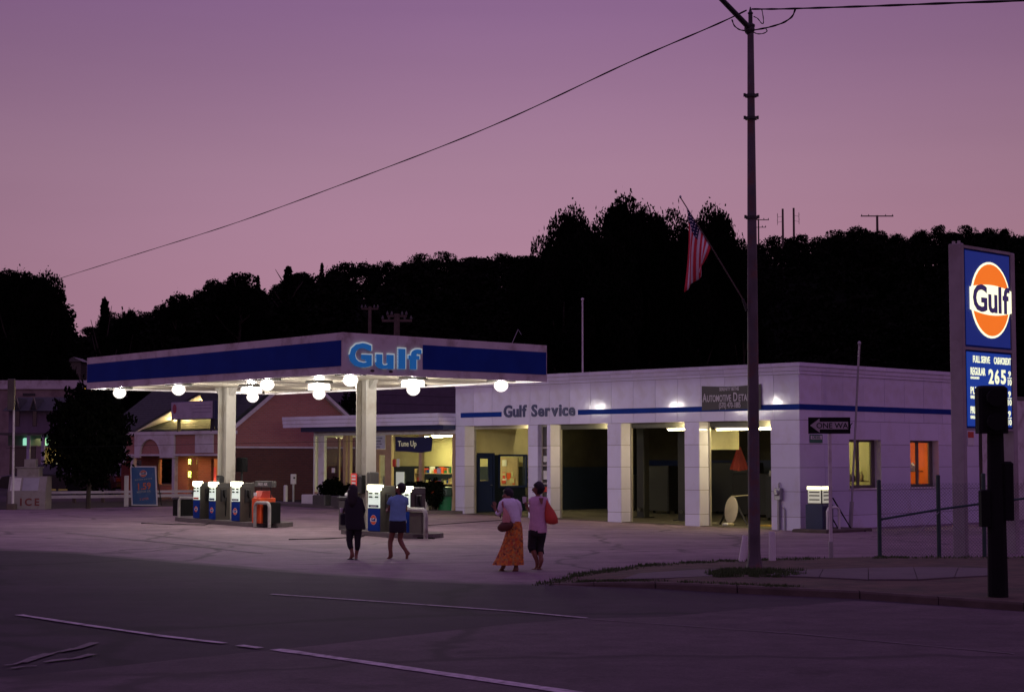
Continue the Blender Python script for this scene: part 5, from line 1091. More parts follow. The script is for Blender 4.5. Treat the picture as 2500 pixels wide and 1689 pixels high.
def ptxt(body, px0, px1, py0, py1, bold=.02, x0=.126):
    a, c_ = fyP(px0, (py0 + py1) / 2), fyP(px1, (py0 + py1) / 2); zb, zt = fyP((px0 + px1) / 2, py1).z, fyP((px0 + px1) / 2, py0).z
    me = text_mesh(body, 1, bold=bold, ext=.004, align='LEFT'); X = [v.co.x for v in me.vertices]; Yv = [v.co.y for v in me.vertices]
    me.transform(Matrix.Diagonal(((c_.y - a.y) / (max(X) - min(X)), (zt - zb) / (max(Yv) - min(Yv)), 1, 1)) @ Matrix.Translation((-min(X), -min(Yv), 0))); me.transform(PLANES['+x']); me.materials.append(lpr)
    obj('price_lettering', me, pb, (x0, a.y, zb))
ptxt('FULL SERVE', 2377, 2418, 869, 886); ptxt('CASH/CREDIT', 2428, 2469, 873, 890)
ptxt('REGULAR', 2371, 2407, 897, 916); ptxt('UNLEADED', 2371, 2392, 919, 925); ptxt('2', 2415, 2427, 901, 937, .035); ptxt('6', 2430, 2441, 902, 938, .035); ptxt('5', 2445, 2457, 903, 938, .035)
for y0 in (906, 955, 1003): ptxt('9', 2463, 2469, y0, y0 + 14); ptxt('_', 2461, 2471, y0 + 16, y0 + 18); ptxt('10', 2462, 2471, y0 + 20, y0 + 35)
ptxt('PLUS', 2371, 2395, 944, 962); ptxt('UNLEADED', 2371, 2392, 965, 973); ptxt('PREMIUM', 2371, 2405, 992, 1010); ptxt('UNLEADED', 2371, 2392, 1014, 1022); ptxt('0', 2447, 2458, 1000, 1030, .035)

# traffic signal seen as a black shape in front of the price board
Y = 26.0; q = aty(2437, 1470, Y); t = thing('traffic_signal', 'unlit black traffic signal on a thick dark pole in front of the price board', 'traffic signal', (q.x, Y, .05))
s_ = Y / 4300; zc = lambda py: aty(2420, py, Y).z - .05; xc = lambda px: (px - 1250) * s_ - q.x
MB().tube([(0, 0, 0), (0, 0, zc(1050))], [.15, .118], 14).build('pole', M['black'], t); MB().bbox(-.2, .2, -.2, .2, -.05, .04, .02).build('base', M['black'], t)
MB().bbox(xc(2386), xc(2457), -.18, .12, zc(1058), zc(942), .04).build('signal_housing', M['black'], t)
for k in range(2): 
    b = MB().lathe([(.12, 0), (.13, .14)], n=14); o = b.build('visor', M['black'], t); o.matrix_local = Matrix.Translation((xc(2421), -.18, zc(1030 - 58 * k))) @ Matrix.Rotation(math.pi / 2, 4, 'X')
MB().bbox(xc(2444), xc(2470), -.12, .14, zc(1270), zc(1126), .03).build('control_box', M['black'], t); MB().bbox(xc(2391), xc(2415), -.1, .1, zc(1285), zc(1195), .02).build('push_button_box', M['black'], t)

# chain link fence
posts_px = [(2148, 1366, 1174), (2293, 1363, 1162), (2404, 1362, 1158), (2520, 1361, 1150)]
Fp = [gp(px, py) for px, py, _ in posts_px]; Ft = [aty(px, yt, p_.y).z for (px, _, yt), p_ in zip(posts_px, Fp)]
FN = thing('chain_link_fence', 'green chain link fence with a slanting mid rail at the right of the forecourt', 'fence', Fp[0]); o0 = Fp[0]
for p_, zt in zip(Fp, Ft):
    MB().tube([p_ - o0 - Vector((0, 0, .05)), Vector((p_.x, p_.y, zt)) - o0], .045, 10).build('post', M['greenpost'], FN); MB().ell(Vector((p_.x, p_.y, zt)) - o0, .05, .05, .035, 8, 5).build('post_cap', M['greenpost'], FN)
rz_ = [aty(2152, 1267, Fp[0].y), aty(2293, 1243, Fp[1].y), aty(2404, 1228, Fp[2].y), aty(2520, 1214, Fp[3].y)]
for a, c_ in zip(rz_, rz_[1:]): MB().tube([a - o0, c_ - o0], .025, 8).build('rail', M['greenpost'], FN)
for i in range(3):
    a, c_ = Fp[i] - o0, Fp[i + 1] - o0; L_ = (c_ - a).length; hgt = Ft[0] - .05; d = (c_ - a).normalized(); b = MB(); st = .075; k = -hgt
    while k < L_:
        for sg_ in (1, -1):
            x0, x1 = (k, k + hgt) if sg_ == 1 else (k + hgt, k); z0, z1 = 0.03, hgt
            # clip to panel
            def pt(u): return (x0 + (x1 - x0) * u, z0 + (z1 - z0) * u)
            u0, u1 = 0, 1
            if x1 != x0:
                ua, ub = (0 - x0) / (x1 - x0), (L_ - x0) / (x1 - x0); u0, u1 = max(u0, min(ua, ub)), min(u1, max(ua, ub))
            if u1 > u0 + .01: q0, q1 = pt(u0), pt(u1); b.tube([a + d * q0[0] + Vector((0, .05 + .003 * sg_, q0[1])), a + d * q1[0] + Vector((0, .05 + .003 * sg_, q1[1]))], .0028, 3, cap=False)
        k += st
    o = b.build('chain_link_mesh', M['greenpost'], FN); o['kind'] = 'stuff'
for (a, c_) in [(aty(2236, 1305, 38.1), aty(2293, 1249, 38.2)), (aty(2296, 1250, 38.2), aty(2350, 1300, 38.2))]: MB().tube([a - o0, c_ - o0], .008, 5).build('tension_wire', M['steel'], FN)

# one way sign
q = gp(2029, 1364); t = thing('one_way_sign', 'black and white ONE WAY sign with a left arrow on a thin post', 'traffic sign', q)
s_ = q.y / 4300; zc = lambda py, px=2029: aty(px, py, q.y).z
MB().bbox(-.035, .035, -.03, .03, .36, zc(1018), .01).build('post', M['whitedirty'], t); MB().bbox(-.045, .045, -.04, .04, -.05, .38, .01).build('post_sleeve', M['steel'], t)
pl = MB(); x0, x1 = (1976 - 2029) * s_, (2079 - 2029) * s_; z0, z1 = zc(1058.5), zc(1018.5)
pl.bbox(x0, x1, -.045, -.038, z0, z1, .003); pl = pl.build('sign_plate', M['black'], t); pl.rotation_euler = (0, 0, 0)
aw = mat('sign_white_sheeting', (.42, .38, .42), .5, .06); zm_ = (z0 + z1) / 2; hh = (z1 - z0) / 2
L_ = x1 - x0
ar = [(x0 + .04, zm_), (x0 + .27 * L_, zm_ + hh * .86), (x0 + .27 * L_, zm_ + hh * .46), (x1 - .05, zm_ + hh * .46), (x1 - .05, zm_ - hh * .46), (x0 + .27 * L_, zm_ - hh * .46), (x0 + .27 * L_, zm_ - hh * .86)]
MB().add([(x, -.050, z) for x, z in ar] + [(x, -.046, z) for x, z in ar], [tuple(range(7)), tuple(range(13, 6, -1))] + [(i, (i + 1) % 7, 7 + (i + 1) % 7, 7 + i) for i in range(7)]).build('arrow', aw, t)
text('lettering', 'ONE WAY', .165, M['black'], t, (x0 + .62 * L_, -.053, zm_ - .058), '-y', bold=.012, ext=.001, sxy=(1.02, 1))

# ------------------------------------------------------------------ background: poles, masts
def upole(px, ptop, Y, r, arms, lb, name='utility_pole', zb=None):
    zt = aty(px, ptop, Y).z; x = (px - CX) * Y / 4300; zb = hz(x, Y) if zb is None else zb; t = thing(name, lb, 'utility pole', (x, Y, zb - .3))
    MB().tube([(0, 0, 0), (0, 0, zt - zb + .3)], [r * 1.25, r], 7).build('pole', M['wood'], t)
    for (dz, hw, thk) in arms:
        MB().box(-hw, hw, -thk, thk, zt - zb + .3 - dz - thk, zt - zb + .3 - dz + thk).build('crossarm', M['wood'], t)
        for k in (-1, -.55, .55, 1): MB().lathe([(.05, 0), (.07, .05), (.05, .10), (.02, .2)], (hw * k * .95, 0, zt - zb + .3 - dz + thk), 6).build('insulator', M['greydark'], t)
    return t
upole(967.5, 766, 88, .15, [(.35, .75, .06), (.12, .5, .05)], 'weathered utility pole with a crossarm rising behind the right part of the canopy', zb=.4)
t = upole(901, 748, 104, .10, [(.15, .5, .05)], 'faint utility pole with hanging wires left of the weathered one', zb=.4)
for k in range(5): MB().tube([(-.4 + .2 * k, 0, 8), (-.3 + .3 * k, 0, 7.4 - .1 * k), (.1 * k, .1, 7.0)], .02, 4).build('hanging_wire', M['greydark'], t)
for (px, pt, Y, lb) in [(1917, 510, 236, 'left one of the twin steel masts on the ridge'), (1944, 508, 236, 'right one of the twin steel masts on the ridge')]:
    t = upole(px, pt, Y, .14, [], lb, 'ridge_mast'); zt = aty(px, pt, Y).z; b = MB(); o_ = 1 if px == 1944 else -1; z_ = zt - t.location.z
    for dz in (1.0, 1.7): b.tube([(0, 0, z_ - dz), (o_ * .7, 0, z_ - dz - .15), (o_ * .75, 0, z_ - dz + .2)], .03, 4)
    b.tube([(o_ * .7, 0, z_ - .6), (o_ * .72, 0, z_ - 2.2)], .03, 4); b.build('bracket', M['dark'], t)
upole(2149.5, 526, 236, .16, [(.1, 2.2, .07)], 'ridge pole with one wide crossarm at the right', 'ridge_mast'); upole(1857, 535, 232, .10, [(.1, 1.4, .05), (1.1, 1.0, .04)], 'ridge pole with two short crossarms just right of the lamp post', 'ridge_mast')
t = thing('hillside_house', 'tiny pale house gable on the dark hillside left of the canopy', 'house', ((176 - CX) * 150 / 4300, 150, hz((176 - CX) * 150 / 4300, 150) - .5)); zz = aty(176, 880, 150).z - t.location.z
MB().bbox(-.6, .6, 0, 3, 0, zz - .1, .02).build('wall', M['grey'], t); MB().prism([(-.8, -.2, zz - .1), (.8, -.2, zz - .1), (0, -.2, zz + .3)], None, (0, 3.4, 0)).build('roof', M['greydark'], t)

# ------------------------------------------------------------------ brick restaurant left of the station
BO = Vector((-11.7, 73.0, 0)); bz = .41
R_ = thing('brick_restaurant', 'low brick building with a shingled gable roof and an arched white porch', 'restaurant', BO, SA)
EV, RGY, RGZ, GW, BL = 3.30, 3.55, 5.80, 7.1, 9.2
MB().box(-.25, 0, 0.0, GW, bz - .2, 2.60).build('side_wall', M['brickdark'], R_)
MB().prism([(-.25, 0, 2.68), (-.25, GW, 2.68), (-.25, GW, EV), (-.25, RGY, RGZ), (-.25, 0, EV)], None, (.25, 0, 0)).build('gable_wall', M['brickpink'], R_)
MB().box(-.25, .035, -.02, GW + .02, 2.602, 2.678).build('wall_band', M['white'], R_)
for (y0, z0, y1, z1) in [(-.30, EV - .22, RGY, RGZ + .04), (GW + .3, EV - .22, RGY, RGZ + .04)]:
    MB().prism([(-.1, y0, z0), (-.1, y1, z1), (-.1, y1, z1 + .17), (-.1, y0, z0 + .17)], None, (.28, 0, 0)).build('rake_board', M['white'], R_)
rf = MB(); rf.prism([(-BL, -.35, EV - .05), (-BL, RGY, RGZ + .17), (-BL, RGY, RGZ + .27), (-BL, -.35, EV + .05)], None, (BL + .12, 0, 0)); rf.prism([(-BL, GW + .35, EV - .05), (-BL, RGY, RGZ + .17), (-BL, RGY, RGZ + .27), (-BL, GW + .35, EV + .05)], None, (BL + .12, 0, 0)); rf = rf.build('roof', M['roofshingle'], R_)
for k in range(26):   # shingle courses
    f0 = k / 26; y0, z0 = -.35 + (RGY + .35) * f0, EV + .052 + (RGZ + .22 - EV) * f0
    MB().box(-BL, .12, y0, y0 + .17, z0, z0 + .13, Matrix.Rotation(math.atan2(RGZ + .22 - EV, RGY + .35), 3, 'X')).build('shingle_course', M['roofshingle'], rf)
fR = lambda px, py, y0=0: fx(px, py, BO, SA, y0)
# porch fascia with white blocks, arch
def pf(nm, px0, px1, z0, z1, y, th, m): a, c_ = fR(px0, 1080, y).x, fR(px1, 1080, y).x; return MB().box(a, c_, y, y + th, z0, z1).build(nm, m, R_)
pf('porch_fascia', 300, 556, 2.36, EV - .12, -.60, .2, M['brickpink']); pf('porch_cornice', 296, 560, EV - .12, EV + .02, -.72, .4, M['white']); pf('porch_sill', 296, 560, 2.28, 2.358, -.66, .3, M['white'])
pf('porch_block', 476, 520, 2.40, EV - .13, -.655, .05, M['white']); pf('porch_block', 298, 306, 2.0, EV - .13, -.655, .05, M['white'])
a, c_ = fR(330, 1080, -.66).x, fR(426, 1080, -.66).x; ac, ar_ = fR(367, 1080, -.66).x, (fR(392, 1080, -.66).x - fR(343, 1080, -.66).x) / 2
pts = [(a, 2.2), (a, EV - .13), (c_, EV - .13), (c_, 2.2), (ac + ar_, 2.2)] + [(ac + ar_ * math.cos(math.pi * k / 12), 2.32 + .68 * math.sin(math.pi * k / 12)) for k in range(13)] + [(ac - ar_, 2.2)]
MB().prism([(x, -.70, z) for x, z in pts], None, (0, .09, 0)).build('arch_surround', M['white'], R_)
for px in (327, 428, 549): x = fR(px, 1150, -.5).x; MB().bbox(x - .1, x + .1, -.62, -.42, bz, 2.36, .02).build('porch_column', M['whitedirty'], R_)
MB().box(-BL, -.26, -.40, 1.4, 2.30, 2.358).build('porch_ceiling', M['cream'], R_)
# storefront set back under the porch
warm = mat('warm_lit_wall', (.55, .24, .10), .7)
x = lambda px: fR(px, 1150, 1.4).x
hol = [(x(388), x(427), 1.02, 2.15), (x(458), x(484), bz, 2.2), (x(515), x(548), .95, 2.15), (x(310), x(345), 1.0, 2.1)]
b = MB(); b.wall('x', 1.4, 1.55, -BL, -.25, bz - .2, 2.3, hol); b.build('front_wall', M['brickpink'], R_)
for h in hol: MB().box(h[0], h[1], 1.46, 1.47, h[2], h[3]).build('window_pane', M['glass'], R_)
MB().wall('x', 1.38, 1.44, hol[0][0] - .06, hol[0][1] + .06, hol[0][2] - .06, hol[0][3] + .06, [hol[0]]).build('window_frame', M['tan'], R_)
MB().box(-BL, -.3, 4.4, 4.5, bz, 3.1).box(-BL, -.3, 1.56, 4.4, bz - .05, bz).build('interior_wall', warm, R_)
for (px, py, lb, m_, s_) in [(452, 1127, 'upper', 'neon', .10), (452, 1158, 'lower', 'neon', .12)]:
    q = fR(px + 11, py, 1.3); t = thing('neon_sign', f'{lb} small yellow green neon sign in the restaurant doorway', 'neon sign', wld(BO, SA, q.x, 1.3, q.z), SA); b = MB()
    b.tube([(-s_ * .6, 0, -s_), (-s_ * .6, 0, s_), (s_ * .6, 0, s_), (s_ * .5, 0, 0), (-s_ * .3, 0, 0), (s_ * .6, 0, -s_)], .022, 6); b.build('tube', emis('neon_yellow', (.85, .9, .12), 6.0), t); MB().box(-s_, s_, .03, .05, -s_ * 1.3, s_ * 1.3).build('backing', M['dark'], t)
MB().bbox(fR(300, 1150, .4).x, fR(320, 1150, .4).x, .3, .5, bz, 2.3, .02).build('red_door', mat('dark_red_door', (.16, .012, .008), .6), R_)
area('restaurant_light', (-5.5, 3.0, 2.9), 3.0, 130, (1, .56, .22), BO, SA); area('restaurant_light', (-4.4, .5, 2.28), 2.5, 18, (1, .45, .16), BO, SA, sy=.6); area('restaurant_light', (-1.6, .5, 2.28), 1.5, 9, (1, .45, .16), BO, SA, sy=.6)
# gable dormer over the porch with a lit rake soffit, roof sign in front
q0, q1 = fR(326, 1051, -.5), fR(487, 962, -.5); q2 = fR(640, 1051, -.5)
dm = MB(); s1 = Vector((q0.x, -.5, EV + .02)); s2 = Vector((q1.x, -.5, q1.z)); dxm = 2 * (s2.x - s1.x)
s3 = Vector((min(s1.x + dxm, -.3), -.5, EV + .02))
dm.prism([s1, s2, s2 + Vector((0, 0, .09)), s1 + Vector((0, 0, .09))], None, (0, 2.6, 0)); dm.prism([s2, s3, s3 + Vector((0, 0, .09)), s2 + Vector((0, 0, .09))], None, (0, 2.6, 0)); dm.build('dormer_roof', M['roofshingle'], R_)
MB().prism([s1 + Vector((.02, .02, -.035)), s2 + Vector((0, .02, -.035)), s2 + Vector((0, .02, -.01)), s1 + Vector((.02, .02, -.01))], None, (0, .95, 0)).build('rake_soffit', M['white'], R_)
MB().prism([s1 + Vector((.3, 1.0, 0)), s2 + Vector((0, 1.0, -.06)), s3 + Vector((-.3, 1.0, 0))], None, (0, .1, 0)).build('dormer_face', mat('dormer_siding', (.05, .035, .03), .7), R_)
for f in (.12, .27, .43, .58, .93):
    q = s1.lerp(s2, f) + Vector((0, .75, -.13)); b = MB().ell(tuple(q), .05, .05, .05, 8, 6).build('soffit_bulb', M['warmbulb'], R_)
qa, qb = fR(418, 981, -.85), fR(523, 1022, -.85)
t = thing('roof_sign', 'pale rectangular sign with a red mark on the left on the restaurant roof', 'sign', BO, SA); MB().bbox(qa.x, qb.x, -.85, -.55, qb.z, qa.z, .02).build('box', M['navy'], t); MB().box(qa.x + .03, qb.x - .12, -.862, -.851, qb.z + .03, qa.z - .03).build('face', mat('faded_sign_face', (.42, .36, .48), .5), t)
MB().ell((qa.x + .28, -.87, (qa.z + qb.z) / 2 + .08), .15, .01, .20, 16, 8).build('red_mark', mat('faded_red', (.35, .06, .10), .6), t)
for zz, w_ in ((.16, .62), (.30, .75), (.45, .7)): MB().box(qb.x - .2 - w_ * (qb.x - qa.x) * .6, qb.x - .2, -.868, -.863, qa.z - zz - .035, qa.z - zz).build('print_line', mat('faded_print', (.26, .20, .32), .6), t)
for xx in (qa.x + .3, qb.x - .4): MB().box(xx, xx + .06, -.75, -.6, EV, qb.z).build('sign_leg', M['dark'], t)
# long dim building behind the office
DO = Vector(aty(792, 1000, 82)[:2] + (0,)) if False else Vector(((792 - CX) * 82 / 4300, 82, 0)); zt = aty(900, 925, 86).z
t = thing('dark_building', 'long dim purple grey building between the gable and the repair bays', 'building', DO, SA)
for k in range(6): z0 = zt - .42 * (k + 1); MB().box(0.0, .10 + .01 * k, 0, 12, z0 + .015, z0 + .42).build('siding_board', mat('dim_purple_siding', (.10, .075, .12), .7), t)
MB().box(-6, .0, 0, 12, bz, zt - .02).build('wall', mat('dim_purple_siding', (.1, .1, .1)), t); MB().box(.02, .5, 0, 12, zt - 2.45 - .2, zt - 2.45 - .1).build('gutter', M['greydark'], t)
bush('bush', 'green bush on the roof line right of the brick gable', Vector((*aty(862, 1000, 78)[:2], 2.9)), 1.6, 2.2, 41)

# ------------------------------------------------------------------ far left: buildings, cars, lot furniture
def front(px, py, Y): return aty(px, py, Y)
Y = 104; a, c_ = aty(-40, 925, Y), aty(240, 932, Y); t = thing('flat_white_building', 'long flat building with a white parapet at the far left', 'building', (a.x, Y, .4)); w_ = c_.x - a.x
MB().box(0, w_, 0, .3, 0, a.z - 1.0).build('wall', mat('dusty_wall', (.30, .24, .22), .8, stain=(.15, .10, .1)), t); MB().box(0, w_, -.12, .3, a.z - .998, a.z - .48).build('parapet', M['whitedirty'], t); MB().box(0, w_, .3, 8, a.z - 1.2, a.z - 1.1).build('roof', M['greydark'], t)
for px in (70, 80, 60): q = aty(px, 962, Y); MB().box(q.x - a.x - .1, q.x - a.x + .15, -.03, -.001, q.z - .5, q.z - .35).build('vent', M['dark'], t)
Y = 92; a, c_ = aty(22, 975, Y), aty(190, 975, Y); t = thing('gabled_shop', 'dark gabled shop with green lit signs and a yellow lit porch behind the street tree', 'shop', (a.x, Y, .45)); w_ = c_.x - a.x; Z = lambda py: aty(60, py, Y).z - .45; X = lambda px: (px - CX) * Y / 4300 - a.x
MB().box(0, w_, 0, .3, Z(1056), Z(1000)).build('upper_wall', mat('dim_lilac_wall', (.16, .12, .18), .8), t)
MB().prism([(-.2, -.5, Z(1003)), (-.2, 2.5, Z(965)), (-.2, 5.5, Z(1003))], None, (w_ + .4, 0, 0)).build('roof', M['roofshingle'], t)
for px in (41, 83):
    MB().prism([(X(px - 9), -.35, Z(1000)), (X(px), -.35, Z(970)), (X(px + 9), -.35, Z(1000)), (X(px + 7), -.35, Z(1000)), (X(px), -.35, Z(977)), (X(px - 7), -.35, Z(1000))], None, (0, .2, 0)).build('gable_trim', M['grey'], t)
    MB().prism([(X(px - 9), -.3, Z(999)), (X(px), -.3, Z(971)), (X(px + 9), -.3, Z(999))], None, (0, 2.0, 0)).build('gable_roof', M['roofshingle'], t)
    MB().bbox(X(px - 5), X(px + 5), -.04, .0, Z(1040), Z(990), .01).build('arched_window', M['darkglass'], t)
MB().box(-.2, w_ + .2, -1.6, .3, Z(1062), Z(1057)).build('porch_roof', M['greydark'], t)
MB().box(0, w_, -.05, 0, Z(1088), Z(1063)).build('signboard', mat('dim_sign', (.12, .15, .14), .7), t)
for px in (65, 112): MB().bbox(X(px - 7), X(px + 7), -.3, -.06, Z(1087), Z(1069), .05).build('green_lit_sign', emis('pale_green_lamp', (.35, .85, .62), .8), t)
for px in (87, 122): MB().bbox(X(px - 4), X(px + 4), -1.5, -1.3, 0, Z(1062), .02).build('porch_column', mat('dim_lilac_column', (.4, .36, .5), .6), t)
MB().box(X(92), X(160), .8, .9, 0, Z(1092)).build('lit_wall', mat('porch_yellow_wall', (.5, .42, .16), .7), t); MB().box(0, X(82), .3, .4, 0, Z(1089)).build('shopfront', M['darkglass'], t)
MB().box(0, w_, .9, 6, 0, .02).build('floor', M['walk'], t)
la = bpy.data.lights.new('porch_light', 'AREA'); la.energy = 22; la.color = (1, .82, .35); la.size = 1.6; lo = bpy.data.objects.new('porch_light', la); COL.objects.link(lo); lo.location = (a.x + X(125), Y - .2, .45 + Z(1066) - .1)
q = aty(140, 1108, Y - 1.5); t = thing('porch_lamp', 'small yellow globe lamp at the lit porch', 'lamp', q); MB().ell((0, 0, 0), .13, .13, .17, 10, 7).build('globe', emis('globe_glow', (1, .85, .4), 4), t); MB().tube([(0, 0, -.15), (0, 0, -2.2)], .04, 6).build('post', M['dark'], t)
q = aty(143, 1095, Y - 1.5); t = thing('shop_sign', 'tiny white lit sign by the porch lamp', 'sign', q); MB().bbox(-.09, .09, -.04, .04, -.16, .16, .02).build('box', emis('white_lit', (.9, .95, .85), 1.6), t); MB().tube([(.0, 0, -.16), (.0, 0, -2.4)], .03, 6).build('post', M['dark'], t)
# sodium lamps
for (px, py, Y, lb) in [(212, 951, 76, 'orange glowing lamp under the left corner of the canopy beyond the street tree'), (268, 1158, 79, None)]:
    if lb: q = aty(px, py, Y); t = thing('street_lamp', lb, 'street lamp', (q.x, q.y, .4)); h_ = q.z - .4; MB().tube([(.25, 0, 0), (.25, 0, h_ + .1), (.0, 0, h_ + .15)], .05, 7).build('pole', M['dark'], t); MB().bbox(-.16, .16, -.12, .12, h_ + .10, h_ + .2, .03).build('head', M['dark'], t); MB().lathe([(.02, -.30), (.07, -.25), (.10, -.05), (.09, .0)], (0, 0, h_ + .10), 10).build('lens', emis('sodium_lens', (1.0, .45, .06), 4.5), t)
q = gp(215, 1241); tree('street_tree', 'small round street tree standing at the left edge of the forecourt', q.x, q.y, q.z, aty(215, 938, q.y).z - q.z + .1, 3.45, 5)
# car builder
def car(lb, loc_, rz, body, taillit=False, sc=1.0):
    t = thing('parked_car', lb, 'car', loc_, rz); t.scale = (sc, sc, sc)
    prof = [(-2.2, .35), (-2.25, .62), (-2.1, .88), (-1.45, .95), (-.85, 1.38), (-.1, 1.45), (.75, 1.36), (1.35, .98), (2.1, .86), (2.25, .6), (2.2, .32), (1.75, .28), (1.6, .62), (1.2, .62), (1.05, .28), (-1.05, .28), (-1.2, .62), (-1.6, .62), (-1.75, .28)]
    low = [(x, z) if z < .96 else None for x, z in prof]
    lo_ = [(-2.2, .35), (-2.25, .62), (-2.1, .88), (-1.45, .95), (1.35, .98), (2.1, .86), (2.25, .6), (2.2, .32), (1.78, .28), (1.68, .56), (1.42, .68), (1.16, .56), (1.06, .28), (-1.06, .28), (-1.16, .56), (-1.42, .68), (-1.68, .56), (-1.78, .28)]
    n = len(lo_); ring = lambda y, s: [(x * (1 - .02 * s), y, z - .03 * s * (z > .8)) for x, z in lo_]
    MB().loft([ring(-.86, 1), ring(-.80, 0), ring(.80, 0), ring(.86, 1)]).build('body', body, t)
    cab = [(-1.40, .94), (-.85, 1.36), (-.1, 1.43), (.7, 1.35), (1.30, .97)]; r2 = lambda y, s: [(x * (1 - .1 * s), y, z) for x, z in cab]
    MB().loft([[(x, -.78 + (z - .94) * .35, z) for x, z in cab], [(x, .78 - (z - .94) * .35, z) for x, z in cab]]).build('cabin', M['darkglass'], t)
    MB().loft([[(x, -.62, z) for x, z in [(-.86, 1.375), (-.1, 1.445), (.71, 1.365)]] + [(.6, -.62, 1.34), (-.1, -.62, 1.41), (-.8, -.62, 1.345)], [(x, .62, z) for x, z in [(-.86, 1.375), (-.1, 1.445), (.71, 1.365)]] + [(.6, .62, 1.34), (-.1, .62, 1.41), (-.8, .62, 1.345)]]).build('roof', body, t)
    for sx_ in (-1.42, 1.42):
        for sy_ in (-1, 1):
            w_ = MB().lathe([(.18, -.1), (.31, -.1), (.33, -.05), (.33, .05), (.31, .1), (.18, .1)], n=18).build('wheel', M['black'], t); w_.matrix_local = Matrix.Translation((sx_, sy_ * .76, .33)) @ Matrix.Rotation(math.pi / 2, 4, 'X')
            MB().lathe([(.02, -.07), (.18, -.09), (.18, .09), (.02, .07)], n=12).build('rim', M['steel'], w_)
    for sy_ in (-.62, .62):
        MB().bbox(-2.27, -2.18, sy_ - .17, sy_ + .17, .62, .80, .02).build('taillight', emis('lit_tail', (1.0, .04, .01), 9.0, (.5, .01, .01)) if taillit and sy_ < 0 else mat('tail_red', (.2, .01, .01), .3), t)
        MB().bbox(2.15, 2.26, sy_ - .18, sy_ + .18, .6, .75, .02).build('headlight', M['grey'], t)
        MB().bbox(.55, .75, sy_ * 1.45 - .06, sy_ * 1.45 + .06, .95, 1.07, .02).build('mirror', body, t)
    MB().box(-2.29, -2.2, -.26, .26, .66, .78).build('number_plate', M['whitedirty'], t); MB().bbox(-2.32, -2.15, -.8, .8, .38, .56, .03).build('bumper', body, t); return t
q = aty(126, 1170, 82); car('dark parked car behind the guardrail left of the street tree', (q.x, 82, gz(q.x, 82) + .01), math.radians(172), mat('black_car_paint', (.012, .012, .015), .25))
q = aty(250, 1175, 80); car('dark car with a glowing red tail light right of the street tree', (q.x + .2, 82.6, gz(q.x, 82) + .01), math.radians(118), mat('maroon_car_paint', (.05, .01, .01), .3), True)
# side lot surface and guardrail
b = MB(); band(b, [(-60, 108), (-20, 108), (-6, 92)], [(-60, 68), (-19.5, 69.5), (-13, 73.2)], .01, 3); struct('side_lot', b, M['road'])
GR = thing('guardrail', 'white two beam guardrail along the back of the forecourt at the left', 'guardrail', gp(105, 1228)); o0 = gp(105, 1228)
gp_ = [(20, 1230), (105, 1228), (180, 1227), (250, 1226), (310, 1225), (390, 1224), (470, 1223)]; G_ = [gp(*p_) for p_ in gp_]
for a, c_ in zip(G_, G_[1:]):
    for z0, z1 in ((.18, .30), (.36, .46)):
        d = c_ - a; MB().loft([[(a + Vector((0, -.06, z)) - o0) for z in (z0, (z0 + z1) / 2 + .0, z1)] + [(a + Vector((0, -.02, z)) - o0) for z in (z1, z0)], [(c_ + Vector((0, -.06, z)) - o0) for z in (z0, (z0 + z1) / 2, z1)] + [(c_ + Vector((0, -.02, z)) - o0) for z in (z1, z0)]]).build('rail', M['whitedirty'], GR)
for a in G_: MB().bbox(a.x - o0.x - .06, a.x - o0.x + .06, a.y - o0.y - .01, a.y - o0.y + .1, a.z - o0.z - .1, a.z - o0.z + .44, .01).build('post', M['wood'], GR)
q = gp(308, 1236); t = thing('gate_post', 'thick white post beside the blue sandwich board', 'post', q); MB().bbox(-.075, .075, -.06, .06, -.05, (1236 - 1161) * q.y / 4300, .01).build('post', M['whitedirty'], t)
# sandwich board
q = gp(348, 1234); s_ = q.y / 4300; t = thing('sandwich_board', 'leaning blue sandwich board with a round emblem and large orange price', 'sign board', q)
Hh = (1234 - 1138) * s_; wv = 61 * s_; sh = -(348 - 344) * s_
def sb_(x, z, y=0): return (x + (-.15 * (z / Hh) + .075) , y + .35 * z / Hh, z)
b = MB(); b.loft([[sb_(-wv / 2 - .02, 0, .02), sb_(wv / 2 + .02, 0, .02), sb_(wv / 2 + .02, 0, .06), sb_(-wv / 2 - .02, 0, .06)], [sb_(-wv / 2 - .02, Hh, .02), sb_(wv / 2 + .02, Hh, .02), sb_(wv / 2 + .02, Hh, .06), sb_(-wv / 2 - .02, Hh, .06)]]); b.build('frame', M['whitedirty'], t)
b = MB(); b.loft([[sb_(-wv / 2 + .03, .05, .0), sb_(wv / 2 - .03, .05, .0), sb_(wv / 2 - .03, .05, .018), sb_(-wv / 2 + .03, .05, .018)], [sb_(-wv / 2 + .03, Hh - .04, .0), sb_(wv / 2 - .03, Hh - .04, .0), sb_(wv / 2 - .03, Hh - .04, .018), sb_(-wv / 2 + .03, Hh - .04, .018)]]); b.build('panel', mat('poster_blue', (.03, .09, .22), .5, stain=(.10, .14, .20), stain_scale=2), t)
def on_board(o, x, z, dy=-.012): o.matrix_local = Matrix(((1, -.15 / Hh * 1, 0, 0), (0, .35 / Hh, 0, 0), (0, 1, 0, 0), (0, 0, 0, 1))) if False else Matrix.Translation(sb_(x, z, dy)) @ Matrix.Rotation(-math.atan2(.35, Hh), 4, 'X') @ Matrix.Rotation(-math.atan2(.15, Hh), 4, 'Y')
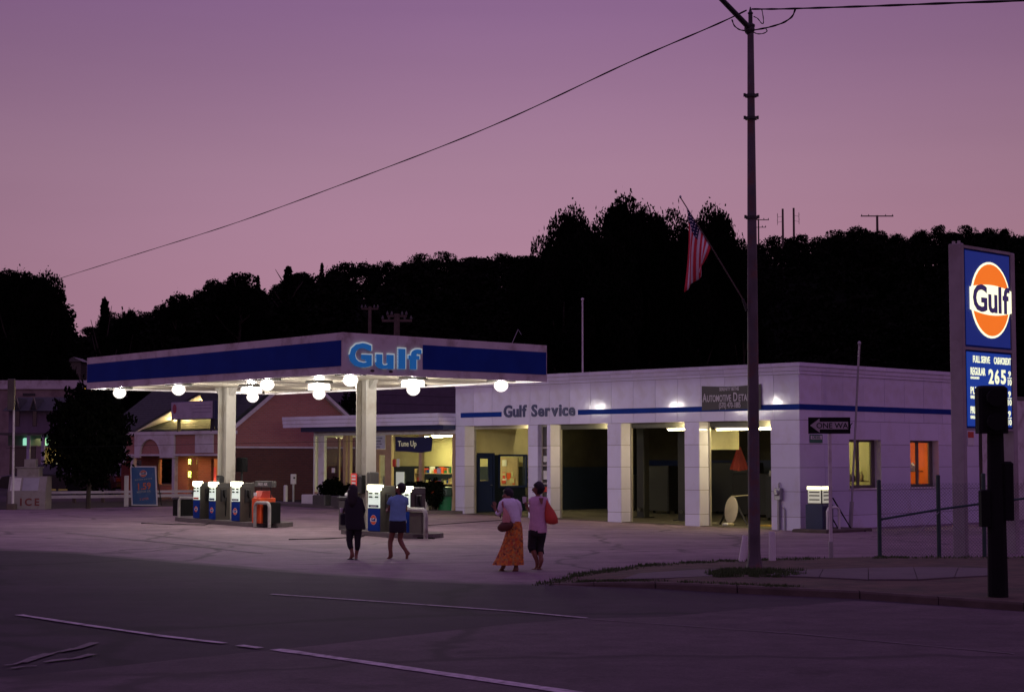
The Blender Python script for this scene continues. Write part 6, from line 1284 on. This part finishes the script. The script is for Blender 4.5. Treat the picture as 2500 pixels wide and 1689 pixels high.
for body, x, z, s_2, m_ in [('1.59', 0, .62, .36, mat('poster_orange', (.5, .12, .05), .6)), ('BUY NOW AND SAVE', 0, .98, .075, mat('poster_pale', (.30, .34, .32), .6)), ('MOTOR OIL', 0, .50, .11, mat('poster_pale', (0, 0, 0))), ('2 LITER', .0, .22, .12, mat('poster_rose', (.4, .16, .15), .6))]:
    o = text('print', body, s_2, m_, t, (0, 0, 0), '-y', bold=.02, ext=.002, sxy=(.9, 1)); on_board(o, x, z)
em = thing('x', 'x', 'x'); 
for k in ('label', 'category'): del em[k]
em.name = 'emblem'; em.parent = t; on_board(em, 0, 1.22, -.008); gulf_disc(em, (0, 0, 0), '-y', .13, mat('faded_orange', (.45, .10, .06), .6), mat('faded_white', (.45, .42, .48), .6), M['navy'], ext=.003)
for c_ in list(em.children): c_.parent = t; c_.matrix_local = em.matrix_basis @ c_.matrix_basis
bpy.data.objects.remove(em)
MB().tube([(-wv / 2 + .1, .75, 0), sb_(-wv / 2, Hh - .1, .08)], .02, 6).tube([(wv / 2 + .1, .75, 0), sb_(wv / 2, Hh - .1, .08)], .02, 6).build('back_leg', M['dark'], t)
# ice box
q = gp(64, 1243); s_ = q.y / 4300; t = thing('ice_box', 'weathered white ice merchandiser with red ICE letters at the far left', 'ice box', q)
w_ = 92 * s_; h_ = 80 * s_
MB().loft([[(x, y, z) for y, z in [(0, 0), (0, h_ * .55), (.22, h_ * .98), (.25, h_), (.85, h_), (.85, 0)]] for x in (-w_ / 2, w_ / 2)]).build('body', mat('grimy_ice_box_paint', (.26, .23, .23), .6, .15, 2, stain=(.14, .11, .10), stain_scale=2), t)
MB().loft([[(x, y, z) for y, z in [(-.005, h_ * .57), (.195, h_ * .95), (.215, h_ * .94), (.02, h_ * .56)]] for x in (-.12 * w_ * 1.0, .30 * w_)]).build('door', mat('ice_door', (.30, .28, .34), .4), t)
MB().loft([[(x, y, z) for y, z in [(-.005, h_ * .57), (.195, h_ * .95), (.215, h_ * .94), (.02, h_ * .56)]] for x in (-.44 * w_ * 1.0, -.18 * w_)]).build('door', M['whitedirty'], t)
ll, wd_ = letters('ICE', .36, mat('faded_red_letter', (.15, .03, .03), .6), t, (-.22, -.006, .14), '-y', .11, bold=.03, ext=.004)
gp2 = mat('grimy_ice_box_paint', (0, 0, 0)); t2 = thing('storage_box', 'pale box standing on top of the ice merchandiser', 'box', q + Vector((-.05, .5, h_))); MB().bbox(-.38, .42, -.25, .25, 0, .30, .02).build('body', gp2, t2); MB().box(-.42, .46, -.29, .29, .30, .34).build('lid', gp2, t2)
t3 = thing('carton', 'small pale carton on the top of the box over the ice merchandiser', 'carton', q + Vector((.0, .5, h_ + .34))); MB().bbox(-.2, .22, -.15, .15, 0, .28, .01).build('body', gp2, t3)
q = gp(31, 1244); t = thing('sign_pole', 'thin pale pole with a faded box sign at the far left edge', 'pole', q); zt = aty(28, 925, q.y).z - q.z
MB().tube([(0, 0, 0), (-.03, 0, zt)], [.05, .035], 8).build('pole', M['whitedirty'], t); MB().bbox(-.2, .12, -.16, .16, 0, .22, .03).build('foot', M['concrete'], t); MB().bbox(-.24, .02, -.1, .02, zt - 1.1, zt, .02).build('sign_box', M['grey'], t)
# thin wire across in front of the restaurant
wire('guy_wire', 'thin pale wire crossing level in front of the restaurant and the office', [(15, 1094, 62), (300, 1088, 62), (600, 1082, 60), (905, 1076, 58)], .006, twist=False, sub=4)

# ------------------------------------------------------------------ people
class Fig:
    def __init__(s, label, px, py, Y=None, skin='skin'):
        s.o = gp(px, py); s.Y = Y or s.o.y; s.t = thing('person', label, 'person', s.o); s.N = {}; s.E = []; s.skin = M[skin]
    def P(s, px, py, dy=0): return aty(px, py, s.Y + dy) - s.o
    def j(s, k, px, py, dy, r): s.N[k] = (s.P(px, py, dy), r if isinstance(r, tuple) else (r, r)); return s
    def v(s, k, vec, r): s.N[k] = (Vector(vec), r if isinstance(r, tuple) else (r, r)); return s
    def chain(s, *ks): s.E += list(zip(ks, ks[1:])); return s
    def hand(s, wrist, d, side, curl=.5, sgn=1):
        # palm, four unequal bent fingers and a thumb leaving the side of the palm
        w_ = s.N[wrist][0]; d = Vector(d).normalized(); side = Vector(side); side = (side - d * side.dot(d)).normalized(); nrm = d.cross(side).normalized() * sgn
        s.v(wrist + 'p', w_ + d * .045, (.026, .026)); s.v(wrist + 'q', w_ + d * .085, (.024, .024)); s.chain(wrist, wrist + 'p', wrist + 'q')
        for i, (off, L_) in enumerate([(-.03, .062), (-.010, .075), (.010, .070), (.029, .055)]):
            a = w_ + d * .095 + side * off; b_ = a + (d * (1 - .35 * curl) + nrm * curl * .6).normalized() * L_ * .5; c_ = b_ + (d * (1 - curl) + nrm * curl).normalized() * L_ * .45
            s.v(f'{wrist}f{i}', a, .0105); s.v(f'{wrist}g{i}', b_, .0095); s.v(f'{wrist}h{i}', c_, .008); s.chain(wrist + 'q', f'{wrist}f{i}', f'{wrist}g{i}', f'{wrist}h{i}')
        a = w_ + d * .04 - side * .035; b_ = a + (d * .7 - side * .6).normalized() * .035; c_ = b_ + (d * .9 - side * .1 + nrm * .3).normalized() * .028
        s.v(wrist + 't0', a, .012); s.v(wrist + 't1', b_, .0105); s.v(wrist + 't2', c_, .009); s.chain(wrist + 'p', wrist + 't0', wrist + 't1', wrist + 't2')
    def skinmesh(s, name, m, N=None, E=None, root=None, sub=2):
        N = N or s.N; E = E or s.E; ks = list(N); ix = {k: i for i, k in enumerate(ks)}
        me = bpy.data.meshes.new(name); me.from_pydata([N[k][0] for k in ks], [(ix[a], ix[b_]) for a, b_ in E], [])
        o = bpy.data.objects.new(name, me); COL.objects.link(o); o.modifiers.new('skin', 'SKIN'); sv = me.skin_vertices[0].data
        for k in ks: q_ = .80 if k[:3] in ('hip', 'pel', 'wai', 'che', 'shL', 'shR') else 1.0; sv[ix[k]].radius = (N[k][1][0] * q_, N[k][1][1] * q_); sv[ix[k]].use_root = False
        sv[ix[root or ks[0]]].use_root = True
        sb_ = o.modifiers.new('sub', 'SUBSURF'); sb_.levels = sub; sb_.render_levels = sub
        dg = bpy.context.evaluated_depsgraph_get(); nm = bpy.data.meshes.new_from_object(o.evaluated_get(dg)); bpy.data.objects.remove(o)
        nm.materials.clear(); nm.materials.append(m); nm.polygons.foreach_set('use_smooth', [True] * len(nm.polygons)); return obj(name, nm, s.t)
    def loft(s, name, rings, m, n=20, folds=0, cap=True, parent=None, subd=4):
        # rings: (px, py, dy, rx, ry, yaw); interpolated smoothly
        C_ = [(s.P(a, b_, c_), d, e, f) for a, b_, c_, d, e, f in rings]; R = []
        for i in range(len(C_) - 1):
            for k in range(subd):
                f = k / subd; p0, p1, p2, p3 = C_[max(i - 1, 0)], C_[i], C_[i + 1], C_[min(i + 2, len(C_) - 1)]
                h = lambda q: .5 * ((2 * p1[q]) + (p2[q] - p0[q]) * f + (2 * p0[q] - 5 * p1[q] + 4 * p2[q] - p3[q]) * f * f + (3 * p1[q] - p0[q] - 3 * p2[q] + p3[q]) * f ** 3)
                R.append((h(0), h(1), h(2), h(3)))
        R.append(C_[-1]); out = []
        for i, (c_, rx, ry, yw_) in enumerate(R):
            t = i / (len(R) - 1); ring = []
            for k in range(n):
                a = 2 * math.pi * k / n; fo = 1 + folds * t * (.5 * math.sin(a * 5 + 1 + 2 * t) + .35 * math.sin(a * 9 + 3))
                x, y = rx * math.cos(a) * fo, ry * math.sin(a) * fo; ring.append(c_ + Vector((x * math.cos(yw_) - y * math.sin(yw_), x * math.sin(yw_) + y * math.cos(yw_), (.006 * math.sin(a * 7 + i) if folds == 0 else 0))))
            out.append(ring)
        return MB().loft(out, cap).build(name, m, parent or s.t, smooth=True)
    def sleeve(s, name, pts, m, n=12): return MB().tube([s.P(a, b_, c_) for a, b_, c_, r in pts], [r for *_, r in pts], n).build(name, m, s.t, smooth=True)
    def foot(s, ank, heel, ball, toe):
        # nodes for a foot: heel, ball, toe given as px tuples
        for k, q, r in (('he', heel, .034), ('ba', ball, .034), ('to', toe, .022)): s.j(ank + k, *q, r)
        s.chain(ank, ank + 'ba', ank + 'to'); s.chain(ank, ank + 'he')
    def head(s, cx, cy, dy, face=-1, tilt=0, back=.3, hair_m=None, k=1.0, hair=(.108, .118, .118), hoff=(.03, -.0, .02), hcut=True):
        # skull, jaw as part of the body chain; face looks towards face*x
        s.j('skull', cx, cy, dy, .088 * k); s.N['jaw'] = (s.N['skull'][0] + Vector((face * .045, .02, -.075)) * k, (.052 * k, .052 * k)); s.N['brow'] = (s.N['skull'][0] + Vector((face * .02, 0, .045)) * k, (.078 * k, .078 * k))
        s.N['nose'] = (s.N['skull'][0] + Vector((face * .108, .012, -.025)) * k, (.014 * k, .014 * k)); s.chain('neck', 'skull', 'brow'); s.chain('skull', 'jaw'); s.chain('skull', 'nose')
        c_ = s.N['skull'][0]; hm = hair_m or M['hair']; rg = random.Random(int(cx)); b = MB(); n, m_ = 18, 12; vs = []
        for i in range(m_ + 1):
            th = math.pi * i / m_
            for q in range(n):
                ph = 2 * math.pi * q / n; d = Vector((math.sin(th) * math.cos(ph), math.sin(th) * math.sin(ph), -math.cos(th))); f = 1 + rg.uniform(-.06, .06)
                fx_ = d.x * face; z = d.z
                if fx_ > .35 and z < .45: f *= .74      # leaves the face open
                vs.append(c_ + Vector((hoff[0] * -face, hoff[1], hoff[2])) + Vector((d.x * hair[0], d.y * hair[1], d.z * hair[2])) * f * k)
        b.add(vs, [(i * n + q, i * n + (q + 1) % n, (i + 1) * n + (q + 1) % n, (i + 1) * n + q) for i in range(m_) for q in range(n)]); b.build('hair', hm, s.t, smooth=True)
        for sy in (-.03, .045): MB().ell(c_ + Vector((face * .083, sy, .012)) * k, .008, .014, .008, 8, 6).build('eye', M['dark'], s.t)
        MB().ell(c_ + Vector((face * .085, .012, -.062)) * k, .012, .026, .008, 8, 6).build('mouth', mat('lip', (.22, .06, .05), .5), s.t)
        MB().ell(c_ + Vector((-face * .0, -.088, -.01)) * k, .018, .012, .03, 8, 6).build('ear', s.skin, s.t)

# --- woman in the light blue shirt
f = Fig('woman in a light blue short sleeved shirt and black shorts by the right pump island', 972, 1364); W_ = f
f.j('pelvis', 971, 1276, 0, (.125, .10)); f.j('waist', 972, 1258, 0, (.11, .09)); f.j('chest', 973, 1232, 0, (.12, .09)); f.j('neckb', 976, 1214, .0, (.06, .055)); f.j('neck', 976, 1207, .0, .05)
f.chain('pelvis', 'waist', 'chest', 'neckb', 'neck'); f.head(976.5, 1193.5, .0, face=-1, k=1.02)
f.j('shL', 958, 1218, 0, .055); f.j('elL', 951, 1243, .05, .040); f.j('wrL', 945, 1247, .27, .026); f.j('shR', 990, 1218, 0, .055); f.j('elR', 990, 1246, .05, .040); f.j('wrR', 983, 1250, .27, .026)
f.chain('chest', 'shL', 'elL', 'wrL'); f.chain('chest', 'shR', 'elR', 'wrR'); f.hand('wrL', (-.2, 1, .3), (0, 0, 1), .6); f.hand('wrR', (-.3, 1, .3), (0, 0, 1), .6)
f.j('hipL', 961, 1286, 0, .095); f.j('knL', 953, 1322, .03, .058); f.j('caL', 952.5, 1335, -.01, .055); f.j('anL', 954.5, 1355, 0, .034); f.j('hipR', 981, 1286, 0, .095); f.j('knR', 976, 1317, .06, .058); f.j('caR', 983, 1331, -.04, .055); f.j('anR', 994, 1348, -.10, .034)
f.chain('pelvis', 'hipL', 'knL', 'caL', 'anL'); f.chain('pelvis', 'hipR', 'knR', 'caR', 'anR')
f.foot('anL', (957, 1362, 0), (949, 1363, .0), (943, 1364.5, .0)); f.foot('anR', (1001, 1352, -.10), (994, 1362, -.08), (990, 1366, -.06)); f.skinmesh('body', f.skin, root='pelvis')
sh = mat('light_blue_cotton', (.20, .40, .62), .8, .10, 9, bump=1.0, bscale=9)
f.loft('shirt', [(971, 1271, 0, .188, .135, 0), (971, 1258, 0, .172, .125, 0), (972, 1240, 0, .172, .125, 0), (973, 1223, 0, .185, .118, 0), (974, 1213.5, 0, .14, .085, 0), (976, 1207.5, 0, .066, .062, 0)], sh)
f.sleeve('sleeve', [(960, 1214, 0, .05), (956, 1219, 0, .074), (951.5, 1231, .02, .072)], sh); f.sleeve('sleeve', [(986, 1214, 0, .05), (989.5, 1219, 0, .072), (990.5, 1232, .02, .068)], sh)
bk = mat('black_cloth', (.012, .012, .016), .8)
f.loft('shorts', [(971, 1299, 0, .185, .135, 0), (971, 1285, 0, .188, .14, 0), (971, 1270, 0, .176, .13, 0)], bk)
for a in ((943, 1365.5, .0), (990, 1367, -.06)): MB().ell(f.P(a[0] + 6, a[1], a[2]), .11, .045, .012, 12, 6).build('sandal', M['dark'], f.t)

# --- woman in black
f = Fig('woman in a long black jacket and leggings with long dark hair', 862, 1366)
f.j('pelvis', 864, 1278, 0, (.125, .10)); f.j('waist', 864, 1258, 0, (.11, .09)); f.j('chest', 864, 1234, 0, (.12, .09)); f.j('neckb', 862, 1215, .02, (.055, .055)); f.j('neck', 860.5, 1208, .03, .048); f.chain('pelvis', 'waist', 'chest', 'neckb', 'neck')
f.head(858.5, 1197, .03, face=-1, k=.98, hair=(.115, .12, .125), hoff=(.03, -.01, .01))
f.j('shL', 851, 1220, 0, .055); f.j('elL', 846, 1240, .06, .04); f.j('wrL', 843, 1246, .20, .026); f.j('shR', 877, 1220, 0, .055); f.j('elR', 885, 1245, .03, .04); f.j('wrR', 882, 1262, .12, .026); f.chain('chest', 'shL', 'elL', 'wrL'); f.chain('chest', 'shR', 'elR', 'wrR')
f.hand('wrL', (-.7, .8, .1), (0, 0, 1), .7); f.hand('wrR', (-.2, .3, -1), (0, 1, 0), .5)
f.j('hipL', 856, 1288, 0, .09); f.j('knL', 853, 1318, .05, .058); f.j('caL', 855, 1332, -.0, .055); f.j('anL', 861, 1353, -.02, .034); f.j('hipR', 873, 1288, 0, .09); f.j('knR', 873, 1318, .03, .058); f.j('caR', 873, 1333, .0, .055); f.j('anR', 870, 1353, .05, .034)
f.chain('pelvis', 'hipL', 'knL', 'caL', 'anL'); f.chain('pelvis', 'hipR', 'knR', 'caR', 'anR'); f.foot('anL', (863, 1360, -.04), (855, 1364, .0), (850, 1366, .02)); f.foot('anR', (869, 1361, .02), (868.5, 1365, -.06), (869, 1367, -.12)); f.skinmesh('body', f.skin, root='pelvis')
f.loft('jacket', [(869, 1292, 0, .205, .15, 0), (867, 1280, 0, .215, .15, 0), (865, 1258, 0, .20, .14, 0), (864, 1238, 0, .20, .13, 0), (863, 1222, 0, .175, .115, 0), (862, 1212, .01, .11, .08, 0), (861, 1206, .02, .06, .06, 0)], bk, folds=.0)
f.sleeve('sleeve', [(855, 1214, 0, .055), (850, 1222, 0, .072), (846, 1240, .06, .06), (843.5, 1246, .18, .042)], bk); f.sleeve('sleeve', [(873, 1214, 0, .055), (878, 1222, 0, .072), (886, 1245, .03, .062), (883, 1261, .11, .042)], bk)
lg = mat('black_leggings', (.010, .010, .013), .75)
f.sleeve('legging', [(857, 1282, 0, .105), (855, 1300, .03, .088), (853, 1318, .05, .068), (855, 1332, 0, .062), (857.5, 1339, -.01, .05)], lg); f.sleeve('legging', [(873, 1282, 0, .105), (873.5, 1300, .02, .088), (873, 1318, .03, .066), (873, 1333, 0, .060), (871.8, 1341, .02, .048)], lg)
MB().loft([[f.N['skull'][0] + Vector((math.cos(k * .628) * a + ox, math.sin(k * .628) * b_ - oy, z)) for k in range(10)] for a, b_, z, oy, ox in [(.05, .05, .09, .03, .02), (.112, .09, .0, .06, .03), (.115, .08, -.12, .09, .03), (.10, .06, -.25, .12, .03), (.05, .03, -.36, .13, .03)]]).build('long_hair', M['hair'], f.t, smooth=True)
for q in ((856, 1364.5, -.01), (868.8, 1365.5, -.05)): MB().ell(f.P(*q), .075 if q[0] < 860 else .045, .05 if q[0] < 860 else .11, .028, 12, 7).build('shoe', M['dark'], f.t)
hp = f.N['wrLq'][0] + f.o; t = thing('paper_cup', 'small white crumpled paper held by the woman in black', 'paper', hp + Vector((-.03, -.02, .0))); MB().lathe([(.03, -.05), (.04, .05), (.036, .05)], n=10).build('cup', M['white'], t)
hb = f.P(846, 1262, .10) + f.o; t = thing('black_handbag', 'black handbag hanging at the left side of the woman in black', 'handbag', hb); MB().bbox(-.13, .12, -.06, .06, -.17, .08, .03).build('body', bk, t); MB().tube([(-.08, 0, .07), (-.06, 0, .20), (.05, .03, .30), (.10, 0, .07)], .008, 6).build('strap', bk, t)

# --- bent woman in white top and orange skirt
f = Fig('woman bending forward in a white top and long orange patterned skirt', 1245, 1394)
f.j('pelvis', 1254, 1292, 0, (.125, .10)); f.j('waist', 1252, 1270, .02, (.11, .09)); f.j('chest', 1246, 1238, .10, (.125, .09)); f.j('neckb', 1242, 1222, .22, (.06, .055)); f.j('neck', 1241, 1216, .30, .05); f.chain('pelvis', 'waist', 'chest', 'neckb', 'neck')
f.head(1239, 1209, .38, face=-1, k=.98, hair=(.115, .12, .12), hoff=(.01, .0, .03))
f.j('shL', 1226, 1228, .12, .055); f.j('elL', 1219, 1256, .10, .042); f.j('wrL', 1209, 1243, .20, .027); f.j('shR', 1264, 1229, .08, .055); f.j('elR', 1268, 1256, .16, .042); f.j('wrR', 1262, 1262, .35, .027); f.chain('chest', 'shL', 'elL', 'wrL'); f.chain('chest', 'shR', 'elR', 'wrR')
f.hand('wrL', (-.1, .2, 1), (1, .2, 0), .35); f.hand('wrR', (-.5, 1, .1), (0, 0, 1), .5)
f.j('hipL', 1245, 1305, 0, .09); f.j('knL', 1238, 1345, .05, .056); f.j('anL', 1229, 1381, -.03, .034); f.j('hipR', 1260, 1305, 0, .09); f.j('knR', 1261, 1345, .08, .056); f.j('anR', 1260, 1386, -.05, .034); f.chain('pelvis', 'hipL', 'knL', 'anL'); f.chain('pelvis', 'hipR', 'knR', 'anR')
f.foot('anL', (1231, 1389, -.05), (1225, 1389, .03), (1220, 1391, .08)); f.foot('anR', (1264, 1394, -.06), (1253, 1396, -.05), (1245, 1397, -.04)); f.skinmesh('body', f.skin, root='pelvis')
wt = mat('white_knit', (.76, .72, .80), .8, .08, 9, bump=1.0, bscale=9)
f.loft('top', [(1256.5, 1276, 0, .125, .115, 0), (1255, 1262, .02, .128, .115, 0), (1251, 1246, .06, .145, .115, 0), (1246, 1232, .10, .175, .135, 0), (1244, 1222, .14, .158, .125, 0), (1242, 1216, .2, .09, .09, 0)], wt)
f.sleeve('sleeve', [(1233, 1222, .12, .05), (1226, 1229, .12, .068), (1221.5, 1243, .11, .06), (1219, 1257, .10, .056), (1213, 1250, .16, .042)], wt); f.sleeve('sleeve', [(1258, 1222, .1, .05), (1264, 1229, .08, .066), (1268, 1244, .10, .058), (1268, 1257, .16, .052), (1264, 1261, .28, .04)], wt)
sk = bpy.data.materials.new('orange_print_cloth'); sk.use_nodes = True; n_ = sk.node_tree; vo = n_.nodes.new('ShaderNodeTexVoronoi'); vo.inputs['Scale'].default_value = 24; tcn = n_.nodes.new('ShaderNodeTexCoord'); n_.links.new(tcn.outputs['Object'], vo.inputs['Vector']); rr_ = n_.nodes.new('ShaderNodeValToRGB'); sc_ = n_.nodes.new('ShaderNodeSeparateColor'); n_.links.new(vo.outputs['Color'], sc_.inputs[0]); n_.links.new(sc_.outputs[0], rr_.inputs[0])
for k_ in range(3): rr_.color_ramp.elements.new(.3 + .2 * k_)
for k_, (p_, c_) in enumerate([(0, (.60, .14, .02)), (.3, (.75, .26, .03)), (.5, (.22, .05, .03)), (.72, (.62, .34, .08)), (1, (.50, .06, .03))]): rr_.color_ramp.elements[k_].position = p_; rr_.color_ramp.elements[k_].color = (*c_, 1)
n_.links.new(rr_.outputs[0], n_.nodes['Principled BSDF'].inputs['Base Color']); n_.nodes['Principled BSDF'].inputs['Roughness'].default_value = .8
f.loft('skirt', [(1257, 1272, 0, .115, .11, 0), (1256, 1290, 0, .15, .13, 0), (1252, 1320, 0, .19, .17, 0), (1246, 1352, 0, .235, .20, 0), (1240, 1378, 0, .285, .23, 0)], sk, n=48, folds=.13, cap=False)
sdl = mat('tan_leather', (.20, .10, .05), .6)
for q in ((1225, 1391.5, .03), (1254, 1398, -.05)): MB().ell(f.P(*q), .11 if q[0] > 1240 else .07, .045 if q[0] > 1240 else .08, .014, 12, 6).build('sandal', sdl, f.t)
bo_ = f.P(1234, 1284, -.20) + f.o; t = thing('brown_bag', 'brown slouchy bag hanging on a peach scarf behind the bending woman', 'bag', bo_); MB().ell((0, 0, 0), .16, .08, .10, 16, 10, Matrix.Rotation(-.35, 3, 'Y')).build('body', mat('brown_leather', (.10, .03, .015), .6), t)
MB().tube([(.02, .0, .05), (.02, .04, .16), (.00, .09, .26), (-.03, .14, .34)], [.085, .08, .05, .02], 8).build('scarf', mat('peach_cloth', (.55, .25, .20), .8), t); MB().tube([(-.03, .13, .32), (-.06, .17, .42), (-.05, .26, .455)], .018, 6).build('strap', mat('rose_strap', (.30, .08, .10), .7), t)

# --- woman in the pink top
f = Fig('woman in a loose pink top holding a white cup, coral bag on her shoulder', 1313, 1390)
f.j('pelvis', 1312, 1290, 0, (.125, .10)); f.j('waist', 1312, 1268, 0, (.11, .09)); f.j('chest', 1313, 1235, 0, (.12, .09)); f.j('neckb', 1314, 1215, 0, (.06, .055)); f.j('neck', 1313, 1208, 0, .048); f.chain('pelvis', 'waist', 'chest', 'neckb', 'neck')
f.head(1311.5, 1193, 0, face=-1, k=1.0, hair=(.118, .125, .128), hoff=(.03, -.0, .015))
f.j('shL', 1298, 1222, 0, .056); f.j('elL', 1296, 1250, .03, .042); f.j('wrL', 1287, 1238, .14, .027); f.j('shR', 1331, 1220, 0, .055); f.j('elR', 1336, 1248, .03, .04); f.j('wrR', 1333, 1268, .16, .026); f.chain('chest', 'shL', 'elL', 'wrL'); f.chain('chest', 'shR', 'elR', 'wrR')
f.hand('wrL', (-.3, .2, 1), (.3, 1, 0), .7); f.hand('wrR', (-.1, .3, -1), (0, 1, 0), .5)
f.j('hipL', 1303, 1302, 0, .092); f.j('knL', 1298, 1336, .06, .060); f.j('caL', 1305, 1352, .0, .057); f.j('anL', 1313, 1374, .0, .035); f.j('hipR', 1321, 1302, 0, .092); f.j('knR', 1317, 1338, .10, .058); f.j('caR', 1320, 1354, -.02, .055); f.j('anR', 1321, 1368, -.16, .034)
f.chain('pelvis', 'hipL', 'knL', 'caL', 'anL'); f.chain('pelvis', 'hipR', 'knR', 'caR', 'anR'); f.foot('anL', (1316, 1384, -.02), (1309, 1387, .0), (1303, 1389, .02)); f.foot('anR', (1325, 1366, -.20), (1319, 1381, -.14), (1314, 1388, -.10)); f.skinmesh('body', f.skin, root='pelvis')
pk = mat('pink_cotton', (.68, .42, .56), .8, .09, 9, bump=1.0, bscale=9)
f.loft('top', [(1313, 1300, 0, .178, .14, 0), (1313, 1284, 0, .175, .135, 0), (1313, 1262, 0, .158, .12, 0), (1313, 1240, 0, .162, .118, 0), (1314, 1224, 0, .172, .11, 0), (1314, 1216, 0, .14, .085, 0), (1313.5, 1211, 0, .075, .065, 0)], pk)
f.sleeve('sleeve', [(1303, 1216, 0, .045), (1298, 1221, 0, .068), (1297, 1230, .01, .062)], pk); f.sleeve('sleeve', [(1326, 1216, 0, .045), (1331, 1220, 0, .066), (1333, 1229, .01, .060)], pk)
MB().add([f.P(1315, 1215, -.125), f.P(1327, 1215, -.12), f.P(1324, 1230, -.145), f.P(1320, 1230, -.15)], [(0, 1, 2, 3)]).build('bare_back', f.skin, f.t)
f.loft('trouser_seat', [(1312, 1309, .02, .165, .135, 0), (1312, 1300, 0, .172, .14, 0), (1312, 1288, 0, .165, .13, 0)], bk)
f.sleeve('trouser_leg', [(1304, 1296, 0, .115), (1302, 1315, .04, .104), (1298.5, 1336, .06, .084), (1301.5, 1345, .03, .078)], bk); f.sleeve('trouser_leg', [(1321, 1296, 0, .115), (1319, 1315, .06, .102), (1317, 1338, .10, .082), (1319.5, 1350, .02, .074)], bk)
for q, r_ in (((1309, 1388.5, .01), (.10, .045)), ((1316.5, 1387.5, -.11), (.07, .06))): MB().ell(f.P(*q), r_[0], r_[1], .014, 12, 6).build('sandal', sdl, f.t)
t = thing('white_cup', 'white paper cup held up by the woman in the pink top', 'cup', f.N['wrLq'][0] + f.o + Vector((-.03, .0, .05))); MB().lathe([(.030, -.05), (.042, .06), (.044, .06), (.044, .07), (.02, .075)], n=14).build('cup', M['white'], t)
bo_ = f.P(1346, 1256, -.06) + f.o; t = thing('coral_bag', 'coral red shoulder bag hanging behind the woman in pink', 'bag', bo_)
MB().loft([[(math.cos(k * .524) * a + ox, math.sin(k * .524) * b_, z) for k in range(12)] for a, b_, z, ox in [(.05, .04, -.185, .02), (.115, .075, -.16, .015), (.125, .08, -.06, .0), (.10, .06, .06, -.03), (.05, .03, .17, -.06), (.012, .01, .27, -.085)]]).build('body', mat('coral_leather', (.62, .075, .04), .6), t, smooth=True)
MB().tube([(-.085, 0, .27), (-.12, .04, .33), (-.15, .10, .30)], .010, 6).build('strap', mat('coral_leather', (0, 0, 0)), t)
